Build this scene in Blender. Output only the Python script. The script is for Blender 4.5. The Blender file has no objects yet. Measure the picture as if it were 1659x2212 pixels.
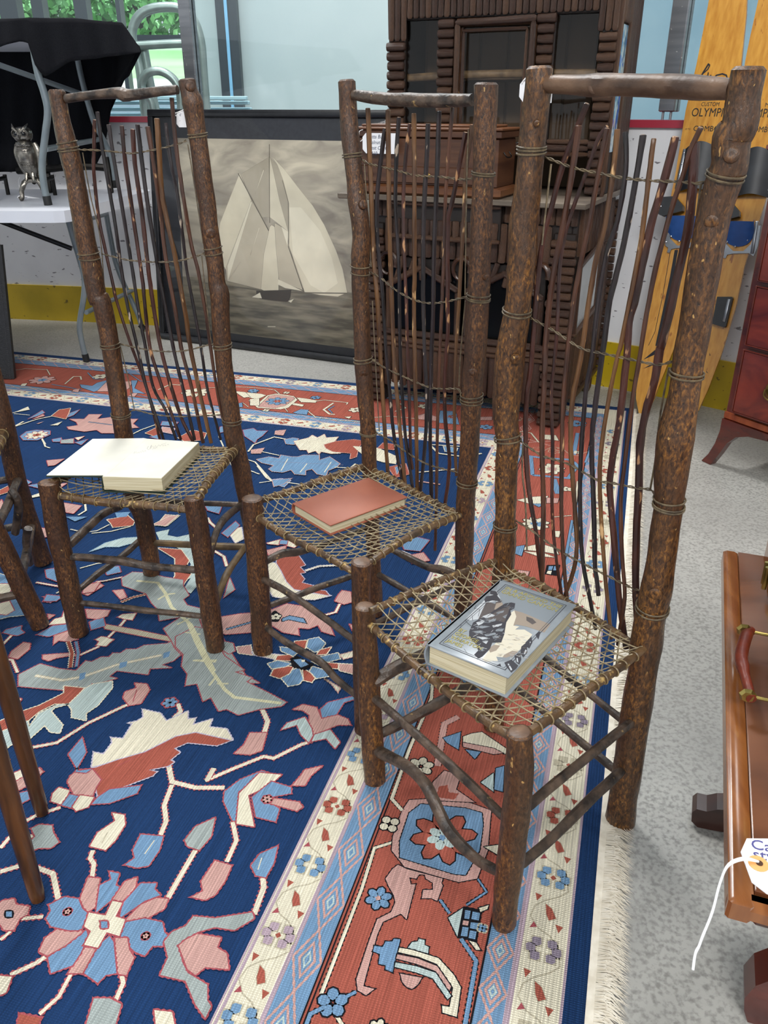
import bpy, bmesh, math, random
from mathutils import Vector as V, noise
random.seed(7)
S = bpy.context.scene
COL = S.collection
# ---------------------------------------------------------------- camera (1659 x 2212 frame)
F, HY, CX, CY, H = 1770.0, 229.0, 829.5, 1106.0, 1.12
TH = math.atan((CY - HY) / F)
CAM = V((0, 0, H)); FWD = V((0, math.cos(TH), -math.sin(TH))); UPV = V((0, math.sin(TH), math.cos(TH)))
cd = bpy.data.cameras.new('camera'); cam = bpy.data.objects.new('camera', cd); COL.objects.link(cam)
cam.location = CAM; cam.rotation_euler = (math.pi / 2 - TH, 0, 0)
cd.sensor_fit = 'VERTICAL'; cd.sensor_height = 24.0; cd.lens = 24.0 * F / 2212.0; cd.clip_start = 0.02
S.camera = cam
# ---------------------------------------------------------------- world, lights, exposure
w = bpy.data.worlds.new('world'); S.world = w; w.use_nodes = True
w.node_tree.nodes['Background'].inputs[0].default_value = (0.9, 0.95, 1.0, 1)
w.node_tree.nodes['Background'].inputs[1].default_value = 0.9
S.view_settings.view_transform = 'Standard'; S.view_settings.look = 'None'
S.view_settings.exposure = 0.0; S.view_settings.gamma = 1.0; S.view_settings.use_curve_mapping = False
def area(name, loc, tgt, sx, sy, power, col=(1, 0.985, 0.96)):
    l = bpy.data.lights.new(name, 'AREA'); l.shape = 'RECTANGLE'; l.size = sx; l.size_y = sy; l.energy = power; l.color = col
    o = bpy.data.objects.new(name, l); COL.objects.link(o); o.location = loc
    o.rotation_euler = (V(tgt) - V(loc)).to_track_quat('-Z', 'Y').to_euler(); return o
area('ceiling_and_fill_light', (-1.0, 4.0, 5.3), (-0.6, 3.3, 0), 1.1, 0.5, 190)
area('ceiling_and_fill_light', (1.8, 2.6, 5.3), (1.0, 3.0, 0), 1.8, 0.6, 45)
area('ceiling_and_fill_light', (-2.4, 0.6, 5.3), (-1.2, 2.6, 0), 1.8, 1.0, 28)
area('ceiling_and_fill_light', (0.6, -4.4, 5.2), (0.2, 3.9, 0.9), 3.0, 1.2, 420)  # unseen light added behind the camera to brighten the upright boards
area('ceiling_and_fill_light', (-2.2, -3.8, 5.2), (-1.2, 4.4, 0.9), 3.0, 1.2, 190)  # second unseen fill added behind the camera, aimed at the left boards
area('ceiling_and_fill_light', (-1.4, 6.0, 5.3), (-1.0, 5.6, 0), 3.0, 0.6, 130, (0.92, 0.97, 1.0))  # unseen fill added beyond the rink glass to lift the rear floor
area('ceiling_and_fill_light', (2.6, 5.6, 5.3), (2.2, 5.6, 0), 2.0, 0.6, 45, (0.92, 0.97, 1.0))
sl = bpy.data.lights.new('sun', 'SUN'); sl.energy = 5.5; sl.angle = 0.02; so = bpy.data.objects.new('sun', sl); COL.objects.link(so)
so.rotation_euler = (math.radians(35), 0, math.radians(15)); so.location = (0, -6, 12)   # daylight on the lawn and trees outside

# ---------------------------------------------------------------- pixel -> place helpers
def ray(x, y): return V((1, 0, 0)) * ((x - CX) / F) + FWD - UPV * ((y - CY) / F)
def onp(x, y, P, N):
    d = ray(x, y); return CAM + d * ((V(P) - CAM).dot(N) / d.dot(N))
def atz(x, y, z=0.0): return onp(x, y, (0, 0, z), V((0, 0, 1)))
def aty(x, y, Y): return onp(x, y, (0, Y, 0), V((0, 1, 0)))
def px2m(wpx, p): return wpx / F * (p - CAM).dot(FWD)
def vplane(A, B, off=0.0):
    a = V((A[0], A[1], 0)); b = V((B[0], B[1], 0)); n = (b - a).cross(V((0, 0, 1))).normalized()
    if n.y < 0: n = -n
    P = a + n * off
    return lambda x, y: onp(x, y, P, n)
# ---------------------------------------------------------------- materials
def lin(h):
    h = h.lstrip('#'); c = [int(h[i:i + 2], 16) / 255 for i in (0, 2, 4)]
    return tuple((v / 12.92 if v <= 0.04045 else ((v + 0.055) / 1.055) ** 2.4) for v in c) + (1,)
MC = {}
def mat(name, col, col2=None, rough=0.5, metal=0.0, scale=(20, 20, 20), detail=4, bump=0.0, bscale=None, spec=0.5, thr=None, col3=None, t3=(0.62, 0.68), s3=None, coat=0.0, distort=0.0, trans=0.0, alpha=1.0):
    if name in MC: return MC[name]
    m = bpy.data.materials.new(name); MC[name] = m; m.use_nodes = True; N = m.node_tree.nodes; L = m.node_tree.links
    b = N['Principled BSDF']; b.inputs['Roughness'].default_value = rough; b.inputs['Metallic'].default_value = metal
    b.inputs['Specular IOR Level'].default_value = spec; b.inputs['Coat Weight'].default_value = coat; b.inputs['Coat Roughness'].default_value = 0.15
    b.inputs['Transmission Weight'].default_value = trans; b.inputs['Alpha'].default_value = alpha
    b.inputs['Base Color'].default_value = lin(col)
    tc = N.new('ShaderNodeTexCoord'); mp = N.new('ShaderNodeMapping'); mp.inputs['Scale'].default_value = scale; L.new(tc.outputs['Object'], mp.inputs[0])
    if col2:
        n = N.new('ShaderNodeTexNoise'); n.inputs['Detail'].default_value = detail; n.inputs['Scale'].default_value = 1.0; n.inputs['Distortion'].default_value = distort; L.new(mp.outputs[0], n.inputs['Vector'])
        r = N.new('ShaderNodeValToRGB'); lo, hi = thr or (0.35, 0.65); r.color_ramp.elements[0].position = lo; r.color_ramp.elements[1].position = hi
        r.color_ramp.elements[0].color = lin(col); r.color_ramp.elements[1].color = lin(col2); L.new(n.outputs[0], r.inputs[0]); out = r.outputs[0]
        if col3:
            m3 = N.new('ShaderNodeMapping'); m3.inputs['Scale'].default_value = s3 or tuple(v * 2.3 for v in scale); m3.inputs['Location'].default_value = (3.1, 7.7, 1.3); L.new(tc.outputs['Object'], m3.inputs[0])
            n3 = N.new('ShaderNodeTexNoise'); n3.inputs['Scale'].default_value = 1.0; n3.inputs['Detail'].default_value = 3; L.new(m3.outputs[0], n3.inputs['Vector'])
            r3 = N.new('ShaderNodeValToRGB'); r3.color_ramp.elements[0].position = t3[0]; r3.color_ramp.elements[1].position = t3[1]; L.new(n3.outputs[0], r3.inputs[0])
            mx = N.new('ShaderNodeMix'); mx.data_type = 'RGBA'; L.new(r3.outputs[0], mx.inputs[0]); L.new(out, mx.inputs[6]); mx.inputs[7].default_value = lin(col3); out = mx.outputs[2]
        L.new(out, b.inputs['Base Color'])
    if bump:
        mb = N.new('ShaderNodeMapping'); mb.inputs['Scale'].default_value = bscale or tuple(v * 2 for v in scale); L.new(tc.outputs['Object'], mb.inputs[0])
        nb = N.new('ShaderNodeTexNoise'); nb.inputs['Scale'].default_value = 1.0; nb.inputs['Detail'].default_value = 5; L.new(mb.outputs[0], nb.inputs['Vector'])
        bp = N.new('ShaderNodeBump'); bp.inputs['Strength'].default_value = bump; bp.inputs['Distance'].default_value = 0.004; L.new(nb.outputs[0], bp.inputs['Height']); L.new(bp.outputs[0], b.inputs['Normal'])
    return m
def emit(name, col, st):
    m = bpy.data.materials.new(name); m.use_nodes = True; b = m.node_tree.nodes['Principled BSDF']
    b.inputs['Emission Color'].default_value = lin(col); b.inputs['Emission Strength'].default_value = st; b.inputs['Base Color'].default_value = lin(col); return m
def barkmat(name, dark, mid, gold, fleck, rough, sc, grey='#5a5049'):
    m = bpy.data.materials.new(name); MC[name] = m; m.use_nodes = True; N = m.node_tree.nodes; L = m.node_tree.links; b = N['Principled BSDF']
    tc = N.new('ShaderNodeTexCoord')
    def nz(scale, d=5, dist=0.0, off=0.0):
        mp = N.new('ShaderNodeMapping'); mp.inputs['Scale'].default_value = scale; mp.inputs['Location'].default_value = (off, off * .7, off * 1.3); L.new(tc.outputs['Object'], mp.inputs[0]); n = N.new('ShaderNodeTexNoise'); n.inputs['Scale'].default_value = 1; n.inputs['Detail'].default_value = d; n.inputs['Roughness'].default_value = .65; n.inputs['Distortion'].default_value = dist; L.new(mp.outputs[0], n.inputs['Vector']); return n.outputs[0]
    def ramp(v, st):
        r = N.new('ShaderNodeValToRGB'); e = r.color_ramp.elements; e[0].position = st[0][0]; e[0].color = lin(st[0][1]); e[1].position = st[-1][0]; e[1].color = lin(st[-1][1])
        for p, c in st[1:-1]: q = e.new(p); q.color = lin(c)
        L.new(v, r.inputs[0]); return r.outputs[0]
    def mix(f, a, c):
        x = N.new('ShaderNodeMix'); x.data_type = 'RGBA'; L.new(f, x.inputs[0]); L.new(a, x.inputs[6])
        if isinstance(c, str): x.inputs[7].default_value = lin(c)
        else: L.new(c, x.inputs[7])
        return x.outputs[2]
    big = nz((sc, sc, sc * .35), 4, .4); fine = nz((sc * 11, sc * 11, sc * 5.0), 7, .5, 3.0)
    base = ramp(fine, [(.34, dark), (.50, mid), (.64, gold), (.82, fleck)]); dk = ramp(fine, [(.30, dark), (.62, mid), (.8, grey)])
    c = mix(ramp(big, [(.40, '#000000'), (.58, '#ffffff')]), dk, base)
    fl_ = nz((sc * 5, sc * 5, sc * 2.6), 2, 0, 9.0); c = mix(ramp(fl_, [(.70, '#000000'), (.73, '#ffffff')]), c, fleck)
    L.new(c, b.inputs['Base Color']); rr = N.new('ShaderNodeMapRange'); rr.inputs[3].default_value = rough + .15; rr.inputs[4].default_value = rough - .12; L.new(fine, rr.inputs[0]); L.new(rr.outputs[0], b.inputs['Roughness'])
    bp = N.new('ShaderNodeBump'); bp.inputs['Strength'].default_value = .55; bp.inputs['Distance'].default_value = .0022; L.new(fine, bp.inputs['Height']); L.new(bp.outputs[0], b.inputs['Normal']); return m
BARK = [barkmat('bark_orange', '#1f130b', '#54371f', '#8a5c28', '#ae8850', .34, 22), barkmat('bark_brown', '#1d120b', '#4e321f', '#79502a', '#a08050', .36, 26)]
STRETCH = mat('stretcher_bark', '#2a221d', '#5c4b3e', rough=0.45, scale=(42, 42, 42), col3='#a88a58', t3=(0.68, 0.74), s3=(60, 60, 60), bump=0.6, bscale=(110, 110, 110))
RAILM = mat('rail_bark', '#3a2b1e', '#6c5134', rough=0.42, scale=(30, 30, 30), col3='#b8985c', t3=(0.6, 0.7), s3=(70, 70, 70), bump=0.6, bscale=(110, 110, 110))
CUT = mat('cut_end_wood', '#4d382c', '#7c604c', rough=0.45, scale=(40, 40, 90), bump=0.3)
STK = [mat('twig_red', '#261512', '#46241b', rough=0.4, scale=(60, 60, 14), col3='#a87c56', t3=(0.64, 0.68), s3=(70, 70, 24), bump=0.5),
       mat('twig_dark', '#171314', '#2a2022', rough=0.4, scale=(60, 60, 14), col3='#9c8c7c', t3=(0.66, 0.69), s3=(90, 90, 26), bump=0.5),
       mat('twig_tan', '#422a1a', '#6c4a2a', rough=0.42, scale=(50, 50, 12), col3='#c8a070', t3=(0.64, 0.7), s3=(60, 60, 20), bump=0.5),
       mat('twig_brown', '#321d15', '#553322', rough=0.42, scale=(60, 60, 14), col3='#be9468', t3=(0.66, 0.72), s3=(60, 60, 20), bump=0.5)]
TWIGEND = mat('twig_cut_end', '#b08c68', '#8d6a4c', rough=0.6, scale=(200, 200, 200))
CORD = mat('rawhide_cord', '#463c2f', '#72634b', rough=0.55, scale=(80, 80, 80), bump=0.3)
CANE = mat('rawhide_cane', '#7a6c54', '#ab9c7c', rough=0.45, scale=(50, 50, 50))
# ---------------------------------------------------------------- mesh helpers
class MB:
    def __init__(s): s.v = []; s.f = []; s.m = []
    def add(s, vs, fs, mi=0):
        o = len(s.v); s.v += [V(p) for p in vs]; s.f += [tuple(i + o for i in f) for f in fs]; s.m += [mi] * len(fs); return s
    def box(s, c, d, rx=None, mi=0, taper=1.0):   # centre, full size, optional axes (x,y,z vectors)
        ax = rx or (V((1, 0, 0)), V((0, 1, 0)), V((0, 0, 1))); vs = []
        for z in (-.5, .5):
            for x, y in ((-.5, -.5), (.5, -.5), (.5, .5), (-.5, .5)):
                k = taper if z > 0 else 1
                vs.append(V(c) + ax[0] * (x * d[0] * k) + ax[1] * (y * d[1] * k) + ax[2] * (z * d[2]))
        return s.add(vs, [(3, 2, 1, 0), (4, 5, 6, 7), (0, 1, 5, 4), (1, 2, 6, 5), (2, 3, 7, 6), (3, 0, 4, 7)], mi)
    def bbox(s, c, d, ax=None, b=0.004, mi=0):    # bevelled box: octagonal in section, chamfered ends
        ax = ax or (V((1, 0, 0)), V((0, 1, 0)), V((0, 0, 1))); c = V(c); vs = []; hx, hy, hz = d[0] / 2, d[1] / 2, d[2] / 2
        b = min(b, hx * .9, hy * .9, hz * .9)
        for z, ins in ((-hz, b), (-hz + b, 0), (hz - b, 0), (hz, b)):
            X, Y = hx - ins, hy - ins; q = b
            for x, y in ((-X + q, -Y), (X - q, -Y), (X, -Y + q), (X, Y - q), (X - q, Y), (-X + q, Y), (-X, Y - q), (-X, -Y + q)):
                vs.append(c + ax[0] * x + ax[1] * y + ax[2] * z)
        fs = [tuple(range(7, -1, -1)), tuple(range(24, 32))]
        for r in range(3):
            for i in range(8): j = (i + 1) % 8; fs.append((r * 8 + i, r * 8 + j, r * 8 + 8 + j, r * 8 + 8 + i))
        return s.add(vs, fs, mi)
    def prism(s, pts, n, h, mi=0):                # planar outline extruded by vector
        k = len(pts); d = V(n).normalized() * h; P = [V(p) for p in pts]
        return s.add(P + [p + d for p in P], [tuple(range(k)), tuple(range(2 * k - 1, k - 1, -1))] + [(i, i + k, (i + 1) % k + k, (i + 1) % k) for i in range(k)], mi)
    def tube(s, path, rad, n=8, caps=True, rough=0.0, rs=30.0, seed=0.0, mi=0, capmi=None, cham=0.0, squash=None, flat=None):
        P = [V(p) for p in path]; k = len(P); R = rad if isinstance(rad, (list, tuple)) else [rad] * k
        T = [(P[min(i + 1, k - 1)] - P[max(i - 1, 0)]).normalized() for i in range(k)]
        up = V((0, 0, 1)) if abs(T[0].z) < .9 else V((0, 1, 0)); U = (up - T[0] * up.dot(T[0])).normalized()
        if cham:
            P = [P[0]] + P + [P[-1] + T[-1] * 0]; P[1] = P[1] + T[0] * cham; P[-2] = P[-2] - T[-1] * cham
            T = [T[0]] + T + [T[-1]]; R = [R[0] * .78] + list(R) + [R[-1] * .78]; k += 2
        vs = []
        for i in range(k):
            U = (U - T[i] * U.dot(T[i])); U = U.normalized() if U.length > 1e-6 else T[i].orthogonal().normalized(); W = T[i].cross(U)
            for j in range(n):
                a = 2 * math.pi * j / n; d = U * math.cos(a) + W * math.sin(a); r = R[i]
                if rough: r *= 1 + rough * noise.noise(P[i] * rs + d * 1.4 + V((seed, seed * 1.7, 0))) 
                if flat: d = U * math.cos(a) * flat[0] + W * math.sin(a) * flat[1]
                vs.append(P[i] + d * r)
        fs = [(i * n + j, i * n + (j + 1) % n, (i + 1) * n + (j + 1) % n, (i + 1) * n + j) for i in range(k - 1) for j in range(n)]
        s.add(vs, fs, mi)
        if caps:
            o = len(s.v) - len(vs); cm = mi if capmi is None else capmi
            s.f += [tuple(o + j for j in range(n - 1, -1, -1)), tuple(o + (k - 1) * n + j for j in range(n))]; s.m += [cm, cm]
        return s
    def lathe(s, prof, c, ax=(0, 0, 1), n=16, mi=0):
        A = V(ax).normalized(); U = A.orthogonal().normalized(); W = A.cross(U); c = V(c); vs = []
        for r, h in prof:
            for j in range(n): a = 2 * math.pi * j / n; vs.append(c + A * h + (U * math.cos(a) + W * math.sin(a)) * r)
        k = len(prof); fs = [(i * n + j, i * n + (j + 1) % n, (i + 1) * n + (j + 1) % n, (i + 1) * n + j) for i in range(k - 1) for j in range(n)]
        fs += [tuple(range(n - 1, -1, -1)), tuple((k - 1) * n + j for j in range(n))]
        return s.add(vs, fs, mi)
def mk(name, mb, mats, parent=None, smooth=True, label=None, **kw):
    loc = V((0, 0, 0)); q = parent; root = None
    while q is not None: root = q; q = q.parent
    if root is not None: loc = V(root.location)
    me = bpy.data.meshes.new(name)
    if root is None:
        lo = [min(v[i] for v in mb.v) for i in range(3)]; hi = [max(v[i] for v in mb.v) for i in range(3)]
        loc = V(((lo[0] + hi[0]) / 2, (lo[1] + hi[1]) / 2, lo[2]))
        if kw.get('kind') == 'structure': loc = V((0, 0, 0))
    off = loc
    if parent is not None and parent is not root: off = V(root.location)
    me.from_pydata([v - off for v in mb.v], [], mb.f)
    for m in (mats if isinstance(mats, (list, tuple)) else [mats]): me.materials.append(m)
    me.polygons.foreach_set('material_index', mb.m)
    if smooth:
        me.polygons.foreach_set('use_smooth', [True] * len(me.polygons)); me.set_sharp_from_angle(angle=math.radians(38))
    me.update()
    o = bpy.data.objects.new(name, me); COL.objects.link(o)
    if parent is not None: o.parent = parent
    else: o.location = loc
    if label: o['label'] = label
    for k, v in kw.items(): o[k] = v
    return o
def thing(name, label, cat, loc, group=None):
    o = bpy.data.objects.new(name, None); COL.objects.link(o); o.location = loc; o.empty_display_size = .05
    o['label'] = label; o['category'] = cat
    if group: o['group'] = group
    return o
def smooth_path(P, R=None, k=5):     # Catmull-Rom through points
    P = [V(p) for p in P]; n = len(P); out = []; ro = []
    if n < 3: k = max(k, 4)
    for i in range(n - 1):
        a, b, c, d = P[max(i - 1, 0)], P[i], P[i + 1], P[min(i + 2, n - 1)]
        for j in range(k):
            t = j / k; out.append(0.5 * ((2 * b) + (c - a) * t + (2 * a - 5 * b + 4 * c - d) * t * t + (3 * b - a - 3 * c + d) * t ** 3))
            if R: ro.append(R[i] * (1 - t) + R[i + 1] * t)
    out.append(P[-1])
    if R: ro.append(R[-1])
    return (out, ro) if R else out
def ring(mb, c, ax, r, w=0.0016, n=20, m=5, mi=0):
    ax = V(ax).normalized(); U = ax.orthogonal().normalized(); W = ax.cross(U)
    P = [V(c) + (U * math.cos(2 * math.pi * i / n) + W * math.sin(2 * math.pi * i / n)) * r for i in range(n + 1)]
    mb.tube(P, w, m, caps=False, mi=mi)
def twist(mb, path, r=0.0011, amp=0.0013, pitch=0.03, n=5):
    P = smooth_path(path, k=10); L = [0.0]
    for i in range(1, len(P)): L.append(L[-1] + (P[i] - P[i - 1]).length)
    for ph in (0, math.pi):
        Q = []
        for i, p in enumerate(P):
            t = (P[min(i + 1, len(P) - 1)] - P[max(i - 1, 0)]).normalized(); u = V((0, 0, 1)); u = (u - t * u.dot(t)).normalized(); v = t.cross(u)
            a = 2 * math.pi * L[i] / pitch + ph; Q.append(p + (u * math.cos(a) + v * math.sin(a)) * amp)
        mb.tube(Q, r, n)
def pts(s, o=(0, 0), k=1.0):         # "x,y[,w] x,y[,w]" in a crop's pixels -> photo pixels
    out = []
    for t in s.split():
        a = [float(q) for q in t.split(',')]; out.append((o[0] + a[0] / k, o[1] + a[1] / k) + tuple(x / k for x in a[2:]))
    return out
def text(body, P, X, Y, size, m, parent, name='lettering', ext=0.0002, align='LEFT', sx=1.0, bold=0.0, shear=0.0):
    cu = bpy.data.curves.new(name, 'FONT'); cu.body = body; cu.size = size; cu.extrude = ext; cu.align_x = align; cu.shear = shear; cu.resolution_u = 3
    to = bpy.data.objects.new(name, cu); COL.objects.link(to)
    me = bpy.data.meshes.new_from_object(to); bpy.data.objects.remove(to); bpy.data.curves.remove(cu)
    X = V(X).normalized(); Y = V(Y).normalized(); Z = X.cross(Y); root = parent
    while root.parent is not None: root = root.parent
    for v in me.vertices: c = v.co.copy(); v.co = V(P) + X * c.x * sx + Y * c.y + Z * c.z - V(root.location)
    me.materials.clear(); me.materials.append(m); o = bpy.data.objects.new(name, me); COL.objects.link(o); o.parent = parent; return o
# ================================================================ SETTING
def structure(name, mb, m, smooth=False, parent=None): return mk(name, mb, m, parent, smooth, kind='structure') if parent is None else mk(name, mb, m, parent, smooth)
CONC = mat('floor_concrete', '#999894', '#aeada8', rough=0.38, scale=(3, 3, 3), detail=8, thr=(0.3, 0.7), col3='#83827e', t3=(0.44, 0.68), s3=(130, 130, 130), bump=0.2, bscale=(60, 60, 60), distort=0.6)
b = MB(); b.add([(-7, -1.5, 0), (7, -1.5, 0), (7, 7.6, 0), (-7, 7.6, 0)], [(0, 1, 2, 3)]); b.add([(-7, -1.5, -.1), (7, -1.5, -.1), (7, 7.6, -.1), (-7, 7.6, -.1)], [(3, 2, 1, 0)])
structure('floor', b, CONC)
b = MB(); b.box((0, .6, 5.52), (18, 14, .1)); structure('ceiling', b, mat('ceiling_grey', '#9aa0a2', rough=.8))
# rink boards: curved wall following the floor line of the photo
BP = smooth_path([(-3.6, 4.98, 0), (-2.8, 4.9, 0), (-2.2, 4.83, 0), (-1.28, 4.66, 0), (-0.5, 4.42, 0), (0.3, 4.02, 0), (0.97, 3.54, 0), (1.40, 3.21, 0), (2.2, 2.45, 0), (2.7, 1.8, 0)], k=6)
BN = []
for i in range(len(BP)):
    t = (BP[min(i + 1, len(BP) - 1)] - BP[max(i - 1, 0)]).normalized(); BN.append(V((-t.y, t.x, 0)))
def wallstrip(z0, z1, front, back, m, name, closed_top=True):
    mb = MB(); n = len(BP); vs = []
    for p, q in zip(BP, BN):
        vs += [p + q * front + V((0, 0, z0)), p + q * front + V((0, 0, z1)), p + q * back + V((0, 0, z1)), p + q * back + V((0, 0, z0))]
    fs = [(i * 4 + j, i * 4 + (j + 1) % 4, i * 4 + 4 + (j + 1) % 4, i * 4 + 4 + j) for i in range(n - 1) for j in range(4)]
    mb.add(vs, fs + [(0, 3, 2, 1), (n * 4 - 4, n * 4 - 3, n * 4 - 2, n * 4 - 1)]); return structure(name, mb, m, True)
wallstrip(0.0, 1.045, 0.0, 0.1, mat('board_white', '#d9dadd', '#cbccd0', rough=0.35, scale=(3, 3, 3), col3='#77757a', t3=(0.66, 0.69), s3=(22, 22, 60), bump=0.05), 'wall_back')
wallstrip(0.0, 0.2, -0.012, 0.0, mat('kick_yellow', '#bfa11c', '#a8900f', rough=0.4, scale=(5, 5, 5), col3='#6d5a10', t3=(0.68, 0.7), s3=(30, 30, 50)), 'baseboard_back')
wallstrip(1.045, 1.072, -0.014, 0.11, mat('cap_red', '#97303f', rough=0.3), 'trim_1')
GL = bpy.data.materials.new('clear_glass'); GL.use_nodes = True; N = GL.node_tree.nodes; Lk = GL.node_tree.links; N.clear()
o_ = N.new('ShaderNodeOutputMaterial'); g_ = N.new('ShaderNodeBsdfGlossy'); g_.inputs['Roughness'].default_value = 0.03; t_ = N.new('ShaderNodeBsdfTransparent'); t_.inputs[0].default_value = (.93, .97, .97, 1)
x_ = N.new('ShaderNodeMixShader'); fr = N.new('ShaderNodeFresnel'); fr.inputs[0].default_value = 1.35; Lk.new(fr.outputs[0], x_.inputs[0]); Lk.new(t_.outputs[0], x_.inputs[1]); Lk.new(g_.outputs[0], x_.inputs[2]); Lk.new(x_.outputs[0], o_.inputs[0])
wallstrip(1.072, 2.3, 0.045, 0.055, GL, 'window_1')
ALU = mat('aluminium', '#8f9296', '#7c7f84', rough=0.35, metal=0.75, scale=(4, 4, 40), col3='#c8c8c8', t3=(.7, .72), s3=(90, 90, 90))
def nearest(px):                                   # index on the board path seen at this pixel column
    return min(range(len(BP)), key=lambda i: abs((BP[i] - CAM).x * F / (BP[i] + V((0, 0, 1.07)) - CAM).dot(FWD) + CX - px))
FINE = []
for i in range(len(BP) - 1):
    for k in range(20): FINE.append((BP[i].lerp(BP[i + 1], k / 20), BN[i].lerp(BN[i + 1], k / 20).normalized()))
n_tr = 2
for px in (414, 1432, 1800, -350):
    p, q = min(FINE, key=lambda a: abs(a[0].x * F / (a[0] + V((0, 0, 1.07)) - CAM).dot(FWD) + CX - px)); tt = V((q.y, -q.x, 0))
    mb = MB(); mb.bbox(p + q * 0.03 + V((0, 0, 1.70)), (0.062, 0.03, 1.2), (tt, q, V((0, 0, 1))), 0.004); mb.bbox(p + q * 0.07 + V((0, 0, 1.70)), (0.062, 0.02, 1.2), (tt, q, V((0, 0, 1))), 0.003)
    for s in (-.015, .015): mb.tube([p + q * 0.03 + tt * s + V((0, 0, 1.07)), p + q * 0.03 + tt * s + V((0, 0, 1.105))], 0.005, 8)
    structure('trim_%d' % n_tr, mb, ALU, True); n_tr += 1
# wall behind the rink glass with its windows
PALE = mat('pale_wall_panel', '#b9c3c5', '#aebabd', rough=0.5, scale=(1.2, 1.2, 1.2), col3='#c8d1d3', t3=(.6, .8), s3=(2.5, 2.5, 2))
YB = 6.9
xa = aty(522, 120, YB).x
mb = MB(); mb.box(((xa + 6.8) / 2, YB + .06, 2.73), (6.8 - xa, .12, 5.46)); structure('wall_rear', mb, PALE)
xr = aty(1300, 120, YB).x; mb = MB(); mb.box(((xr + 6.8) / 2, YB - .02, 2.73), (6.8 - xr, .04, 5.46)); structure('wall_rear_right', mb, mat('blue_grey_wall', '#7f9dae', '#90aab8', rough=.5, scale=(1.5, 1.5, 1.5)))
DKF = mat('dark_window_frame', '#3b4148', rough=0.4, metal=0.3)
mb = MB(); mb.box((xa - .075, YB - .02, 2.73), (.15, .16, 5.46)); structure('trim_20', mb, DKF)
BLU = mat('blue_edge', '#7fb4d8', rough=0.3)
mb = MB(); mb.box((xa - .075, YB - .108, 1.6), (.022, .012, 3.2)); structure('trim_21', mb, BLU)
xb = aty(392, 100, YB).x
mb = MB(); mb.box(((xa - .15 + xb) / 2, YB + .1, 2.73), (xa - .15 - xb, .1, 5.46)); structure('wall_rear_left', mb, mat('grey_panel', '#b9c6c8', '#a9b8ba', rough=.5, scale=(2, 2, .5)))
mb = MB()
lowL = aty(300, 205, YB).z
mb.box(((xb - 7) / 2, YB + .06, lowL / 2), (xb + 7, .12, lowL)); structure('wall_low', mb, mat('sill_wall', '#9fb4c4', rough=.6))
for i, px in enumerate((262, 182, 90, 28, -80)):
    p = aty(px, 60, YB); wd = (.03, .09, .08, .13, .1)[i]
    mb = MB(); mb.box((p.x, YB + .03, (lowL + 3.2) / 2), (wd, .12, 3.2 - lowL)); structure('trim_%d' % (30 + i), mb, DKF)
p = aty(335, 84, YB); mb = MB(); mb.box(((xb + aty(285, 84, YB).x) / 2, YB + .03, p.z), (xb - aty(285, 84, YB).x, .08, .05)); structure('trim_40', mb, DKF)
mb = MB(); mb.box(((xb - 7) / 2, YB + .09, (lowL + 3.2) / 2), (xb + 7, .01, 3.2 - lowL)); structure('window_2', mb, GL)
mb = MB(); mb.box(((xb - 7) / 2, YB + .06, 4.33), (xb + 7, .12, 2.26)); structure('wall_rear_upper', mb, MC['sill_wall'])
# outdoors: lawn and trees
mb = MB(); hz_ = aty(300, 96, 19).z; GP = [(7.9, -.1), (9.5, .35), (12, 1.2), (15, 2.1), (19, hz_), (60, hz_ + .6)]
mb.add([(x, y, z) for y, z in GP for x in (-40, 30)] + [(x, y, -.4) for y, z in GP for x in (-40, 30)], [(2 * i, 2 * i + 1, 2 * i + 3, 2 * i + 2) for i in range(5)] + [(12, 14, 2, 0), (13, 1, 3, 15), (0, 1, 13, 12)])
structure('lawn', mb, mat('lawn_grass', '#7cb070', '#c2e0b0', rough=.9, scale=(.15, .6, 1), thr=(.4, .6), col3='#e6ece0', t3=(.5, .56), s3=(.04, .3, 1)))
LEAF = mat('tree_leaves', '#5f9c5e', '#a8d8a0', rough=.7, scale=(1.5, 1.5, 1.5)); TRK = mat('tree_trunk_bark', '#4c4038', rough=.9)
rt = random.Random(3)
for ti, (x, y, h, r) in enumerate(((-8.3, 20.5, 5.6, 2.3), (-5.2, 20.0, 6.4, 2.2), (-11.6, 20.5, 6.2, 2.3), (-15.5, 21, 6.0, 2.4))):
    lab = ['green leafy tree behind the left window panes, in the middle of the row', 'green leafy tree seen through the tubes of the hand truck', 'green leafy tree behind the window above the black cloth', 'green leafy tree at the far left of the window'][ti]
    g0 = hz_ + .05; t = thing('tree', lab, 'tree', (x, y, g0))
    tm = MB(); tm.tube(smooth_path([(x, y, g0), (x + .1, y, g0 + .6), (x - .1, y, g0 + 1.2), (x, y, g0 + 2)]), [0.24] * 16, 10, rough=.2, rs=2); mk('trunk', tm, TRK, t)
    cm = MB()
    for k in range(9000):
        d = V((rt.gauss(0, 1), rt.gauss(0, 1), rt.gauss(0, 1))).normalized() * (rt.random() ** .33); c = V((x + d.x * r, y + d.y * r, g0 + 1.9 + d.z * 2.0))
        a = V((rt.gauss(0, 1), rt.gauss(0, 1), rt.gauss(0, 1))).normalized() * .10; e = a.orthogonal().normalized() * .06
        cm.add([c - a, c + e, c + a, c - e], [(0, 1, 2, 3)])
    mk('foliage', cm, LEAF, t, smooth=False, kind='stuff')
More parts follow.
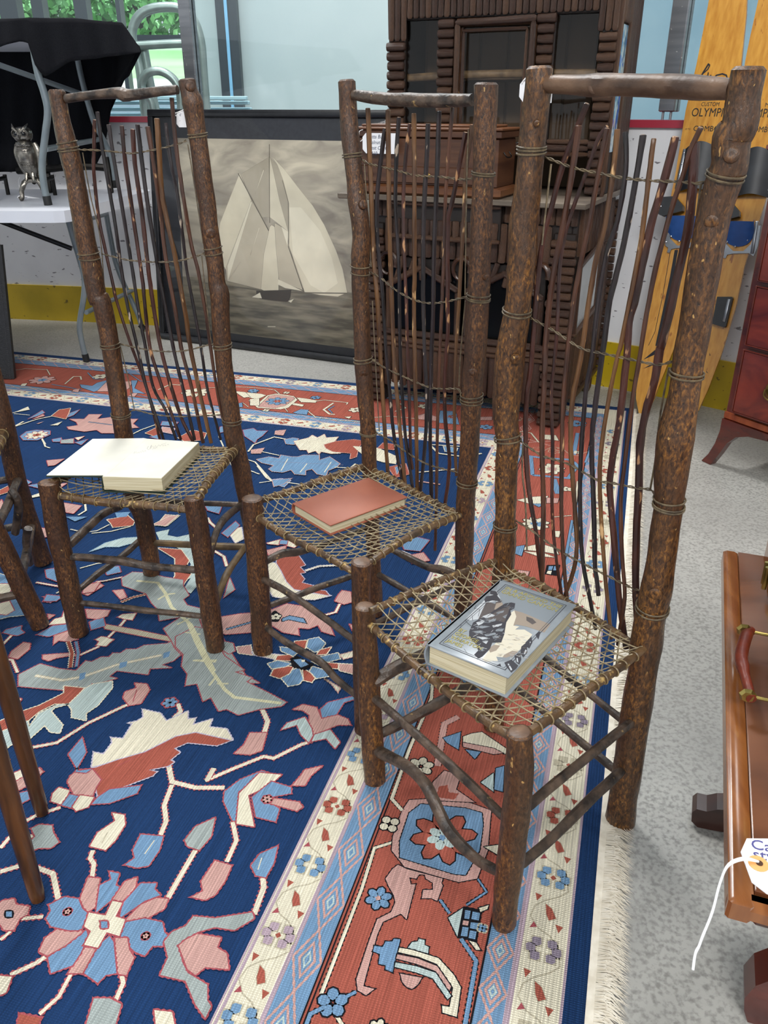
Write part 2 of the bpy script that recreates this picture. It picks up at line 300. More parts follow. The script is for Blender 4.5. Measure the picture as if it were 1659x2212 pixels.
# bleacher rails beyond the rink glass
mb = MB(); PB = mat('pale_blue_paint', '#a8c8d4', rough=.4)
bt = thing('bench', 'pale blue slatted bench behind the rink glass', 'bench', (-1.9, 5.9, 0))
for k, py in enumerate((212, 222, 236, 248)):
    p = aty(300, py, 5.7 + .08 * k); q = MB(); q.bbox((-1.95, p.y, p.z), (2.2, .07, .022)); mk('slat', q, PB, bt)
for x in (-2.9, -1.1):
    q = MB(); q.bbox((x, 5.82, aty(300, 248, 5.94).z / 2 - .01), (.05, .3, aty(300, 248, 5.94).z - .02)); mk('leg', q, mat('bench_leg', '#7e97a4', rough=.5), bt)
# ================================================================ hand truck of bent tubes behind the glass
HT = mat('galvanised_tube', '#8b9692', '#a6b0ac', rough=.38, metal=.6, scale=(8, 8, 8))
ht = thing('hand_truck', 'grey bent-tube hand truck standing behind the rink glass', 'hand truck', (-1.6, 5.15, 0))
def tb(name, s, o, k, Y, r, parent, m, extra=(), n=10, kk=5):
    P = [aty(a[0], a[1], Y) for a in pts(s, o, k)] + [V(e) for e in extra]; mb = MB(); mb.tube(smooth_path(P, k=kk), r, n); return mk(name, mb, m, parent)
c1 = (0, 0); z1 = 3.19
tb('tall_hoop', '1000,780 960,450 910,250 950,120 1050,60 1200,50 1290,90 1350,170 1385,300 1400,480 1420,740', c1, z1, 5.15, .025, ht, HT)
tb('crossbar', '945,315 1220,300 1330,300', c1, z1, 5.13, .022, ht, HT)
tb('short_hoop', '1060,820 1040,700 975,600 1010,510 1100,490 1190,540 1240,640 1250,800', c1, z1, 5.05, .023, ht, HT)
tb('upright', '990,330 1030,560 1080,800', c1, z1, 5.17, .025, ht, HT)
for sx, sg in ((1000, 780), (1420, 740)):
    p = aty(sx / z1, sg / z1, 5.15); q = MB(); q.tube([p, (p.x, 5.15, .04)], .025, 10); mk('tall_hoop_leg', q, HT, ht)
q = MB(); q.bbox((-1.45, 5.05, .015), (.5, .3, .03)); mk('toe_plate', q, HT, ht)
# ================================================================ RUG (woven colours carried by one mesh, fringe as its child)
EU = V((.9578, -.2873, 0)); EV = V((-.2873, -.9578, 0)); RO = V((.4, 2.8, 0)); RZ = .006
def uvp(x, y):
    p = atz(x, y, RZ) - RO; return (p.dot(EU), p.dot(EV))
RC = dict(N='#1b3862', B='#7092b3', P='#c49b93', R='#a4584a', C='#ddd6c0', G='#9da6a4', M='#b2c2c0', Y='#d6d3b0', K='#16161c', O='#a5525a', L='#b9b3c6', W='#efe9da', S='#b8b09a', U='#8a7f8e', T='#b09ca8')
RC = {k: lin(v) for k, v in RC.items()}
class Flat:                                   # layered flat colour shapes in a plane
    def __init__(s): s.v = []; s.f = []; s.c = []; s.dz = 0
    def poly(s, P, c, dz=None):
        P = [p for i, p in enumerate(P) if (p[0] - P[i - 1][0]) ** 2 + (p[1] - P[i - 1][1]) ** 2 > 1e-10]
        if len(P) < 3: return
        from mathutils.geometry import tessellate_polygon
        o = len(s.v); z = s.dz if dz is None else dz; s.v += [(p[0], p[1], z) for p in P]
        for t in tessellate_polygon([[V((p[0], p[1], 0)) for p in P]]):
            a, b2, c2 = [V((P[i][0], P[i][1], 0)) for i in t]
            if (b2 - a).cross(c2 - a).z < 0: t = (t[0], t[2], t[1])
            s.f.append(tuple(i + o for i in t)); s.c.append(c)
    def rib(s, P, w, c, dz=None, closed=False, jag=0.0):
        n = len(P); Q = []
        if closed: P = list(P) + [P[0]]; 
        if jag:
            D = [P[0]]
            for a, b2 in zip(P, P[1:]):
                l = math.hypot(b2[0] - a[0], b2[1] - a[1]); k = max(1, int(l / jag)); 
                for j in range(1, k + 1): D.append((a[0] + (b2[0] - a[0]) * j / k, a[1] + (b2[1] - a[1]) * j / k))
            P = D
        n = len(P); o = len(s.v); z = s.dz if dz is None else dz
        for i in range(n):
            if closed: a = P[i - 1] if i else P[-2]; b2 = P[i + 1] if i < n - 1 else P[1]
            else: a = P[max(i - 1, 0)]; b2 = P[min(i + 1, n - 1)]
            p = P[i]; d1 = V((p[0] - a[0], p[1] - a[1])); d2 = V((b2[0] - p[0], b2[1] - p[1]))
            d1 = d1.normalized() if d1.length > 1e-9 else d2.normalized(); d2 = d2.normalized() if d2.length > 1e-9 else d1
            m = V((-d1.y - d2.y, d1.x + d2.x)); m = m.normalized() if m.length > .2 else V((-d1.y, d1.x)); k = 1 / max(.5, m.dot(V((-d1.y, d1.x))))
            h = w / 2 * k * (1 if not jag or i % 2 else .55)
            s.v += [(p[0] + m.x * h, p[1] + m.y * h, z), (p[0] - m.x * h, p[1] - m.y * h, z)]
        for i in range(n - 1): s.f.append((o + 2 * i, o + 2 * i + 1, o + 2 * i + 3, o + 2 * i + 2)); s.c.append(c)
    def blob(s, cx, cy, r, n, c, oc, ow, sq=1.0, ax=(1, 0)):
        def el(x, y, a, b2, th):
            return [(x + math.cos(th) * a * math.cos(t) - math.sin(th) * b2 * math.sin(t), y + math.sin(th) * a * math.cos(t) + math.cos(th) * b2 * math.sin(t)) for t in [2 * math.pi * q / 8 for q in range(8)]]
        for i in range(n):
            th = 2 * math.pi * (i + .5) / n; E = el(cx + math.cos(th) * r * .6, cy + math.sin(th) * r * .6 * sq, r * .42, r * min(.42, 1.9 / n), th)
            if oc: s.rib(E, ow, oc, closed=True)
            s.poly(E, c, s.dz + .0001)
def draw(fl, src, conv, ow, oz=.0001, jag=0.0, mirror=None):
    o = (0, 0); k = 1.0; items = []
    for ln in src.strip().splitlines():
        ln = ln.strip()
        if not ln: continue
        if ln[0] == '@':
            a = ln[1:].split(); o = (float(a[0]), float(a[1])); k = float(a[2]); continue
        t, cc, rest = ln.split(' ', 2); c = RC[cc[0]]; oc = RC[cc[1]] if len(cc) > 1 and cc[1] != '-' else None
        if t == 'p': items.append((t, c, oc, [conv(*q) for q in pts(rest, o, k)], 0))
        elif t == 'r':
            w_, rest = rest.split(' ', 1); P = pts(rest, o, k); Q = [conv(*q) for q in P]; ww = float(w_) / k
            m = len(P) // 2; a = conv(P[m][0] - ww / 2, P[m][1]); b2 = conv(P[m][0] + ww / 2, P[m][1]); items.append((t, c, oc, Q, math.hypot(a[0] - b2[0], a[1] - b2[1])))
        elif t == 'b':
            a = [float(q) for q in rest.replace(',', ' ').split()]; P = conv(o[0] + a[0] / k, o[1] + a[1] / k); Q = conv(o[0] + (a[0] + a[2]) / k, o[1] + a[1] / k)
            items.append((t, c, oc, P, math.hypot(P[0] - Q[0], P[1] - Q[1]), int(a[3])))
    for it in items:
        fl.dz += oz * .5
        if it[0] == 'p':
            if it[2]: fl.rib(it[3], ow, it[2], closed=True, jag=jag)
            fl.poly(it[3], it[1], fl.dz + oz * .3)
        elif it[0] == 'r':
            if it[2]: fl.rib(it[3], it[4] + ow, it[2], jag=jag)
            fl.rib(it[3], it[4], it[1], fl.dz + oz * .3)
        else: fl.blob(it[3][0], it[3][1], it[4], it[5], it[1], it[2], ow)
fl = Flat(); U0 = -3.6; V1 = 3.1
def rect(u1, v0, c): fl.dz += .00006; fl.poly([(U0, v0), (u1, v0), (u1, V1), (U0, V1)], RC[c])
LV = [(.484, -.578, 'N'), (.4545, -.540, 'T'), (.4505, -.536, 'C'), (.386, -.476, 'T'), (.377, -.470, 'B'), (.3375, -.411, 'K'), (.3345, -.406, 'R'), (.120, -.122, 'K'), (.1175, -.120, 'R'), (.1145, -.117, 'K'), (.112, -.114, 'B'), (.066, -.060, 'T'), (.059, -.053, 'C'), (.006, .008, 'T'), (.001, .013, 'C'), (-.001, .016, 'T'), (-.004, .020, 'N')]
for u1, v0, c in LV: rect(u1, v0, c)
# --- border patterns. right: along v at u ; back: along u at v
def band(cr, cb, fn, step, along0):
    s_ = along0
    k = 0
    while s_ < V1: fn(lambda a, l, s_=s_: (cr + a, s_ + l), k, 1.0); s_ += step; k += 1
    s_ = -along0 - .1; k = 0
    while s_ > U0: fn(lambda a, l, s_=s_: (s_ + l, cb - a), k, 1.15); s_ -= step; k += 1
fl.dz += .0001
for cr, hw, per, cb, hb in ((.089, .0215, .2, -.087, .024), (.357, .019, .13, -.44, .028)):
    for ph in (0, math.pi):
        P = [(cr + hw * (1 if (i + (ph > 0)) % 2 else -1), -.42 + i * per * .5) for i in range(int((V1 + .42) / (per * .5)))]
        fl.rib(P, .0046, RC['P'], fl.dz + (.00006 if ph else 0), jag=.006)
        P = [(U0 + i * per * .5, cb + hb * (1 if (i + (ph > 0)) % 2 else -1)) for i in range(int((.38 - U0) / (per * .5)))]
        fl.rib(P, .0042, RC['P'], fl.dz + (.00006 if ph else 0))
    for i in range(int((V1 + .42) / (per * .5))):
        s_ = -.42 + i * per * .5
        for f_ in (.55, .24): fl.rib([(cr, s_ - per * .25 * f_), (cr + hw * f_, s_), (cr, s_ + per * .25 * f_), (cr - hw * f_, s_)], .004 if f_ > .3 else .003, RC['P'] if f_ > .3 else RC['M'], closed=True)
for k, (cr, cb, ph) in enumerate(((.033, -.022, .0), (.418, -.508, .6))):
    def flower(T, i, sc, k=k):
        col = 'RBTB' if k == 0 else 'BUSR'
        c = RC[col[i % 4]]; fl.dz += 0
        def loc(a, l): return T(a * sc, l)
        for dx, dy in ((.0115, .012), (-.0115, .012), (.0115, -.012), (-.0115, -.012), (.019, 0), (-.019, 0)):
            x, y = loc(dx, dy); fl.rib([loc(dx - .0075, dy - .007), loc(dx + .0075, dy - .007), loc(dx + .0075, dy + .007), loc(dx - .0075, dy + .007)], .003, RC['S'], fl.dz, closed=True)
            fl.poly([loc(dx - .0075, dy - .004), loc(dx - .004, dy - .007), loc(dx + .006, dy - .007), loc(dx + .0075, dy + .003), loc(dx + .003, dy + .007), loc(dx - .006, dy + .006)], c, fl.dz + .00008)
        fl.poly([loc(-.005, 0), loc(0, .005), loc(.005, 0), loc(0, -.005)], RC['C' if i % 2 else 'R'], fl.dz + .00012)
        lc = RC['R']
        fl.poly([loc(-.006, .052), loc(.004, .058), loc(.012, .074), loc(.002, .084 - .004), loc(-.003, .07)], lc, fl.dz + .00008)
        fl.rib([loc(-.006, .052), loc(.004, .058), loc(.012, .074), loc(.002, .08), loc(-.003, .07)], .0025, RC['S'], fl.dz, closed=True)
        fl.poly([loc(-.024, .036), loc(-.013, .038), loc(-.02, .05)], lc, fl.dz + .00008)
        fl.poly([loc(.024, .086), loc(.012, .084), loc(.018, .098)], lc, fl.dz + .00008)
        fl.poly([loc(-.025, .1), loc(-.014, .096), loc(-.02, .088)], RC['O'], fl.dz + .00008)
        fl.rib([loc(.02, -.012), loc(.026, .02), loc(.012, .034), loc(-.008, .046), loc(-.022, .06), loc(-.026, .08), loc(-.012, .098), loc(.006, .106), loc(.02, .12)], .0022, RC['S'], fl.dz)
    band(cr, cb, flower, .132, -.32 + ph * .07)
fl.dz += .0002
ORN = '''
@640 1760 3.318
r CK 26 690,190 560,230 470,520 180,1270 250,1370 330,1500
p PK 730,350 790,380 1050,450 1040,480 1050,500 1010,610 970,590 900,590 910,530 980,530 980,480 930,450 920,420 880,420 860,450 810,440 820,490 855,490 820,620 790,740 750,700 620,760 580,850 500,1140 480,1220 560,1240 500,1285 440,1250 430,1170 520,900 580,740 680,690 710,620 700,570 660,500 640,450 690,380
b BK 590,590,95,6
p PK 560,575 600,570 605,600 570,605
p BK 560,930 620,940 640,900 690,900 700,880 745,885 690,1120 640,1100 640,1070 590,1060 600,990 550,970
p MK 800,945 830,905 870,900 880,880 920,890 920,925 950,940 945,985
p PK 745,1130 900,1160 870,1210 830,1240 790,1225 760,1190
p CK 740,945 830,960 1020,1020 1130,1140 1180,1230 1150,1440 1050,1410 1045,1360 1100,1370 1125,1230 1010,1062 880,1010 730,975
p PK 725,992 870,1022 1010,1077 1110,1222 1095,1260 1000,1112 860,1060 715,1022
p MK 712,1050 860,1078 1000,1125 1110,1290 1085,1315 980,1165 860,1122 705,1082
p KK 1205,655 1325,680 1290,895 1165,870
p MK 1195,660 1155,865 1090,730
p BK 1210,675 1250,680 1240,740 1205,735
p BK 1265,685 1318,695 1308,750 1255,740
p BK 1252,762 1308,770 1298,815 1245,805
p BK 1192,795 1235,800 1226,865 1180,860
p BK 1245,820 1293,828 1283,885 1235,875
p PK 1197,748 1238,755 1230,788 1190,780
p CK 1310,660 1380,640 1370,668 1320,690
p CK 1240,895 1290,910 1320,960 1290,960
r BK 20 1030,600 1100,700
r BK 14 1300,450 1365,545 1220,640
r BK 30 1180,880 1290,1040 1210,1500
b BK 260,1340,110,5
r BK 24 430,1260 290,1330
r BK 30 200,1370 100,1420 70,1500
b CK 590,1530,75,6
b BS 1335,805,34,4
@560 1450 1.975
p PK 640,545 720,540 880,550 990,590 985,640 975,760 930,880 850,895 620,830 565,760 570,700 610,590
p BK 690,562 880,580 950,600 955,650 940,760 880,865 830,860 600,790 600,720 640,600
b RK 788,702,140,8
b M- 780,706,66,6
p PK 790,420 860,440 840,500 920,555 720,545 740,470
p RR 770,490 800,485 805,515 845,520 830,540 760,530
r PK 26 850,190 790,220 760,400
b CK 690,402,55,6
b CK 555,648,44,4
p BK 785,280 860,255 850,330 800,300
p CK 905,262 950,255 1060,330 1050,350 985,320 870,300 870,275
p PK 870,300 1000,325 1040,345 1000,350 870,318
p BK 880,330 945,340 920,370
p MK 1000,430 1000,510 945,470
p BK 1010,410 1045,400 1040,510 1003,500
r CK 14 740,20 735,110 640,330 565,540 610,590
r BK 10 1000,90 920,70 860,30
p CK 960,745 1030,735 1020,780
@1100 850 2.975
r BK 24 150,520 140,400 200,408 380,420 420,440 440,460 380,540 150,520
b CK 275,480,85,8
b PK 275,480,34,5
r BK 40 285,545 315,640
b CK 440,375,30,4
r BK 26 440,250 415,390
b BK 440,190,60,5
p CK 50,680 150,660 250,655 240,700 150,710
p BK 150,705 235,705 190,725
p PK 240,665 320,670 310,700 240,700
b CK 170,830,90,8
b BK 175,835,40,5
p CK 90,985 200,960 300,990 320,1030 200,1010 90,1000
p BK 40,980 100,970 80,1040 40,1025
p CK 95,1010 220,1020 300,1050 180,1040
p KK 245,1100 325,1098 305,1165 232,1155
p BK 255,1105 283,1105 275,1130 250,1130
p BK 290,1105 318,1104 308,1132 283,1132
p CK 248,1135 274,1135 268,1158 240,1152
r BK 16 405,810 365,1040
p PK 60,1130 130,1140 110,1190 50,1180
r CK 10 70,240 140,250 190,310
p CK 200,260 300,265 320,300 230,290
r CK 12 440,560 425,740
r BK 14 530,330 490,440
p CK 280,880 330,880 320,920 290,915
r CK 8 280,790 400,780
b CK 370,610,34,5
@480 790 3.173
p CK 225,270 310,200 370,188 490,205 515,230 450,285 400,295 240,285
p PK 255,266 320,205 370,195 488,211 495,226 430,270 360,288 250,277
b BK 378,240,80,8
b R- 378,240,30,6
p CK 140,178 200,183 270,190 300,200 240,228 170,210
p CK 190,228 255,228 245,243 180,240
r CK 9 85,172 150,178 175,205
p CK 510,215 560,220 650,235 640,250 540,246
p CK 490,252 560,264 550,277 480,264
r CK 9 640,240 700,232 860,250 852,262
r CK 15 762,252 695,298 735,328 772,330
r BK 8 768,272 728,295 755,322
r CK 8 590,310 640,350 800,370 945,380
r CK 7 85,140 250,150 360,163 392,190
b CK 440,182,24,4
b CK 300,302,26,4
p BK 485,318 540,295 592,300 580,332 520,327
b BK 215,172,36,6
b BK 640,215,36,6
b CK 915,300,50,6
p CK 838,347 885,345 868,360
p BK 90,260 135,250 140,280 95,285
r CK 5 140,250 180,280
r CK 5 430,290 450,312
@480 800 2.676
r CK 6 830,275 960,262 1110,275 1200,270
p PK 1110,265 1180,245 1250,270 1240,290 1140,280
p BK 1260,230 1350,235 1370,310 1250,300
b R- 1330,265,30,6
r CK 9 1000,235 1060,215 1030,190
b BK 1525,325,40,6
b CK 1170,205,40,6
p PK 1420,270 1560,265 1560,285 1420,285
@0 740 2.9625
b PK 270,237,85,8
b BK 270,237,30,5
r CK 9 415,262 470,215 515,215 520,235
r BK 8 330,265 420,280 520,300
p BK 510,265 590,275 620,255 680,240 690,255 640,300 600,312 520,285
p PK 620,310 680,250 850,245 820,295 700,310
p BK 840,240 880,240 860,290 930,325 850,318
r CK 6 0,275 240,292 330,322 600,332
r CK 6 90,175 160,165 300,170 320,205
b CK 1250,318,90,8
r CK 9 1010,300 1090,265 1165,270
b CK 640,215,50,6
r BK 7 560,190 600,230 660,235
r BK 6 820,190 900,245 980,250
r BK 6 830,320 990,360 1110,365
r CK 6 1290,290 1400,285
p CK 1500,310 1570,315 1600,345 1560,350
b BK 1620,305,34,6
p CK 1600,360 1659,355 1659,400 1600,400
p PK 855,320 880,322 860,345 820,340
p CK 140,262 175,258 160,275 130,275
p PK 470,298 510,292 500,315 460,312
'''
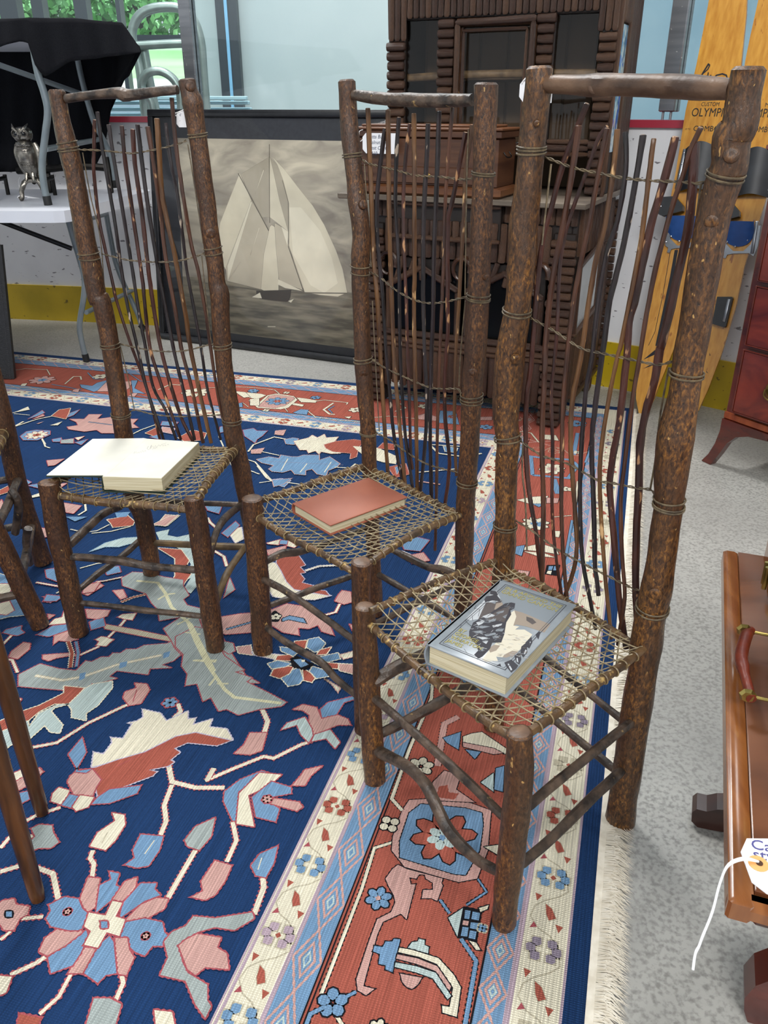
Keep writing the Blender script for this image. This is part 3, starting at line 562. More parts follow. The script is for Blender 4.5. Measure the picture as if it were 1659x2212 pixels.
FIELD = '''
@0 1350 2.37
r CO 26 300,1410 270,1270 190,1240 100,1230 0,1260
r CO 20 220,1490 110,1500
r CO 22 470,1290 480,1220 460,1190 475,1150
r CO 26 855,1400 1000,1150
r CO 26 860,700 880,800 1000,830 1150,830
r CO 24 880,815 840,920 850,1000 820,1075
r CO 20 1050,795 1200,730 1350,670 1400,680 1540,610 1600,590
r CO 26 1095,730 1060,790
r CO 22 1190,1000 1210,1100 1160,1210
r CO 28 1345,1285 1350,1340 1300,1480
r CO 20 370,1770 300,1900 200,1990
r CO 22 620,1780 630,1830 590,1920
r CO 24 240,1690 180,1730 50,1790
r CO 20 310,930 190,970 110,1010 80,1060
r CO 20 0,1140 60,1070 170,1080
r CO 18 130,630 240,610 290,600 450,500 640,410 690,395
r CO 20 910,400 925,440 890,470
r CO 24 1340,425 1370,490 1350,560
r CO 16 0,1610 60,1560
p PO 450,1290 510,1295 490,1440 440,1470 410,1400
p BO 560,1260 610,1270 590,1330 615,1340 575,1400 490,1470 510,1330 570,1300
p PO 640,1310 700,1290 690,1350 620,1415 575,1405
p BO 720,1320 800,1320 790,1350 820,1380 740,1410 610,1500 630,1420
p PO 800,1395 860,1400 840,1450 740,1505 640,1520 650,1500 720,1430
p BO 640,1520 740,1500 830,1520 840,1570 860,1590 840,1640 780,1640 740,1690 690,1670 620,1600 610,1560
p PO 590,1600 650,1600 660,1660 685,1700 645,1790 590,1780
p BO 500,1640 560,1590 580,1620 595,1780 540,1790 500,1830 430,1780
p PO 430,1650 490,1650 470,1690 420,1780 350,1780 380,1720
p BO 440,1560 450,1590 410,1680 370,1740 260,1780 245,1700 300,1660
p PO 300,1550 400,1540 420,1570 330,1640 240,1690 200,1670 230,1600
p BO 330,1390 400,1400 420,1450 455,1480 440,1540 400,1560 350,1560 260,1540 235,1500 260,1460 250,1430
p CO 575,1410 625,1420 590,1490 640,1505 610,1590 545,1570 500,1650 430,1635 465,1565 430,1540 455,1470 540,1485
p BO 515,1515 548,1515 550,1548 518,1550
b PO 345,1465,16,5
b PO 745,1590,16,5
p PO 690,295 750,300 765,330 720,400 660,410 630,370 640,340 700,320
b BO 870,395,38,6
p PO 1280,550 1365,550 1340,640 1280,662 1200,655 1250,610
p CO 575,960 635,970 640,1020 590,1100 540,1150 460,1130 500,1060 590,1000
p BO 720,1070 835,1080 815,1150 760,1230 700,1240 640,1225 690,1190 680,1150
p GO 1100,985 1080,1080 1020,1150 960,1130 945,1100 1000,1030
p BO 1420,1130 1400,1220 1360,1290 1310,1280 1285,1230 1330,1170
p PO 1100,1205 1185,1230 1150,1310 1100,1380 1050,1405 980,1390 1040,1360 1030,1310
r C- 6 790,1100 740,1170
r C- 6 1340,1190 1320,1250
r S- 5 550,1060 520,1115
r O- 5 700,330 680,390
p CL 730,430 820,450 850,490 960,440 960,480 1000,475 985,510 1085,480 1070,520 1160,530 1190,585 1120,600 1000,555 900,570 740,650 600,690 470,725 480,650 530,660 575,600 570,575 630,580 680,500 655,500 700,490 735,470
p RL 470,735 600,690 740,650 900,570 1000,550 1180,590 1110,615 960,600 890,630 920,650 870,690 890,700 860,720 760,740 800,750 780,770 620,830 500,870 490,830 510,780
r O- 3 600,720 850,600
p PO 400,740 470,735 515,790 490,830 470,880 380,870 345,800 360,770
p CO 300,830 355,845 320,920 260,900 270,860
p BO 355,865 405,875 370,935 315,920
p CO 410,870 480,880 450,930 390,950 370,930
p BO 500,880 560,840 720,820 700,860 560,910 470,915
p BO 420,575 440,650 400,720 385,750 440,755 470,735 400,745 350,660
p BO 1340,745 1390,760 1220,850 1240,1000 1190,1000 1145,900 1150,850 1230,790
p CO 1330,755 1440,765 1380,820 1270,870 1300,1030 1210,1015 1225,860
p BO 1390,800 1490,830 1490,860 1380,880 1400,920 1430,940 1410,1005 1310,980 1290,880
p PO 1360,880 1530,905 1550,930 1520,950 1360,905
b PO 1368,890,24,6
p PO 1540,770 1560,740 1650,720 1590,770 1560,820 1495,820
p GO 990,1490 1100,1500 1290,1470 1300,1500 1200,1560 1100,1545 1010,1570 920,1640 930,1720 960,1780 1060,1840 1060,1920 1080,1950 1050,2010 1000,1940 950,1820 820,1790 860,1700 840,1620 880,1570 950,1540
p PO 1010,1580 1070,1590 1130,1600 1110,1650 1160,1680 1170,1760 1050,1750 1000,1790 960,1760 915,1640 950,1610
p PO 10,1410 70,1400 80,1430 150,1440 140,1480 100,1500 70,1560 20,1560 -20,1500 -20,1440
p BK 30,1465 60,1465 60,1492 30,1492
p GO 200,1020 265,1025 270,1060 300,1110 260,1140 200,1140 150,1155 120,1140 180,1080 160,1040
p GO 480,1910 560,1910 620,1940 580,2080 430,2080
p CO 790,1970 880,1980 900,2080 800,2080
p RO 100,1990 210,2010 180,2080 80,2080
p CO -40,1790 60,1800 30,1880 -40,1910
p BO -20,670 45,690 20,760 -20,750
p CO 20,780 150,720 160,760 20,830
p PO 30,830 200,730 220,750 140,820 50,870
p BO 50,870 140,850 150,890 90,920 50,900
@0 1280 2.38
r CO 13 20,340 62,345 90,410
r CO 13 62,215 -20,300
r CO 13 600,185 550,235
r CO 13 510,275 405,322 360,318
r CO 14 650,130 600,190
p GO 95,420 205,365 300,390 390,400 440,350 470,355 520,330 560,330 580,310 620,310 650,290 700,290 740,270 860,260 930,230 952,300 890,350 830,370 880,385 770,390 760,420 600,400 560,430 600,440 500,465 470,465 465,505 400,480 330,500 200,490 95,480
r CS 12 180,425 320,450 430,430 600,370 830,320
p B- 410,415 440,408 435,440 405,452
p B- 615,360 655,352 648,378 612,390
p B- 840,310 875,300 868,328 838,338
p RC -20,670 80,620 200,580 330,515 330,480 430,490 360,570 280,570 200,610 140,660 60,690 -20,725
p MC 575,455 575,490 500,580 440,620 440,655 370,640 370,600 350,572 280,590 260,610 320,680 305,720 260,715 230,680 150,750 140,720 30,800 -20,750 -20,725 140,660 150,690 200,620 300,575 355,572 440,490 480,470
p PO 120,255 155,260 150,290 90,340 45,330 60,300
p BO 70,180 110,170 105,190 125,205 90,220 60,215 15,205 30,190
p BO 220,20 320,15 300,30 260,50 220,45 250,30
p CO 520,225 545,228 560,235 585,240 560,260 545,275 495,270 510,250 490,240
p PO 220,320 280,315 360,310 380,320 290,335 250,350 220,340
p CO 630,110 700,105 680,140 640,135 605,125
p SO 530,160 700,190 890,230 880,250 740,225 540,185
p PO 280,220 370,190 400,240 350,250 300,245 275,265
p BO 200,210 270,170 370,160 370,185 250,225 190,215
p BO 460,150 530,125 540,170 470,190
p CO 330,90 360,110 360,155 250,165 280,135 320,125
p PO 440,85 565,90 550,120 500,135 450,130
r RC 16 350,250 370,310 360,385
r BO 14 390,250 402,310 392,380
p PO 245,110 280,115 250,135
p CO 50,540 110,545 90,580 50,575
@160 1080 2.38
r C- 9 90,170 190,160 290,135
r CO 13 685,90 700,115 740,150
r CO 14 720,260 770,290 785,340
r CO 9 110,420 160,415 250,395
r C- 9 30,350 120,325 250,310
r RC 12 240,525 300,500 385,480
p MB 80,265 160,220 250,195 330,190 340,210 230,240 160,240
p M- 420,165 490,150 480,180 530,190 640,165 620,260 660,300 650,420 600,480 560,460 600,400 560,420 600,330 560,260 520,240 440,210
p RC 430,245 550,255 590,310 580,330 520,370 600,380 560,435 490,430 520,390 520,300
p RC 170,100 230,90 270,75 310,110 300,130 200,140 190,120
p B- 210,65 290,60 270,85 220,90
p PC 440,110 470,75 540,80 480,130 420,130
p GO 245,400 300,370 390,375 460,395 560,410 560,440 590,490 560,510 580,540 660,560 690,640 760,700 790,760 880,900 952,940 600,940 600,870 560,850 560,800 520,760 500,720 460,660 550,600 440,620 430,560 400,530 370,480 250,440
p PO 50,440 120,420 150,440 70,490 45,480
p PO 200,465 250,460 270,500 240,510
p BO 150,345 230,340 240,370 170,385
p CL 790,155 860,140 870,200 830,220 810,190
p BO 760,170 830,110 850,130 790,190
p GO 800,400 825,460 770,500 780,470
p PO 640,590 760,600 850,585 910,580 910,680 780,690 660,650
r BK 10 780,665 910,628
@0 1350 2.37
p GO 900,60 1000,10 1060,20 1150,160 1250,230 1200,240 1290,270 1260,290 1340,330 1380,350 1465,395 1440,415 1330,430 1220,460 1160,430 1120,440 1080,370 1040,390 1010,300 950,310 960,250 930,210 940,150 900,110
r Y- 20 960,-20 1000,80 1060,200 1150,330 1200,370 1440,400
r Y- 12 995,180 1110,180
r Y- 12 1070,310 1110,260
r Y- 12 1110,300 1170,300
@160 1080 2.38
r Y- 18 320,415 430,425 470,480 500,550 600,640 680,800 720,880
r Y- 12 430,512 475,485 520,480
r Y- 12 530,640 600,605
r Y- 12 610,825 730,832
r Y- 10 570,680 650,690
@440 1360 2.38
p PC 170,90 240,80 250,130 180,120
p CL 250,115 400,130 380,155 260,130
p PC 690,175 775,180 800,235 700,210
p CP 700,130 775,110 800,130 720,150
p CP 620,250 700,300 690,320 660,280
p RC 470,60 530,55 520,95 500,110 455,90
p BC 540,50 590,40 625,70 600,105 570,115 530,90
p RC 600,105 655,90 630,125 580,130
p BC 600,140 690,120 700,150 640,165 560,150
p RC 560,165 690,175 690,200 620,195
p BC 560,190 640,215 640,240 580,250 545,215
p RC 510,200 550,225 570,250 555,270 515,260
p BC 490,195 510,255 490,280 435,290 400,250 450,210
p RC 460,190 440,225 390,250 345,235 360,205 420,190
p BC 330,175 380,160 450,175 420,190 350,200
p RC 380,135 440,130 470,150 440,160 370,155
p BC 395,90 440,95 480,120 460,135 400,110
p KK 450,150 480,140 560,180 520,205 460,190
p B- 460,155 500,150 540,180 500,195
p C- 500,155 520,155 520,165 505,167
p GO 100,60 150,70 160,110 130,125 90,100
p BO 600,410 640,375 700,360 800,335 800,350 720,375 680,440 610,460
p PO 460,410 510,385 580,400 605,460 640,450 690,440 740,460 755,490 690,490 640,510 565,540 540,500 545,440 510,415
p MO 400,515 430,480 520,450 555,510 560,545 540,580 500,540 480,490
p MO 555,575 570,540 650,515 700,580 675,610 630,560
@560 1000 5.027
r CL 26 500,1170 650,1120 870,1110
r CO 26 875,1530 830,1620 720,1650
p PO 120,1600 300,1530 500,1560 620,1610 750,1730 810,1870 680,1830 640,1760 540,1800 420,1790 430,1870 260,1840 100,1740
p BK 250,1690 330,1660 480,1690 510,1740 320,1700 250,1720
p KK 120,1650 170,1610 240,1660 200,1720 130,1720
b C- 180,1670,60,5
p CL 40,1050 180,1090 260,1200 310,1300 380,1380 500,1410 780,1440 600,1485 400,1480 200,1460 150,1450 60,1300
p RL 190,1030 430,1010 500,1110 440,1130 500,1190 440,1200 490,1260 460,1300 580,1330 560,1370 720,1390 760,1440 380,1370 300,1290 240,1170 190,1090
p PO 860,1430 900,1385 990,1400 1010,1510 920,1535 820,1500
p CO 80,870 230,830 210,890 100,880
p CO 310,840 410,900 380,920 300,900
p PO 80,950 290,900 280,950 100,1000
p BO 230,840 310,840 300,885 220,880
p BL 150,180 240,170 340,190 270,260 170,230
r C- 24 -20,30 80,160 140,195
r C- 16 0,215 140,195
r C- 18 290,210 500,240
p PO 980,1750 1040,1780 1020,1830
@860 1150 2.9625
p BO 20,60 120,30 200,50 140,120 40,110
p CL 30,120 100,150 60,180
p PO 60,150 160,130 200,180 90,200
@480 800 2.676
r C- 11 150,470 180,430 300,385 390,402
r C- 10 145,515 190,530 270,620 290,640
r C- 9 150,575 215,600
r C- 9 230,470 330,492
r C- 9 -20,380 60,560 120,570
p BO 120,345 180,335 200,350 260,350 230,380 200,400 190,420 130,380
p BP 360,400 410,390 440,395 415,430 370,425
p CP 415,410 500,390 520,375 550,390 590,370 600,390 670,385 650,410 740,420 760,440 680,480 630,482 570,470 560,485 540,465 500,478 490,460 450,460
p RP 590,430 660,410 760,400 830,410 790,440 775,500 740,512 745,480 640,470 600,450
p CC 760,440 900,450 1010,500 1000,540 930,530 830,500
p PP 310,350 365,345 350,375 305,370
p PP 170,460 240,450 220,480 170,480
p BP 200,515 270,500 330,510 340,490 400,500 440,500 470,490 560,490 560,520 620,500 680,540 660,560 610,580 600,610 550,600 520,570 480,580 480,605 420,600 400,575 350,590 290,585 270,570 300,550 230,535
r C- 6 380,510 340,580
r C- 6 490,540 450,590
r C- 6 630,530 590,590
r U- 3 240,525 700,548
p BP 290,635 400,625 350,660 300,672
p RP 930,420 1010,430 990,460 900,450
r C- 14 1200,430 1250,480 1400,500 1500,480
r C- 12 1210,430 1380,440
r C- 12 1130,590 1350,570
p RP 960,560 1060,540 1080,600 1000,620
p BP 1000,560 1040,550 1010,600
p BC 1280,440 1360,450 1350,475 1290,470
r P- 14 1130,640 1260,660
r C- 10 650,560 740,565 770,540
@0 740 2.9625
r C- 12 85,540 240,490 340,470
r C- 8 90,455 190,465
r C- 10 850,585 900,560 1010,520
r C- 12 270,620 290,652
p PO 445,490 540,490 570,460 650,460 620,490 700,480 730,470 760,490 880,490 850,520 885,545 820,550 760,545 740,580 650,580 620,560 540,570 440,555 430,540 500,530 490,510
r BK 6 565,508 720,528
p RC 380,430 450,420 440,450 420,490 330,470
p BO 450,450 510,430 470,465 430,480
p C- 320,530 400,505 370,530
p P- 230,520 280,505 250,520
p C- 60,455 110,440 180,410 190,430 110,445
p BO 130,600 170,570 230,560 320,565 320,590 240,625 150,625
b CO 235,592,70,9
b RK 235,592,28,5
p BO 335,620 390,610 400,635 340,635
p GO 390,625 470,615 470,645 390,645
p CO 480,610 540,600 500,625
p BO 480,640 560,620 520,655
p BO 180,490 270,435 285,450 240,470
p PO 210,490 275,460 285,470 230,485
p RC 930,580 1010,540 1060,560 990,600
p PL 1040,540 1120,550 1100,585 1030,570
p RC 1140,610 1230,560 1320,580 1300,625 1180,632
p BO 1040,505 1140,510 1120,535 1030,530
p BO 960,605 1010,590 1020,620
p BO 1410,540 1450,535 1440,570 1400,580
@0 860 2.9625
r C- 13 545,680 550,720 500,750
r C- 10 270,260 290,310 320,320
r CO 13 230,1180 400,1210
r C- 12 360,1250 430,1210
r C- 10 450,840 540,860 620,850 700,810
r C- 12 620,1180 770,1150
r C- 14 60,200 150,150
p BO 180,560 290,540 300,590
p PO 260,590 300,560 430,545 370,585
p C- 190,630 290,595 300,620 200,640
p PO 300,400 410,390 350,430 310,435
p PO 400,670 520,690 470,740 410,730
p B- 420,760 560,760 480,790
p BO 1300,670 1420,690 1400,740 1330,720
p PC 980,810 1080,760 1140,750 1060,820
p PO 255,830 310,840 310,890 270,890
p BO 290,1100 350,1090 400,1140 380,1180 300,1150
p PO 350,1090 440,1130 390,1160
p BO 300,1260 400,1270 360,1300 280,1300
p PO 540,1200 640,1180 600,1240 530,1250
p BC -20,1120 80,1150 100,1250 160,1300 160,1390 60,1400 -20,1420
p CO -20,1190 80,1190 60,1260 -20,1250
p CO -20,1320 60,1300 90,1360 40,1390 -20,1380
p RO -20,1265 50,1270 40,1300 -20,1300
p PO 0,760 30,700 10,650 -20,700
p BO 110,540 160,520 200,540 150,570
p RC 0,590 60,560 60,600 0,620
'''
draw(fl, ORN, uvp, .0048, jag=.004)
fl.dz += .0001
draw(fl, FIELD, uvp, .0068, jag=.004)
def rugmesh():
    me = bpy.data.meshes.new('rug')
    V3 = [(p[0], -p[1], RZ - .003 + p[2] * min(1.0, .004 / fl.dz)) for p in fl.v]; F_ = [tuple(reversed(f)) for f in fl.f]
    # slab edge under the pattern
    o = len(V3); u0, u1, v0, v1 = U0, .484, -.578, V1
    for z in (.0005, RZ - .0031): V3 += [(u0, -v0, z), (u1, -v0, z), (u1, -v1, z), (u0, -v1, z)]
    F_ += [(o, o + 4, o + 5, o + 1), (o + 1, o + 5, o + 6, o + 2), (o + 2, o + 6, o + 7, o + 3), (o + 3, o + 7, o + 4, o), (o, o + 1, o + 2, o + 3)]
    cols = fl.c + [RC['N']] * 5
    me.from_pydata(V3, [], F_); ca = me.color_attributes.new('Col', 'FLOAT_COLOR', 'CORNER'); data = []
    for p in me.polygons: data += list(cols[p.index]) * p.loop_total
    ca.data.foreach_set('color', data)
    m = bpy.data.materials.new('woven_wool'); m.use_nodes = True; N = m.node_tree.nodes; L = m.node_tree.links; b = N['Principled BSDF']; b.inputs['Roughness'].default_value = .92; b.inputs['Specular IOR Level'].default_value = .15
    at = N.new('ShaderNodeAttribute'); at.attribute_name = 'Col'; tc = N.new('ShaderNodeTexCoord')
    def nz(sc, d=2, rz=0):
        mp = N.new('ShaderNodeMapping'); mp.inputs['Scale'].default_value = sc; L.new(tc.outputs['Object'], mp.inputs[0]); n = N.new('ShaderNodeTexNoise'); n.inputs['Scale'].default_value = 1; n.inputs['Detail'].default_value = d; L.new(mp.outputs[0], n.inputs['Vector']); return n.outputs[0]
    def rmp(v, a, b2): r = N.new('ShaderNodeMapRange'); r.inputs[3].default_value = a; r.inputs[4].default_value = b2; L.new(v, r.inputs[0]); return r.outputs[0]
    def mul(a, b2): q = N.new('ShaderNodeMath'); q.operation = 'MULTIPLY'; L.new(a, q.inputs[0]); L.new(b2, q.inputs[1]); return q.outputs[0]
    wv = N.new('ShaderNodeTexWave'); wv.wave_type = 'BANDS'; wv.bands_direction = 'X'; wv.inputs['Scale'].default_value = 62; wv.inputs['Distortion'].default_value = .25; wv.inputs['Detail'].default_value = 1; wv.inputs['Detail Scale'].default_value = 1.5; L.new(tc.outputs['Object'], wv.inputs[0])
    wv2 = N.new('ShaderNodeTexWave'); wv2.bands_direction = 'Y'; wv2.inputs['Scale'].default_value = 95; wv2.inputs['Distortion'].default_value = 1.5; L.new(tc.outputs['Object'], wv2.inputs[0])
    f1 = rmp(nz((330, 7, 1), 3), .5, 1.55); f2 = rmp(nz((3, 3, 1), 3), .88, 1.12); f3 = rmp(wv.outputs[1], .82, 1.08)
    f = mul(mul(f1, f2), f3)
    mx = N.new('ShaderNodeMix'); mx.data_type = 'RGBA'; mx.blend_type = 'MULTIPLY'; mx.inputs[0].default_value = 1; L.new(at.outputs[0], mx.inputs[6]); L.new(f, mx.inputs[7]); L.new(mx.outputs[2], b.inputs['Base Color'])
    hh = mul(rmp(wv.outputs[1], .2, 1), rmp(wv2.outputs[1], .6, 1)); bp = N.new('ShaderNodeBump'); bp.inputs['Strength'].default_value = .8; bp.inputs['Distance'].default_value = .003; L.new(hh, bp.inputs['Height']); L.new(bp.outputs[0], b.inputs['Normal'])
    me.materials.append(m); o = bpy.data.objects.new('rug', me); COL.objects.link(o); o.location = RO; o.rotation_euler = (0, 0, math.atan2(EU.y, EU.x))
    return o
rug = rugmesh(); rug['label'] = 'blue woven rug with rust border, floral pattern, under the twig-back chairs'; rug['category'] = 'rug'
# fringe and its cream selvage along the right edge
rf = random.Random(5); mb = MB()
mb.box((.4895, (.565 - V1) / 2, .004), (.011, V1 + .565, .006))
s_ = -.5
while s_ < V1:
    for k in range(5):
        l = rf.uniform(.026, .052); a = rf.uniform(-.2, .8); z = rf.uniform(.002, .010); wd = .0011
        y = -s_ + rf.uniform(-.003, .003); p0 = V((.493, y, .006)); p1 = V((.493 + l * .5, y - l * .25 * a, z + .004)); p2 = V((.493 + l, y - l * .7 * a + rf.uniform(-.004, .004), .002))
        mb.add([p0 + V((0, wd, 0)), p0 - V((0, wd, 0)), p1 - V((0, wd, 0)), p1 + V((0, wd, 0)), p2], [(0, 1, 2, 3), (3, 2, 4)])
    s_ += .0022
me = bpy.data.meshes.new('fringe'); me.from_pydata(mb.v, [], mb.f); me.materials.append(mat('fringe_wool', '#ece5d6', '#d9d0be', rough=.9, scale=(60, 60, 60)))
fo = bpy.data.objects.new('fringe', me); COL.objects.link(fo); fo.parent = rug; fo['kind'] = 'stuff'; fo['label'] = 'cream wool fringe'
# ================================================================ CHAIRS
RZF = .006      # rug surface the chairs stand on
def knot(mb, p, r, out, m=8):
    out = V(out).normalized(); mb.lathe([(r * 1.3, -.006), (r * 1.2, 0), (r * .9, r * .2), (r * .6, r * .27), (r * .3, r * .24), (r * .05, r * .2)], V(p), out, 12)
def log_px(plane, s, o, k, bark, parent, name, n=14, top=0.0, rough=.10, foot=False, rs=22, seed=0, cham=.004, k2=5, ends=None, knots=()):
    P, R = [], []
    for a in pts(s, o, k):
        p = plane(a[0], a[1]); P.append(p); R.append(px2m(a[2], p) / 2)
    if foot:
        p, q = P[-1], P[-2]; d = (p - q); d = d * ((p.z - foot) / -d.z) if d.z else d
        P.append(p + d) if p.z > foot + .01 else P.__setitem__(-1, V((p.x, p.y, foot)))
        if len(P) > len(R): R.append(R[-1])
    Q, RR = smooth_path(P, R, k2); mb = MB(); mb.tube(Q, RR, n, rough=rough, rs=rs, seed=seed, capmi=1, cham=cham)
    for (kx, ky, kr) in knots:
        i = min(range(len(Q)), key=lambda i: (plane((o[0] + kx / k), (o[1] + ky / k)) - Q[i]).length); c = plane(o[0] + kx / k, o[1] + ky / k)
        tc = (CAM - Q[i]).normalized(); lat = c - Q[i]; rr = RR[i]; l = min(lat.length, rr * .93); fw = math.sqrt(max(rr * rr - l * l, 0)); d = (lat.normalized() * l if lat.length > 1e-5 else V((0, 0, 0))) + (tc - (Q[i] - Q[max(i-1,0)]).normalized() * tc.dot((Q[i] - Q[max(i-1,0)]).normalized())).normalized() * fw
        knot(mb, Q[i] + d, kr / k / F * (Q[i] - CAM).dot(FWD), d)
    return mk(name, mb, [bark, CUT], parent), Q, RR
def at_path(Q, R, z):
    i = min(range(len(Q)), key=lambda i: abs(Q[i].z - z)); return Q[i], R[i]
WRAP = mat('rawhide_wrap', '#66543a', '#97835c', rough=.4, scale=(60, 60, 60))
def seat(root, rails, d=.0165, sag=.006, rot=0.0):    # kagome rawhide lacing stretched between four rails (front, left, right, back)
    f_, l_, r_, b_ = rails; mid = lambda a, b2: V(((a.x + b2.x) / 2, (a.y + b2.y) / 2))
    P = [mid(f_[0][0], l_[0][0]), mid(f_[0][-1], r_[0][0]), mid(r_[0][-1], b_[0][-1]), mid(l_[0][-1], b_[0][0])]; allr = [(q, r) for R_ in rails for q, r in zip(*R_)]
    fine_ = []
    for Q_, R_ in rails:
        for i in range(len(Q_) - 1):
            for k in range(4): fine_.append((Q_[i].lerp(Q_[i + 1], k / 4), R_[i]))
    def snap(q): 
        p, r = min(fine_, key=lambda a: (a[0].x - q.x) ** 2 + (a[0].y - q.y) ** 2); return p + V((0, 0, r * .75))
    c = sum(P, V((0, 0))) / 4; ax = (P[1] - P[0] + P[2] - P[3]).normalized(); ay = V((-ax.y, ax.x)); mb = MB(); rs = random.Random(int(abs(c.x) * 1e4)); half = max((p - c).length for p in P)
    for f in range(3):
        a = math.radians(90 + rot + 120 * f); nn = ax * math.cos(a) + ay * math.sin(a); tt = V((-nn.y, nn.x)); ph = .5 if f == 0 else 0; k = -int(half / d) - 1
        while k * d < half + d:
            off = (k + ph) * d + rs.uniform(-.0007, .0007); lo, hi = -9, 9; o = c + nn * off; ok = True; k += 1
            for i in range(4):
                p, q = P[i], P[(i + 1) % 4]; e = q - p; m = V((-e.y, e.x)).normalized()
                if m.dot(c - p) < 0: m = -m
                den = m.dot(tt); num = m.dot(p - o)
                if abs(den) < 1e-6:
                    if m.dot(o - p) < 0: ok = False
                elif den > 0: lo = max(lo, num / den)
                else: hi = min(hi, num / den)
            if not ok or hi - lo < .03: continue
            A = snap(o + tt * lo); B = snap(o + tt * hi)
            if (A - B).length < .025: continue
            seg = max(3, int((hi - lo) / .03)); path = []
            for j in range(seg + 1):
                t = j / seg; q = A.lerp(B, t) + V((nn.x, nn.y, 0)) * (rs.uniform(-.0007, .0007) if 0 < j < seg else 0); e = math.sin(math.pi * t)
                path.append(q + V((0, 0, -min(e * 3, 1) * (.006 + sag * e) + (f - 1) * .0012 + .001 * (j % 2))))
            mb.tube(path, rs.uniform(.0009, .0013), 5, caps=False)
    return mk('seat_lacing', mb, CANE, root, kind='stuff')
def rail(root, plane, s, o, k, wraps, ends_in=.03, m=None, n=10):
    P, R = [], []
    for a in pts(s, o, k):
        p = plane(a[0], a[1]); P.append(p); R.append(px2m(a[2], p) / 2)
    P[0] = P[0] + (P[0] - P[1]).normalized() * ends_in * .3; P[-1] = P[-1] + (P[-1] - P[-2]).normalized() * ends_in * .3
    Q, RR = smooth_path(P, R, 5); mb = MB(); mb.tube(Q, RR, n, rough=.12, rs=30, seed=len(s)); mk('seat_rail', mb, m or RAILM, root)
    cm = MB(); L = 0; nxt = .018; tot = sum((Q[i + 1] - Q[i]).length for i in range(len(Q) - 1)); rr = random.Random(len(s) * 7)
    for i in range(len(Q) - 1):
        a, b2 = Q[i], Q[i + 1]; l = (b2 - a).length
        while nxt < L + l and nxt < tot - .012:
            t = (nxt - L) / l; ax = (b2 - a).normalized() + V((rr.uniform(-.2, .2), rr.uniform(-.2, .2), 0)); ring(cm, a.lerp(b2, t), ax, RR[i] + .0012, .0013, 14, 4); nxt += wraps * rr.uniform(.8, 1.2)
        L += l
    mk('rail_wrapping', cm, WRAP, root); return Q, RR
def stretcher(root, plane, s, o=(0, 0), k=1.0, m=None, rough=.14):
    P, R = [], []
    for a in pts(s, o, k):
        p = plane(a[0], a[1]); P.append(p); R.append(px2m(a[2], p) / 2)
    P[0] = P[0] + (P[0] - P[1]).normalized() * .012; P[-1] = P[-1] + (P[-1] - P[-2]).normalized() * .012
    Q, RR = smooth_path(P, R, 6); RR = [r * (.82 if i in (0, len(RR) - 1) else 1) for i, r in enumerate(RR)]
    mb = MB(); mb.tube(Q, RR, 10, rough=rough, rs=24, seed=len(s) + P[0].x * 9); return mk('stretcher', mb, m or STRETCH, root)
def stick(root, plane, segs, wpx, m, ext=.03, seed=0):
    P = []; 
    for s, o, k in segs:
        for a in pts(s, o, k): P.append((a[0], a[1]))
    Q3 = [plane(x, y) for x, y in P]; Q3.append(Q3[-1] + (Q3[-1] - Q3[-2]).normalized() * ext)
    R = [px2m(wpx * 1.1 * (1 - .35 * i / len(Q3)), p) / 2 for i, p in enumerate(Q3)]
    Q, RR = smooth_path(Q3, R, 4); mb = MB(); mb.tube(Q, RR, 8, rough=.22, rs=42, seed=seed, capmi=1, cham=.001)
    o = mk('twig_spindle', mb, [m, TWIGEND], root); return Q
def binding(root, plane, s, o, k, lq, lr, rq, rr_, loops=((0,), (0,))):
    mb = MB(); P = [plane(a[0], a[1]) for a in pts(s, o, k)]; twist(mb, P)
    for (Q, R), zs in (((lq, lr), loops[0]), ((rq, rr_), loops[1])):
        for y in zs:
            z = y; p, r = at_path(Q, R, z); i = min(range(len(Q)), key=lambda i: abs(Q[i].z - z)); ax = (Q[min(i + 1, len(Q) - 1)] - Q[max(i - 1, 0)]).normalized()
            t = (z - Q[max(i-1,0)].z) / ((Q[min(i+1,len(Q)-1)].z - Q[max(i-1,0)].z) or 1); p = Q[max(i-1,0)].lerp(Q[min(i+1,len(Q)-1)], max(0, min(1, t)))
            ring(mb, p, ax + V((.07 * math.sin(z * 91), .07, 0)), r * 1.03 + .001, .0014, 22, 5)
    mk('binding_cord', mb, CORD, root)
def zs(plane, ys, o, k, x): return tuple(plane(o[0] + x / k, o[1] + y / k).z for y in ys)

# ---- right-hand chair (nearest)
FLr, FRr, BRr, BLr = (-.020, 1.137), (.182, .838), (.411, 1.042), (.215, 1.28)
R1, K1 = (1000, 100), 2.5175; R2, K2 = (1000, 750), 2.9625; S2, KS = (760, 1160), 2.37; T5, KT = (560, 1450), 1.975
ch = thing('twig_chair', 'nearest tall twig-back chair, seat holding the silver-grey book', 'chair', (.2, 1.07, RZF), 'twig-back chairs')
pb = vplane(BLr, BRr); pf = vplane(FLr, FRr); pr = vplane(FRr, BRr); pl = vplane(FLr, BLr)
_, LQ, LR = log_px(pb, '1165,143,60 1162,200,60 1150,300,58 1142,400,58 1132,470,64 1128,560,60 1120,650,56 1106,740,62 1096,830,62 1093,910,56 1098,960,52 1094,1010,50 1092,1100,46 1090,1180,48 1086,1245,46', (0, 0), 1, BARK[0], ch, 'back_post', foot=RZF, seed=1, knots=((1116, 770, 9), (1160, 265, 6)))
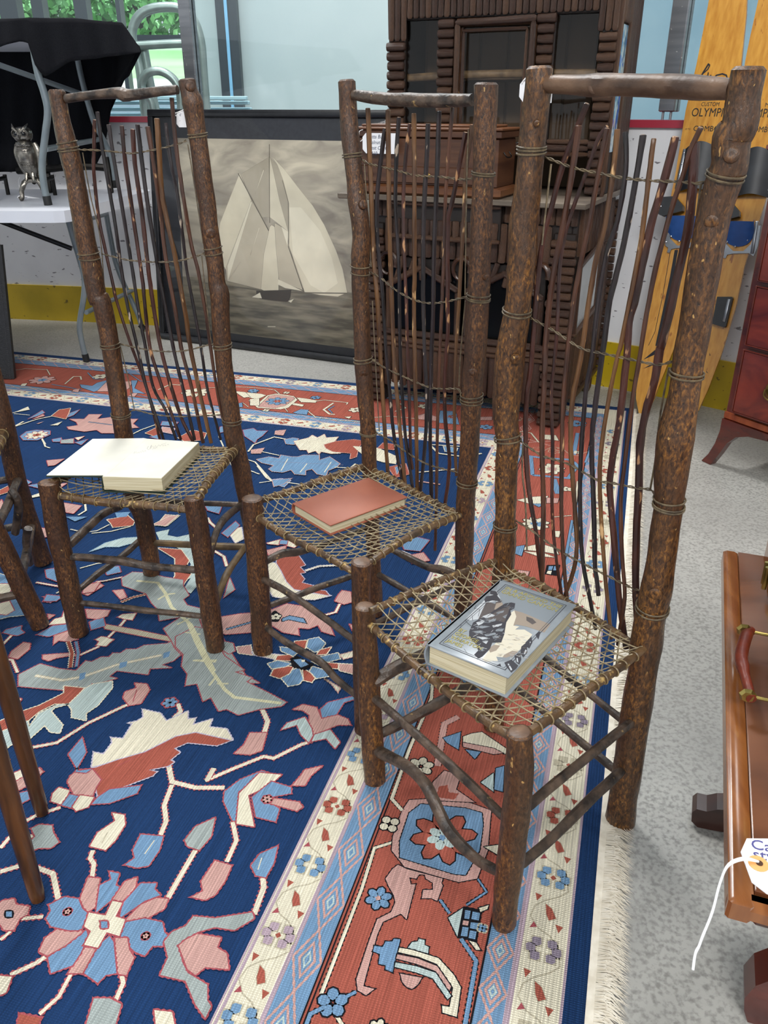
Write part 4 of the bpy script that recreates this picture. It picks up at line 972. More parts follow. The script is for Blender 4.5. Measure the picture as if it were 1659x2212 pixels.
_, RQ, RR_ = log_px(pb, '1618,143,76 1606,210,72 1598,270,76 1580,300,84 1576,350,76 1560,400,74 1540,470,72 1524,560,72 1508,660,68 1490,760,66 1478,850,66 1462,940,80 1452,1000,72 1446,1080,62 1432,1180,62 1420,1265,66 1402,1345,64 1396,1400,68 1388,1460,62 1370,1560,64 1352,1680,62 1340,1765,62', (0, 0), 1, BARK[0], ch, 'back_post', foot=.0005, seed=4, knots=((1580, 335, 14), (1538, 475, 13), (1562, 300, 9), (1418, 1268, 13), (1440, 965, 10)))
log_px(pf, '788,1308,44 790,1360,46 796,1450,48 800,1540,50 806,1620,48 810,1690,44', (0, 0), 1, BARK[0], ch, 'front_leg', foot=RZF, seed=7, cham=.002)
log_px(pf, '1123,1580,60 1122,1650,62 1116,1740,62 1106,1830,60 1096,1920,56 1089,1990,50', (0, 0), 1, BARK[0], ch, 'front_leg', foot=RZF, seed=9, cham=.002)
P = [pb(*a[:2]) for a in pts('450,205 600,210 720,212 860,212 1080,215 1260,225 1460,235', R1, K1)]; Q, RR = smooth_path(P, [.0105, .0125, .0145, .013, .0135, .0135, .0115], 5)
mb = MB(); mb.tube(Q, RR, 12, rough=.10, rs=26); knot(mb, P[2] + V((-.004, -.012, -.003)), .006, (-.3, -1, 0)); mk('top_rail', mb, mat('top_rail_wood', '#3e2c21', '#6c523e', rough=.48, scale=(20, 20, 20), bump=.3, bscale=(90, 90, 90)), ch, label='grey-brown debarked top rail')
RL = []; RL.append(rail(ch, pf, '100,455,40 250,590,42 440,750,46 620,895,48 795,1010,50', S2, KS, .033))
RL.append(rail(ch, pl, '120,370,42 250,310,40 400,245,38 560,185,38 740,125,38', S2, KS, .022))
RL.append(rail(ch, pr, '930,985,52 1060,895,50 1200,790,48 1340,690,46 1490,575,44', S2, KS, .026))
RL.append(rail(ch, pb, '810,180,36 960,245,36 1130,350,36 1290,450,38 1440,550,40', S2, KS, .026))
zr = .362
seat(ch, RL)
for s in ('500,120,36 620,225,38 760,350,42 900,480,42 1025,605,42', '515,345,50 620,400,50 700,470,52 750,560,54 800,665,54 870,750,52 940,810,48 1010,850,44'): stretcher(ch, pf, s, T5, KT)
for s in ('1155,570,44 1260,480,44 1420,350,42 1575,225,42', '1125,815,44 1260,700,46 1400,560,46 1530,440,44'): stretcher(ch, pr, s, T5, KT)
for s in ('1000,630,36 1200,790,38 1395,945,42', '850,780,36 1040,940,40 1320,1170,44'): stretcher(ch, pb, s, S2, KS)
for s in ('819,1467,28 860,1440,30 902,1422,30 1085,1330,26', '823,1584,22 900,1545,24 985,1497,24 1090,1445,20'): stretcher(ch, pl, s)
ps = vplane(BLr, BRr, .016); ps2 = vplane(BLr, BRr, .02)
ST = [('675,310 600,500 545,640 480,880 430,1080 400,1350 370,1740', '410,300 400,560 420,900 470,1200 505,1490', 12, 0),
      ('632,430 590,700 540,1000 490,1250 455,1560 445,1740', '520,250 505,550 515,950 510,1250 510,1400', 13, 3),
      ('785,435 740,500 680,660 610,850 560,1000 525,1200 515,1500 495,1740', '565,300 575,680 570,1000 590,1300 630,1570', 9, 0),
      ('785,445 735,700 690,950 640,1180 600,1400 570,1650', '640,350 635,650 630,1000 640,1300 660,1540', 11, 3),
      ('840,450 815,700 770,980 720,1180 680,1420 640,1700', '700,350 690,650 715,1000 725,1350 650,1600', 12, 2),
      ('885,465 885,680 840,950 780,1130 735,1400 700,1700', '785,300 755,700 750,1000 765,1350 830,1700', 11, 1),
      ('980,480 945,700 900,950 850,1180 800,1380 770,1600', '850,350 825,650 840,1100 845,1400 855,1480', 13, 1),
      ('1038,500 1010,720 970,1050 920,1320 860,1620', '990,60 930,350 880,700 880,1000 905,1400 940,1760', 11, 2),
      ('1155,490 1090,750 1020,980 975,1200 940,1370 905,1500 890,1700', '1000,480 960,700 940,900 965,1200 1000,1600 1030,1820', 17, 0),
      ('1295,440 1240,560 1190,720 1130,900 1050,1200 1000,1450 960,1700', '1090,300 1040,700 1010,1000 1020,1350 1035,1600 1005,1810', 11, 3),
      ('1265,520 1250,720 1230,960 1190,1150 1130,1420 1080,1620', '1260,20 1230,200 1170,420 1135,620 1125,900 1110,1200 1105,1550 1115,1700', 20, 0)]
for i, (a, b2, w_, mi) in enumerate(ST): stick(ch, ps if i % 2 else ps2, ((a, R1, K1), (b2, R2, K2)), w_, STK[mi], seed=i)
binding(ch, ps, '440,600 480,615 600,660 740,690 870,715 1010,730 1180,737 1290,745 1350,712', R1, K1, LQ, LR, RQ, RR_, (zs(pb, (560, 580, 545), R1, K1, 370), zs(pb, (690, 715), R1, K1, 1450)))
binding(ch, ps, '370,1478 500,1550 640,1640 770,1672 900,1700 1050,1730 1140,1715', R1, K1, LQ, LR, RQ, RR_, (zs(pb, (1435, 1455), R1, K1, 310), zs(pb, (160, 185), R2, K2, 1440)))
binding(ch, ps, '370,600 500,690 680,750 860,850 960,870 1110,900 1200,912 1235,950', R2, K2, LQ, LR, RQ, RR_, (zs(pb, (570, 595), R2, K2, 290), zs(pb, (970, 1010, 1025), R2, K2, 1320)))
binding(ch, ps, '340,1110 450,1180 600,1290 760,1380 900,1450 1060,1530 1140,1560', R2, K2, LQ, LR, RQ, RR_, (zs(pb, (1130, 1148), R2, K2, 260), zs(pb, (1665, 1690), R2, K2, 1230)))
for s, o, k in (('480,640 450,900 430,1080', R1, K1), ('385,620 380,800 400,1000 410,1300', R2, K2), ('1295,750 1255,1060 1190,1560 1140,1720', R1, K1), ('1320,130 1265,420 1235,700 1200,905', R2, K2)):
    mb = MB(); mb.tube(smooth_path([ps(a[0], a[1]) for a in pts(s, o, k)]), .0016, 5); mk('loose_cord', mb, CORD, ch)
# ---- middle chair
FLm, FRm, BRm, BLm = (-.273, 1.530), (-.036, 1.262), (.165, 1.472), (-.034, 1.697)
M3, N3 = (700, 130), 4.0225; M4, N4 = (700, 650), 3.6875; E1, KE = (480, 960), 2.9625
cm_ = thing('twig_chair', 'middle tall twig-back chair, seat holding the closed rust-red book', 'chair', (-.05, 1.49, RZF), 'twig-back chairs')
pb = vplane(BLm, BRm); pf = vplane(FLm, FRm); pr = vplane(FRm, BRm); pl = vplane(FLm, BLm)
_, LQ, LR = log_px(pb, '197,165,155 205,300,155 215,500,160 228,680,165 255,900,158 268,1050,158 285,1200,165 308,1330,160 322,1550,150 320,1700,160 315,1760,172 312,1900,155 318,2150,150', M3, N3, BARK[1], cm_, 'back_post', foot=False, seed=11, knots=((155, 650, 18), (345, 1255, 32)))
bpy.data.objects.remove(_)
_, LQ, LR = log_px(pb, '749,172,38 751,205,38 753,255,39 757,300,41 763,354,39 767,391,39 771,428,41 776,461,40 780,515,38 779,555,42 778,603,38 780,660,37 783,750,37 787,830,38 794,910,33 798,1000,33', (0, 0), 1, BARK[1], cm_, 'back_post', foot=RZF, seed=11, knots=((739, 292, 5), (786, 442, 8), (785, 806, 8)))
_, RQ, RR_ = log_px(pb, '1052,178,54 1050,215,52 1048,260,50 1045,355,47 1041,450,46 1037,550,48 1033,650,47 1027,750,49 1020,830,46 1016,920,43 1010,1020,42 1005,1110,41 1002,1235,39', (0, 0), 1, BARK[1], cm_, 'back_post', foot=RZF, seed=13, knots=((1022, 795, 8), (1056, 600, 6)))
log_px(pf, '545,1075,45 548,1120,46 554,1200,46 560,1290,46 566,1370,45 569,1415,42', (0, 0), 1, BARK[1], cm_, 'front_leg', foot=RZF, seed=15, cham=.002)
log_px(pf, '781,1212,46 780,1270,42 781,1350,42 783,1450,41 785,1540,40 786,1595,38', (0, 0), 1, BARK[1], cm_, 'front_leg', foot=RZF, seed=17, cham=.002)
P = [pb(*a[:2]) for a in pts('260,300 420,325 600,340 740,345 1000,352 1290,345', M3, N3)]; Q, RR = smooth_path(P, [.009, .0105, .011, .0115, .0112, .0095], 5)
mb = MB(); mb.tube(Q, RR, 12, rough=.1, rs=26); mk('top_rail', mb, STRETCH, cm_)
RL = []; RL.append(rail(cm_, pf, '225,460,44 350,550,44 500,630,46 660,710,46 820,805,46', E1, KE, .033))
RL.append(rail(cm_, pl, '255,355,44 400,310,44 550,260,46 740,195,48 910,140,44', E1, KE, .022))
RL.append(rail(cm_, pr, '940,760,46 1070,670,46 1200,590,48 1350,520,48 1500,460,46', E1, KE, .026))
RL.append(rail(cm_, pb, '960,175,44 1080,220,46 1200,290,46 1340,365,46 1490,440,44', E1, KE, .022))
seat(cm_, RL)
for s in ('255,860,42 400,935,46 550,1035,48 700,1145,46 840,1250,44', '275,1165,40 400,1260,46 520,1330,50 640,1400,50 730,1500,48 840,1590,44'): stretcher(cm_, pf, s, E1, KE)
for s in ('285,745,44 380,700,56 500,685,54 700,620,40 920,540,36', '295,1035,38 420,990,42 600,920,42 820,845,38 930,800,34'): stretcher(cm_, pl, s, E1, KE)
for s in ('1100,680,36 1200,730,46 1320,785,50 1400,800,60 1485,830,52', '960,810,38 1100,890,42 1250,975,42 1480,1110,38'): stretcher(cm_, pb, s, E1, KE)
for s in ('950,1160,40 1080,1100,44 1230,1020,44 1480,900,36',): stretcher(cm_, pr, s, E1, KE)
ps = vplane(BLm, BRm, .016); ps2 = vplane(BLm, BRm, .02)
ST = [('380,415 400,900 415,1300 430,1700', '425,0 450,450 470,800 485,1050 510,1370', 10, 2), ('530,590 490,900 460,1200 460,1500 480,1750', '470,0 490,350 530,800 560,1100 620,1420', 9, 1),
      ('555,430 560,900 565,1300 580,1800', '540,0 560,500 590,850 620,1200 645,1450', 10, 2), ('650,495 630,800 620,1200 635,1500 655,1900', '600,0 610,500 640,1000 680,1300 705,1480', 8.5, 1),
      ('745,550 710,850 690,1150 690,1500 705,1900', '655,0 665,400 680,800 690,1200 700,1300', 8, 0), ('780,460 785,900 785,1300 785,1900', '715,0 725,600 735,1000 742,1500', 10, 2),
      ('905,550 885,1000 865,1400 862,1900', '790,0 800,400 820,800 800,1200 768,1510', 9.5, 1), ('1000,440 985,900 970,1300 955,1700', '870,0 855,500 845,900 848,1200 855,1550', 10, 1),
      ('1115,410 1075,900 1055,1200 1040,1600', '940,0 920,450 910,750 900,1200 895,1600 885,1960', 8, 3), ('1230,625 1160,1000 1110,1250 1075,1450', '985,0 985,250 960,700 970,1000 1000,1300 965,1610', 9.5, 0),
      ('1285,560 1230,1000 1215,1300 1200,1600', '1075,0 1050,400 1040,850 1040,1100 1052,1350', 8.5, 2)]
for i, (a, b2, w_, mi) in enumerate(ST): stick(cm_, ps if i % 2 else ps2, ((a, M3, N3), (b2, M4, N4)), w_, STK[mi], ext=.012 if i != 8 else .003, seed=20 + i)
binding(cm_, ps, '320,855 400,900 600,950 800,1000 1000,1012 1200,1035 1290,1025', M3, N3, LQ, LR, RQ, RR_, (zs(pb, (815, 840), M3, N3, 250), zs(pb, (975, 995), M3, N3, 1380)))
binding(cm_, ps, '400,1840 480,1880 600,1980 750,2070 900,2110 1050,2100 1240,2055', M3, N3, LQ, LR, RQ, RR_, (zs(pb, (1785, 1850), M3, N3, 320), zs(pb, (2035, 2065, 2080), M3, N3, 1340)))
binding(cm_, ps, '370,455 480,530 650,610 830,685 950,700 1060,700 1090,740', M4, N4, LQ, LR, RQ, RR_, (zs(pb, (455, 480), M4, N4, 310), zs(pb, (745, 775, 800), M4, N4, 1170)))
binding(cm_, ps, '420,1055 530,1110 650,1200 800,1290 920,1330 1065,1365', M4, N4, LQ, LR, RQ, RR_, (zs(pb, (1052, 1062), M4, N4, 360), zs(pb, (1430, 1455), M4, N4, 1135)))
for s, o, k in (('350,900 375,1300 410,1800', M3, N3), ('385,0 410,500 440,1040', M4, N4), ('1255,600 1240,1040 1225,2040', M3, N3), ('1125,0 1085,450 1075,680', M4, N4)):
    mb = MB(); mb.tube(smooth_path([ps(a[0], a[1]) for a in pts(s, o, k)]), .0013, 5); mk('loose_cord', mb, CORD, cm_)
# ---- left chair
FLl, FRl, BRl, BLl = (-.716, 1.603), (-.388, 1.543), (-.343, 1.807), (-.634, 1.883)
L5, KL5 = (80, 150), 3.456; D6, KD6 = (0, 380), 2.9625; E8, KE8 = (0, 860), 2.9625
cl = thing('twig_chair', 'tall twig-back chair with the open white-paged book on its seat', 'chair', (-.52, 1.71, RZF), 'twig-back chairs')
pb = vplane(BLl, BRl); pf = vplane(FLl, FRl); pr = vplane(FRl, BRl); pl = vplane(FLl, BLl)
_, LQ, LR = log_px(pb, '122,193,36 128,230,37 135,266,37 148,324,42 164,396,41 174,454,42 184,512,44 196,570,42 210,642,42 219,650,41 233,718,39 245,790,39 256,860,39 263,910,38 268,945,38 290,1070,40 307,1113,40 324,1197,38 328,1240,36', (0, 0), 1, BARK[1], cl, 'back_post', foot=RZF, seed=21)
_, RQ, RR_ = log_px(pb, '403,170,36 408,195,36 416,222,46 422,262,40 430,310,38 437,370,40 447,440,38 454,500,38 463,560,37 468,610,36 474,636,40 477,700,38 485,800,37 498,885,37 505,944,40 521,1012,38 530,1062,38 545,1140,38 558,1220,38', (0, 0), 1, BARK[1], cl, 'back_post', foot=RZF, seed=23, knots=((412, 187, 9), (418, 291, 10), (455, 502, 9), (473, 712, 7)))
log_px(pf, '105,1040,44 112,1080,46 124,1150,46 140,1220,44 156,1300,44 172,1370,42', (0, 0), 1, BARK[1], cl, 'front_leg', foot=RZF, seed=25, cham=.002)
log_px(pf, '417,1074,42 424,1110,44 436,1190,44 448,1270,44 458,1340,42 466,1400,40', (0, 0), 1, BARK[1], cl, 'front_leg', foot=RZF, seed=27, cham=.002)
P = [pb(*a[:2]) for a in pts('215,220 420,190 590,178 640,186 700,190 860,170 1050,152', L5, KL5)]; Q, RR = smooth_path(P, [.0085, .009, .0105, .0135, .0105, .0095, .0085], 5)
mb = MB(); mb.tube(Q, RR, 12, rough=.12, rs=26); mk('top_rail', mb, STRETCH, cl)
RL = []; RL.append(rail(cl, pf, '360,620,52 520,645,54 700,670,54 900,680,52 1190,712,52', E8, KE8, .03))
RL.append(rail(cl, pl, '345,535,60 430,500,50 560,420,42 780,270,36', E8, KE8, .026))
RL.append(rail(cl, pr, '1270,640,52 1330,540,52 1420,430,52 1510,325,46', E8, KE8, .02))
RL.append(rail(cl, pb, '880,310,40 1100,318,40 1270,325,40 1470,335,42', E8, KE8, .024))
seat(cl, RL)
for s in ('455,1015,48 600,1025,50 800,1045,58 950,1075,50 1270,1100,46', '525,1312,36 700,1330,38 900,1355,42 1100,1375,40 1315,1398,36'): stretcher(cl, pf, s, E8, KE8)
for s in ('455,925,62 560,830,56 660,740,54 760,700,44', '520,1215,36 620,1130,44 760,1030,44 920,890,38'): stretcher(cl, pl, s, E8, KE8)
stretcher(cl, pb, '860,655,36 1100,660,38 1300,672,36 1540,682,34', E8, KE8); stretcher(cl, pb, '980,925,42 1250,940,46 1400,950,50 1565,952,44', E8, KE8, mat('stretcher_tan', '#4a3a28', '#77603f', rough=.5, scale=(30, 30, 30)))
stretcher(cl, pr, '1348,1010,44 1370,900,46 1430,780,48 1535,690,46', E8, KE8); stretcher(cl, pr, '1388,1290,42 1440,1150,48 1500,1050,46 1565,960,44', E8, KE8, MC['stretcher_tan'])
ps = vplane(BLl, BRl, .016); ps2 = vplane(BLl, BRl, .02)
ST = [('430,375 425,600 425,780 460,1100 510,1350 570,1620', '740,780 820,1030 890,1220 950,1400 1015,1655', 7.5, 0), ('450,315 490,600 540,900 590,1200 630,1500', '820,850 880,1100 930,1330 985,1500 1035,1650', 8, 1),
      ('535,410 570,650 630,1000 680,1300 720,1550', '890,880 935,1120 980,1350 1060,1500 1110,1640', 8, 1), ('632,420 660,700 710,1050 755,1350 790,1600', '930,850 960,1100 1020,1300 1090,1500 1140,1640', 8.5, 0),
      ('715,445 730,700 780,1050 820,1400 845,1600', '1000,950 1040,1150 1110,1400 1165,1560 1215,1660', 9.5, 0), ('750,410 790,750 840,1100 890,1400 905,1500', '1080,950 1120,1150 1180,1400 1235,1640', 9, 1),
      ('825,425 870,700 920,1050 960,1400', '1120,850 1160,1100 1225,1350 1290,1660', 9.5, 3), ('895,365 910,600 930,900 975,1150 1030,1400', '1190,900 1215,1080 1270,1350 1340,1660', 11, 2),
      ('960,400 1000,700 1050,950 1100,1350', '1195,600 1250,900 1290,1120 1330,1380 1400,1640', 7.5, 1), ('1005,210 1040,600 1100,1000 1150,1300 1190,1450', '1270,620 1320,900 1350,1120 1385,1350 1440,1620', 8.5, 3)]
for i, (a, b2, w_, mi) in enumerate(ST): stick(cl, ps if i % 2 else ps2, ((a, L5, KL5), (b2, D6, KD6)), w_, STK[mi], ext=.02, seed=40 + i)
binding(cl, ps, '310,600 430,602 640,620 720,625 900,595 1040,560 1115,530', L5, KL5, LQ, LR, RQ, RR_, (zs(pb, (605, 585, 545), L5, KL5, 230), zs(pb, (480, 500), L5, KL5, 1185)))
binding(cl, ps, '480,1375 600,1405 700,1425 870,1437 1050,1430 1230,1380 1260,1345', L5, KL5, LQ, LR, RQ, RR_, (zs(pb, (1370, 1410), L5, KL5, 390), zs(pb, (1330, 1375), L5, KL5, 1315)))
binding(cl, ps, '745,1070 880,1100 1000,1120 1170,1120 1350,1078 1375,1085', D6, KD6, LQ, LR, RQ, RR_, (zs(pb, (1070, 1090), D6, KD6, 690), zs(pb, (1075, 1095), D6, KD6, 1425)))
binding(cl, ps, '830,1510 870,1498 980,1525 1150,1540 1430,1528', D6, KD6, LQ, LR, RQ, RR_, (zs(pb, (1520, 1535), D6, KD6, 775), zs(pb, (1555, 1575), D6, KD6, 1480)))
for s, o, k in (('340,620 400,950 470,1250 500,1600', L5, KL5), ('1125,560 1180,900 1240,1300', L5, KL5), ('1290,510 1330,900 1355,1080', D6, KD6), ('770,1090 820,1300 860,1500', D6, KD6)):
    mb = MB(); mb.tube(smooth_path([ps(a[0], a[1]) for a in pts(s, o, k)]), .0013, 5); mk('loose_cord', mb, CORD, cl)
# ---- fourth chair, mostly out of frame on the left
F4 = V((-.819, 1.632, 0)); B4 = V((-.925, 1.932, 0)); dl = V((-.31, -.115, 0)); F4L = F4 + dl; B4L = B4 + dl * .95
c4 = thing('twig_chair', 'twig-back chair cut by the left edge of the picture', 'chair', (-1.03, 1.74, RZF), 'twig-back chairs')
pb = vplane(B4L, B4); pr = vplane(F4, B4)
_, RQ, RR_ = log_px(pb, '-30,740,40 -14,820,42 4,890,44 16,950,44 38,1043,44 62,1130,46 87,1216,46', (0, 0), 1, BARK[1], c4, 'back_post', foot=RZF, seed=31)
bpy.data.objects.remove(_)
def post4(name, P, R, sd): mb = MB(); Q, RR = smooth_path(P, R, 6); mb.tube(Q, RR, 14, rough=.1, rs=22, seed=sd, capmi=1, cham=.004); mk(name, mb, [BARK[1], CUT], c4); return Q, RR
foot = V((B4.x, B4.y, RZF)); t1 = pb(4, 890); t2 = t1 + (t1 - foot).normalized() * .62; t2.z = min(t2.z, 1.16)
post4('back_post', [foot, pb(38, 1043), t1, t1.lerp(t2, .5), t2], [.024, .0235, .023, .022, .021], 31)
fl4 = V((F4.x, F4.y, RZF)); f1 = pr(28, 1194); f1 = V((F4.x - .035, F4.y - .01, .2)); f2 = V((F4.x - .07, F4.y - .02, .385)); post4('front_leg', [fl4, f1, f2], [.022, .0225, .022], 33)
off = dl; post4('back_post', [foot + off * .95, pb(38, 1043) + off, t1 + off, t2 + off], [.024, .0235, .022, .021], 35); post4('front_leg', [fl4 + off, f1 + off + V((.05, 0, 0)), f2 + off + V((.1, .02, 0))], [.022, .0225, .022], 37)
bs = pb(12, 935)
def bar4(name, a, b2, r, m=STRETCH): mb = MB(); a = V(a); b2 = V(b2); mid = (a + b2) / 2 + V((0, 0, -.006)); Q = smooth_path([a, mid, b2], k=6); mb.tube(Q, r, 10, rough=.15, rs=25, seed=a.x * 7); mk(name, mb, m, c4); return Q, [r] * len(Q)
cc = MB(); a_ = f2 + V((0, 0, -.02)); b_ = bs + V((0, 0, .01))
for i in range(9): ring(cc, a_.lerp(b_, (i + 1) / 10), b_ - a_, .0148, .0013, 14, 4)
mk('rail_wrapping', cc, WRAP, c4)
G4 = [bar4('seat_rail', f2 + V((0, 0, -.02)) + off + V((.1, .02, 0)), f2 + V((0, 0, -.02)), .012, RAILM), bar4('seat_rail', f2 + off + V((.1, .02, -.02)), bs + off, .013, RAILM), bar4('seat_rail', f2 + V((0, 0, -.02)), bs + V((0, 0, .01)), .013, RAILM), bar4('seat_rail', bs + off, bs, .012, RAILM)]; seat(c4, G4)
for h in (.27, .13): bar4('stretcher', V(fl4).lerp(f2, h / .385), foot.lerp(bs, h / .4), .011); bar4('stretcher', V(fl4).lerp(f2, h / .385 - .08), V(fl4).lerp(f2, h / .385 - .08) + off, .010); bar4('stretcher', foot.lerp(bs, h / .4), foot.lerp(bs, h / .4) + off, .010)
for s in ('95,860,40 150,960,44 150,1120,40 130,1230,30', '240,1190,28 225,1290,34 235,1400,34 250,1500,30'):
    P = [onp(a[0], a[1], (-.9, 1.8, 0), V((.4, .9, 0)).normalized()) for a in pts(s, (0, 840), 3.95)]
    mb = MB(); mb.tube(smooth_path(P), [.010] * 16, 10, rough=.2, rs=25); mk('brace', mb, STRETCH, c4)
for i in range(9):
    f = (i + 1) / 10; mb = MB(); a = bs.lerp(bs + off, f) + V((0, .02, -.03)); b2 = t2.lerp(t2 + off, f) + V((0, .02, -.1)); mb.tube(smooth_path([a, a.lerp(b2, .5) + V((.006 * math.sin(i), 0, 0)), b2]), .0055, 8, rough=.2, rs=40, seed=i); mk('twig_spindle', mb, [STK[i % 4]], c4)
for f in (.25, .5, .75):
    mb = MB(); a = bs.lerp(t2, f); twist(mb, [a + V((0, .015, 0)), a + off / 2 + V((0, .015, -.02)), a + off + V((0, .015, 0))]); p, r = at_path(RQ, RR_, a.z); ring(mb, a, t2 - bs, .0245, .0016, 20); mk('binding_cord', mb, CORD, c4)
mb = MB(); mb.tube([t2 + V((0, 0, -.05)), t2 + off + V((0, 0, -.05))], .012, 10); mk('top_rail', mb, STRETCH, c4)
# ---- turned-leg chair, out of frame lower left: two legs show
TW = mat('oak_turned', '#33200f', '#5e3a1c', rough=.28, scale=(60, 60, 9), thr=(.3, .7), bump=.25)
sc_ = thing('spindle_leg_chair', 'brown round-legged oak seat at the lower left edge, two raked legs showing', 'chair', (-.95, 1.0, RZF))
seatc = V((-1.02, 1.05, .43)); mb = MB(); mb.lathe([(.14, 0), (.175, .006), (.185, .018), (.18, .03), (.15, .036)], seatc, n=36); mk('seat', mb, TW, sc_)
def tleg(foot, px, py):
    foot = V(foot); foot.z = RZF; a = aty(px, py, foot.y + .015); d = (a - foot).normalized(); top = foot + d * (.43 / d.z); top.y = foot.y + .03 if foot.y > 1 else foot.y + .05
    mb = MB(); P = [foot.lerp(top, t) for t in (0, .03, .3, .45, .6, .62, .64, .66, .68, .85, 1)]; mb.tube(P, [.0105, .012, .0142, .0150, .0155, .0158, .0158, .0156, .0154, .015, .012], 14); mk('leg', mb, TW, sc_); return top
tp = tleg(atz(93, 1762), -2, 1450); tp2 = tleg(atz(84, 1948), -28, 1620)
for y in (.95, 1.18):
    mb = MB(); mb.tube([(-1.3, y, RZF), (-1.14, 1.05 + (y - 1.05) * .6, .43)], [.0105, .0145], 14); mk('leg', mb, TW, sc_)
# ================================================================ BOOKS
def inplane(P, X, Y):
    X = V(X).normalized(); Y = V(Y).normalized(); n = X.cross(Y); P = V(P)
    def conv(x, y): q = onp(x, y, P, n) - P; return (q.dot(X), q.dot(Y))
    return conv
def flatobj(name, fl, P, X, Y, m, parent, th=.0006):
    X = V(X).normalized(); Y = V(Y).normalized(); Z = X.cross(Y); root = parent
    while root.parent is not None: root = root.parent
    me = bpy.data.meshes.new(name); k = min(1.0, th / max(fl.dz, 1e-6))
    me.from_pydata([V(P) + X * p[0] + Y * p[1] + Z * (p[2] * k) - V(root.location) for p in fl.v], [], fl.f)
    ca = me.color_attributes.new('Col', 'FLOAT_COLOR', 'CORNER'); d = []
    for p in me.polygons: d += list(fl.c[p.index]) * p.loop_total
    ca.data.foreach_set('color', d); me.materials.append(m); o = bpy.data.objects.new(name, me); COL.objects.link(o); o.parent = parent; return o
def colmat(name, rough=.5, n=0.0, scale=(1, 1, 1), coat=0.0, spec=.5):
    m = bpy.data.materials.new(name); m.use_nodes = True; N = m.node_tree.nodes; L = m.node_tree.links; b = N['Principled BSDF']; b.inputs['Roughness'].default_value = rough; b.inputs['Coat Weight'].default_value = coat; b.inputs['Coat Roughness'].default_value = .04; b.inputs['Specular IOR Level'].default_value = spec
    at = N.new('ShaderNodeAttribute'); at.attribute_name = 'Col'; out = at.outputs[0]
    if n:
        tc = N.new('ShaderNodeTexCoord'); mp = N.new('ShaderNodeMapping'); mp.inputs['Scale'].default_value = scale; L.new(tc.outputs['Object'], mp.inputs[0]); nz = N.new('ShaderNodeTexNoise'); nz.inputs['Scale'].default_value = 1; nz.inputs['Detail'].default_value = 6; L.new(mp.outputs[0], nz.inputs['Vector'])
        r = N.new('ShaderNodeMapRange'); r.inputs[1].default_value = .3; r.inputs[2].default_value = .7; r.inputs[3].default_value = 1 - n; r.inputs[4].default_value = 1 + n; L.new(nz.outputs[0], r.inputs[0]); mx = N.new('ShaderNodeMix'); mx.data_type = 'RGBA'; mx.blend_type = 'MULTIPLY'; mx.inputs[0].default_value = 1; L.new(out, mx.inputs[6]); L.new(r.outputs[0], mx.inputs[7]); out = mx.outputs[2]
    L.new(out, b.inputs['Base Color']); return m
PAGE = mat('page_edges', '#d6cdb0', '#b3a683', rough=.7, scale=(8, 8, 700), detail=2); PAGEW = mat('page_white', '#eeebdf', '#e6e2d4', rough=.75, scale=(12, 12, 12))
def book(name, label, corners, ztop, zbot, cover, spine_side=0):
    # corners clockwise from the far-left; pages recessed, boards top and bottom, rounded spine on edge corners[0]-corners[3]
    c = sum((V((p[0], p[1], 0)) for p in corners), V((0, 0, 0))) / 4; X = (V(corners[1]) - V(corners[0]) + V(corners[2]) - V(corners[3])); X.z = 0; wd = X.length / 2; X.normalize()
    Y = V((-X.y, X.x, 0)); hh = ((V(corners[0]) - V(corners[3])).length + (V(corners[1]) - V(corners[2])).length) / 2; zm = (ztop + zbot) / 2; th = ztop - zbot
    t = thing(name, label, 'book', (c.x, c.y, zbot)); Z = V((0, 0, 1)); O = V((c.x, c.y, 0))
    for n_, z in (('front_cover', ztop - .0014), ('back_cover', zbot + .0014)):
        mb = MB(); mb.bbox(O + Z * z, (wd, hh, .0028), (X, Y, Z), .0008); mk(n_, mb, cover, t)
    mb = MB(); mb.box(O + Z * zm + X * .000, (wd - .010, hh - .007, th - .0058), (X, Y, Z)); mk('pages', mb, PAGE, t)
    mb = MB(); P = []
    for s in (hh / 2, -hh / 2):
        pr = [O + Y * s - X * (wd / 2 - .002 + .005 * math.sin(math.pi * i / 8)) + Z * (ztop - th * i / 8) for i in range(9)]; pr += [O + Y * s - X * (wd / 2 - .005 + .005 * math.sin(math.pi * i / 8)) + Z * (ztop - th * i / 8) for i in range(8, -1, -1)]; P.append(pr)
    mb.add(P[0] + P[1], [tuple(range(17, -1, -1)), tuple(range(18, 36))] + [(i, (i + 1) % 18, 18 + (i + 1) % 18, 18 + i) for i in range(18)]); mk('spine', mb, cover, t)
    return t, O, X, Y, wd, hh
zt = .408
cr = [atz(*p, zt) for p in ((1074, 1246), (1239, 1306), (1106, 1464), (927, 1396))]
GREYC = mat('grey_cloth_cover', '#80878d', '#8e959b', rough=.3, scale=(40, 40, 40), spec=.6)
tg, O, X, Y, wd, hh = book('book', 'silver-grey book with canyon picture and gold lettering, on the nearest chair', cr, zt, .371, GREYC)
cf = Flat(); g = colmat('cover_print', .32)
BC = dict(A='#3b3a40', D='#57504f', E='#cfc8b6', T='#95887b', H='#b4b8bc', F='#80878d', Q='#2b2c31')
RC.update({k + '': lin(v) for k, v in BC.items()})
cv = inplane((O.x, O.y, zt), X, Y)
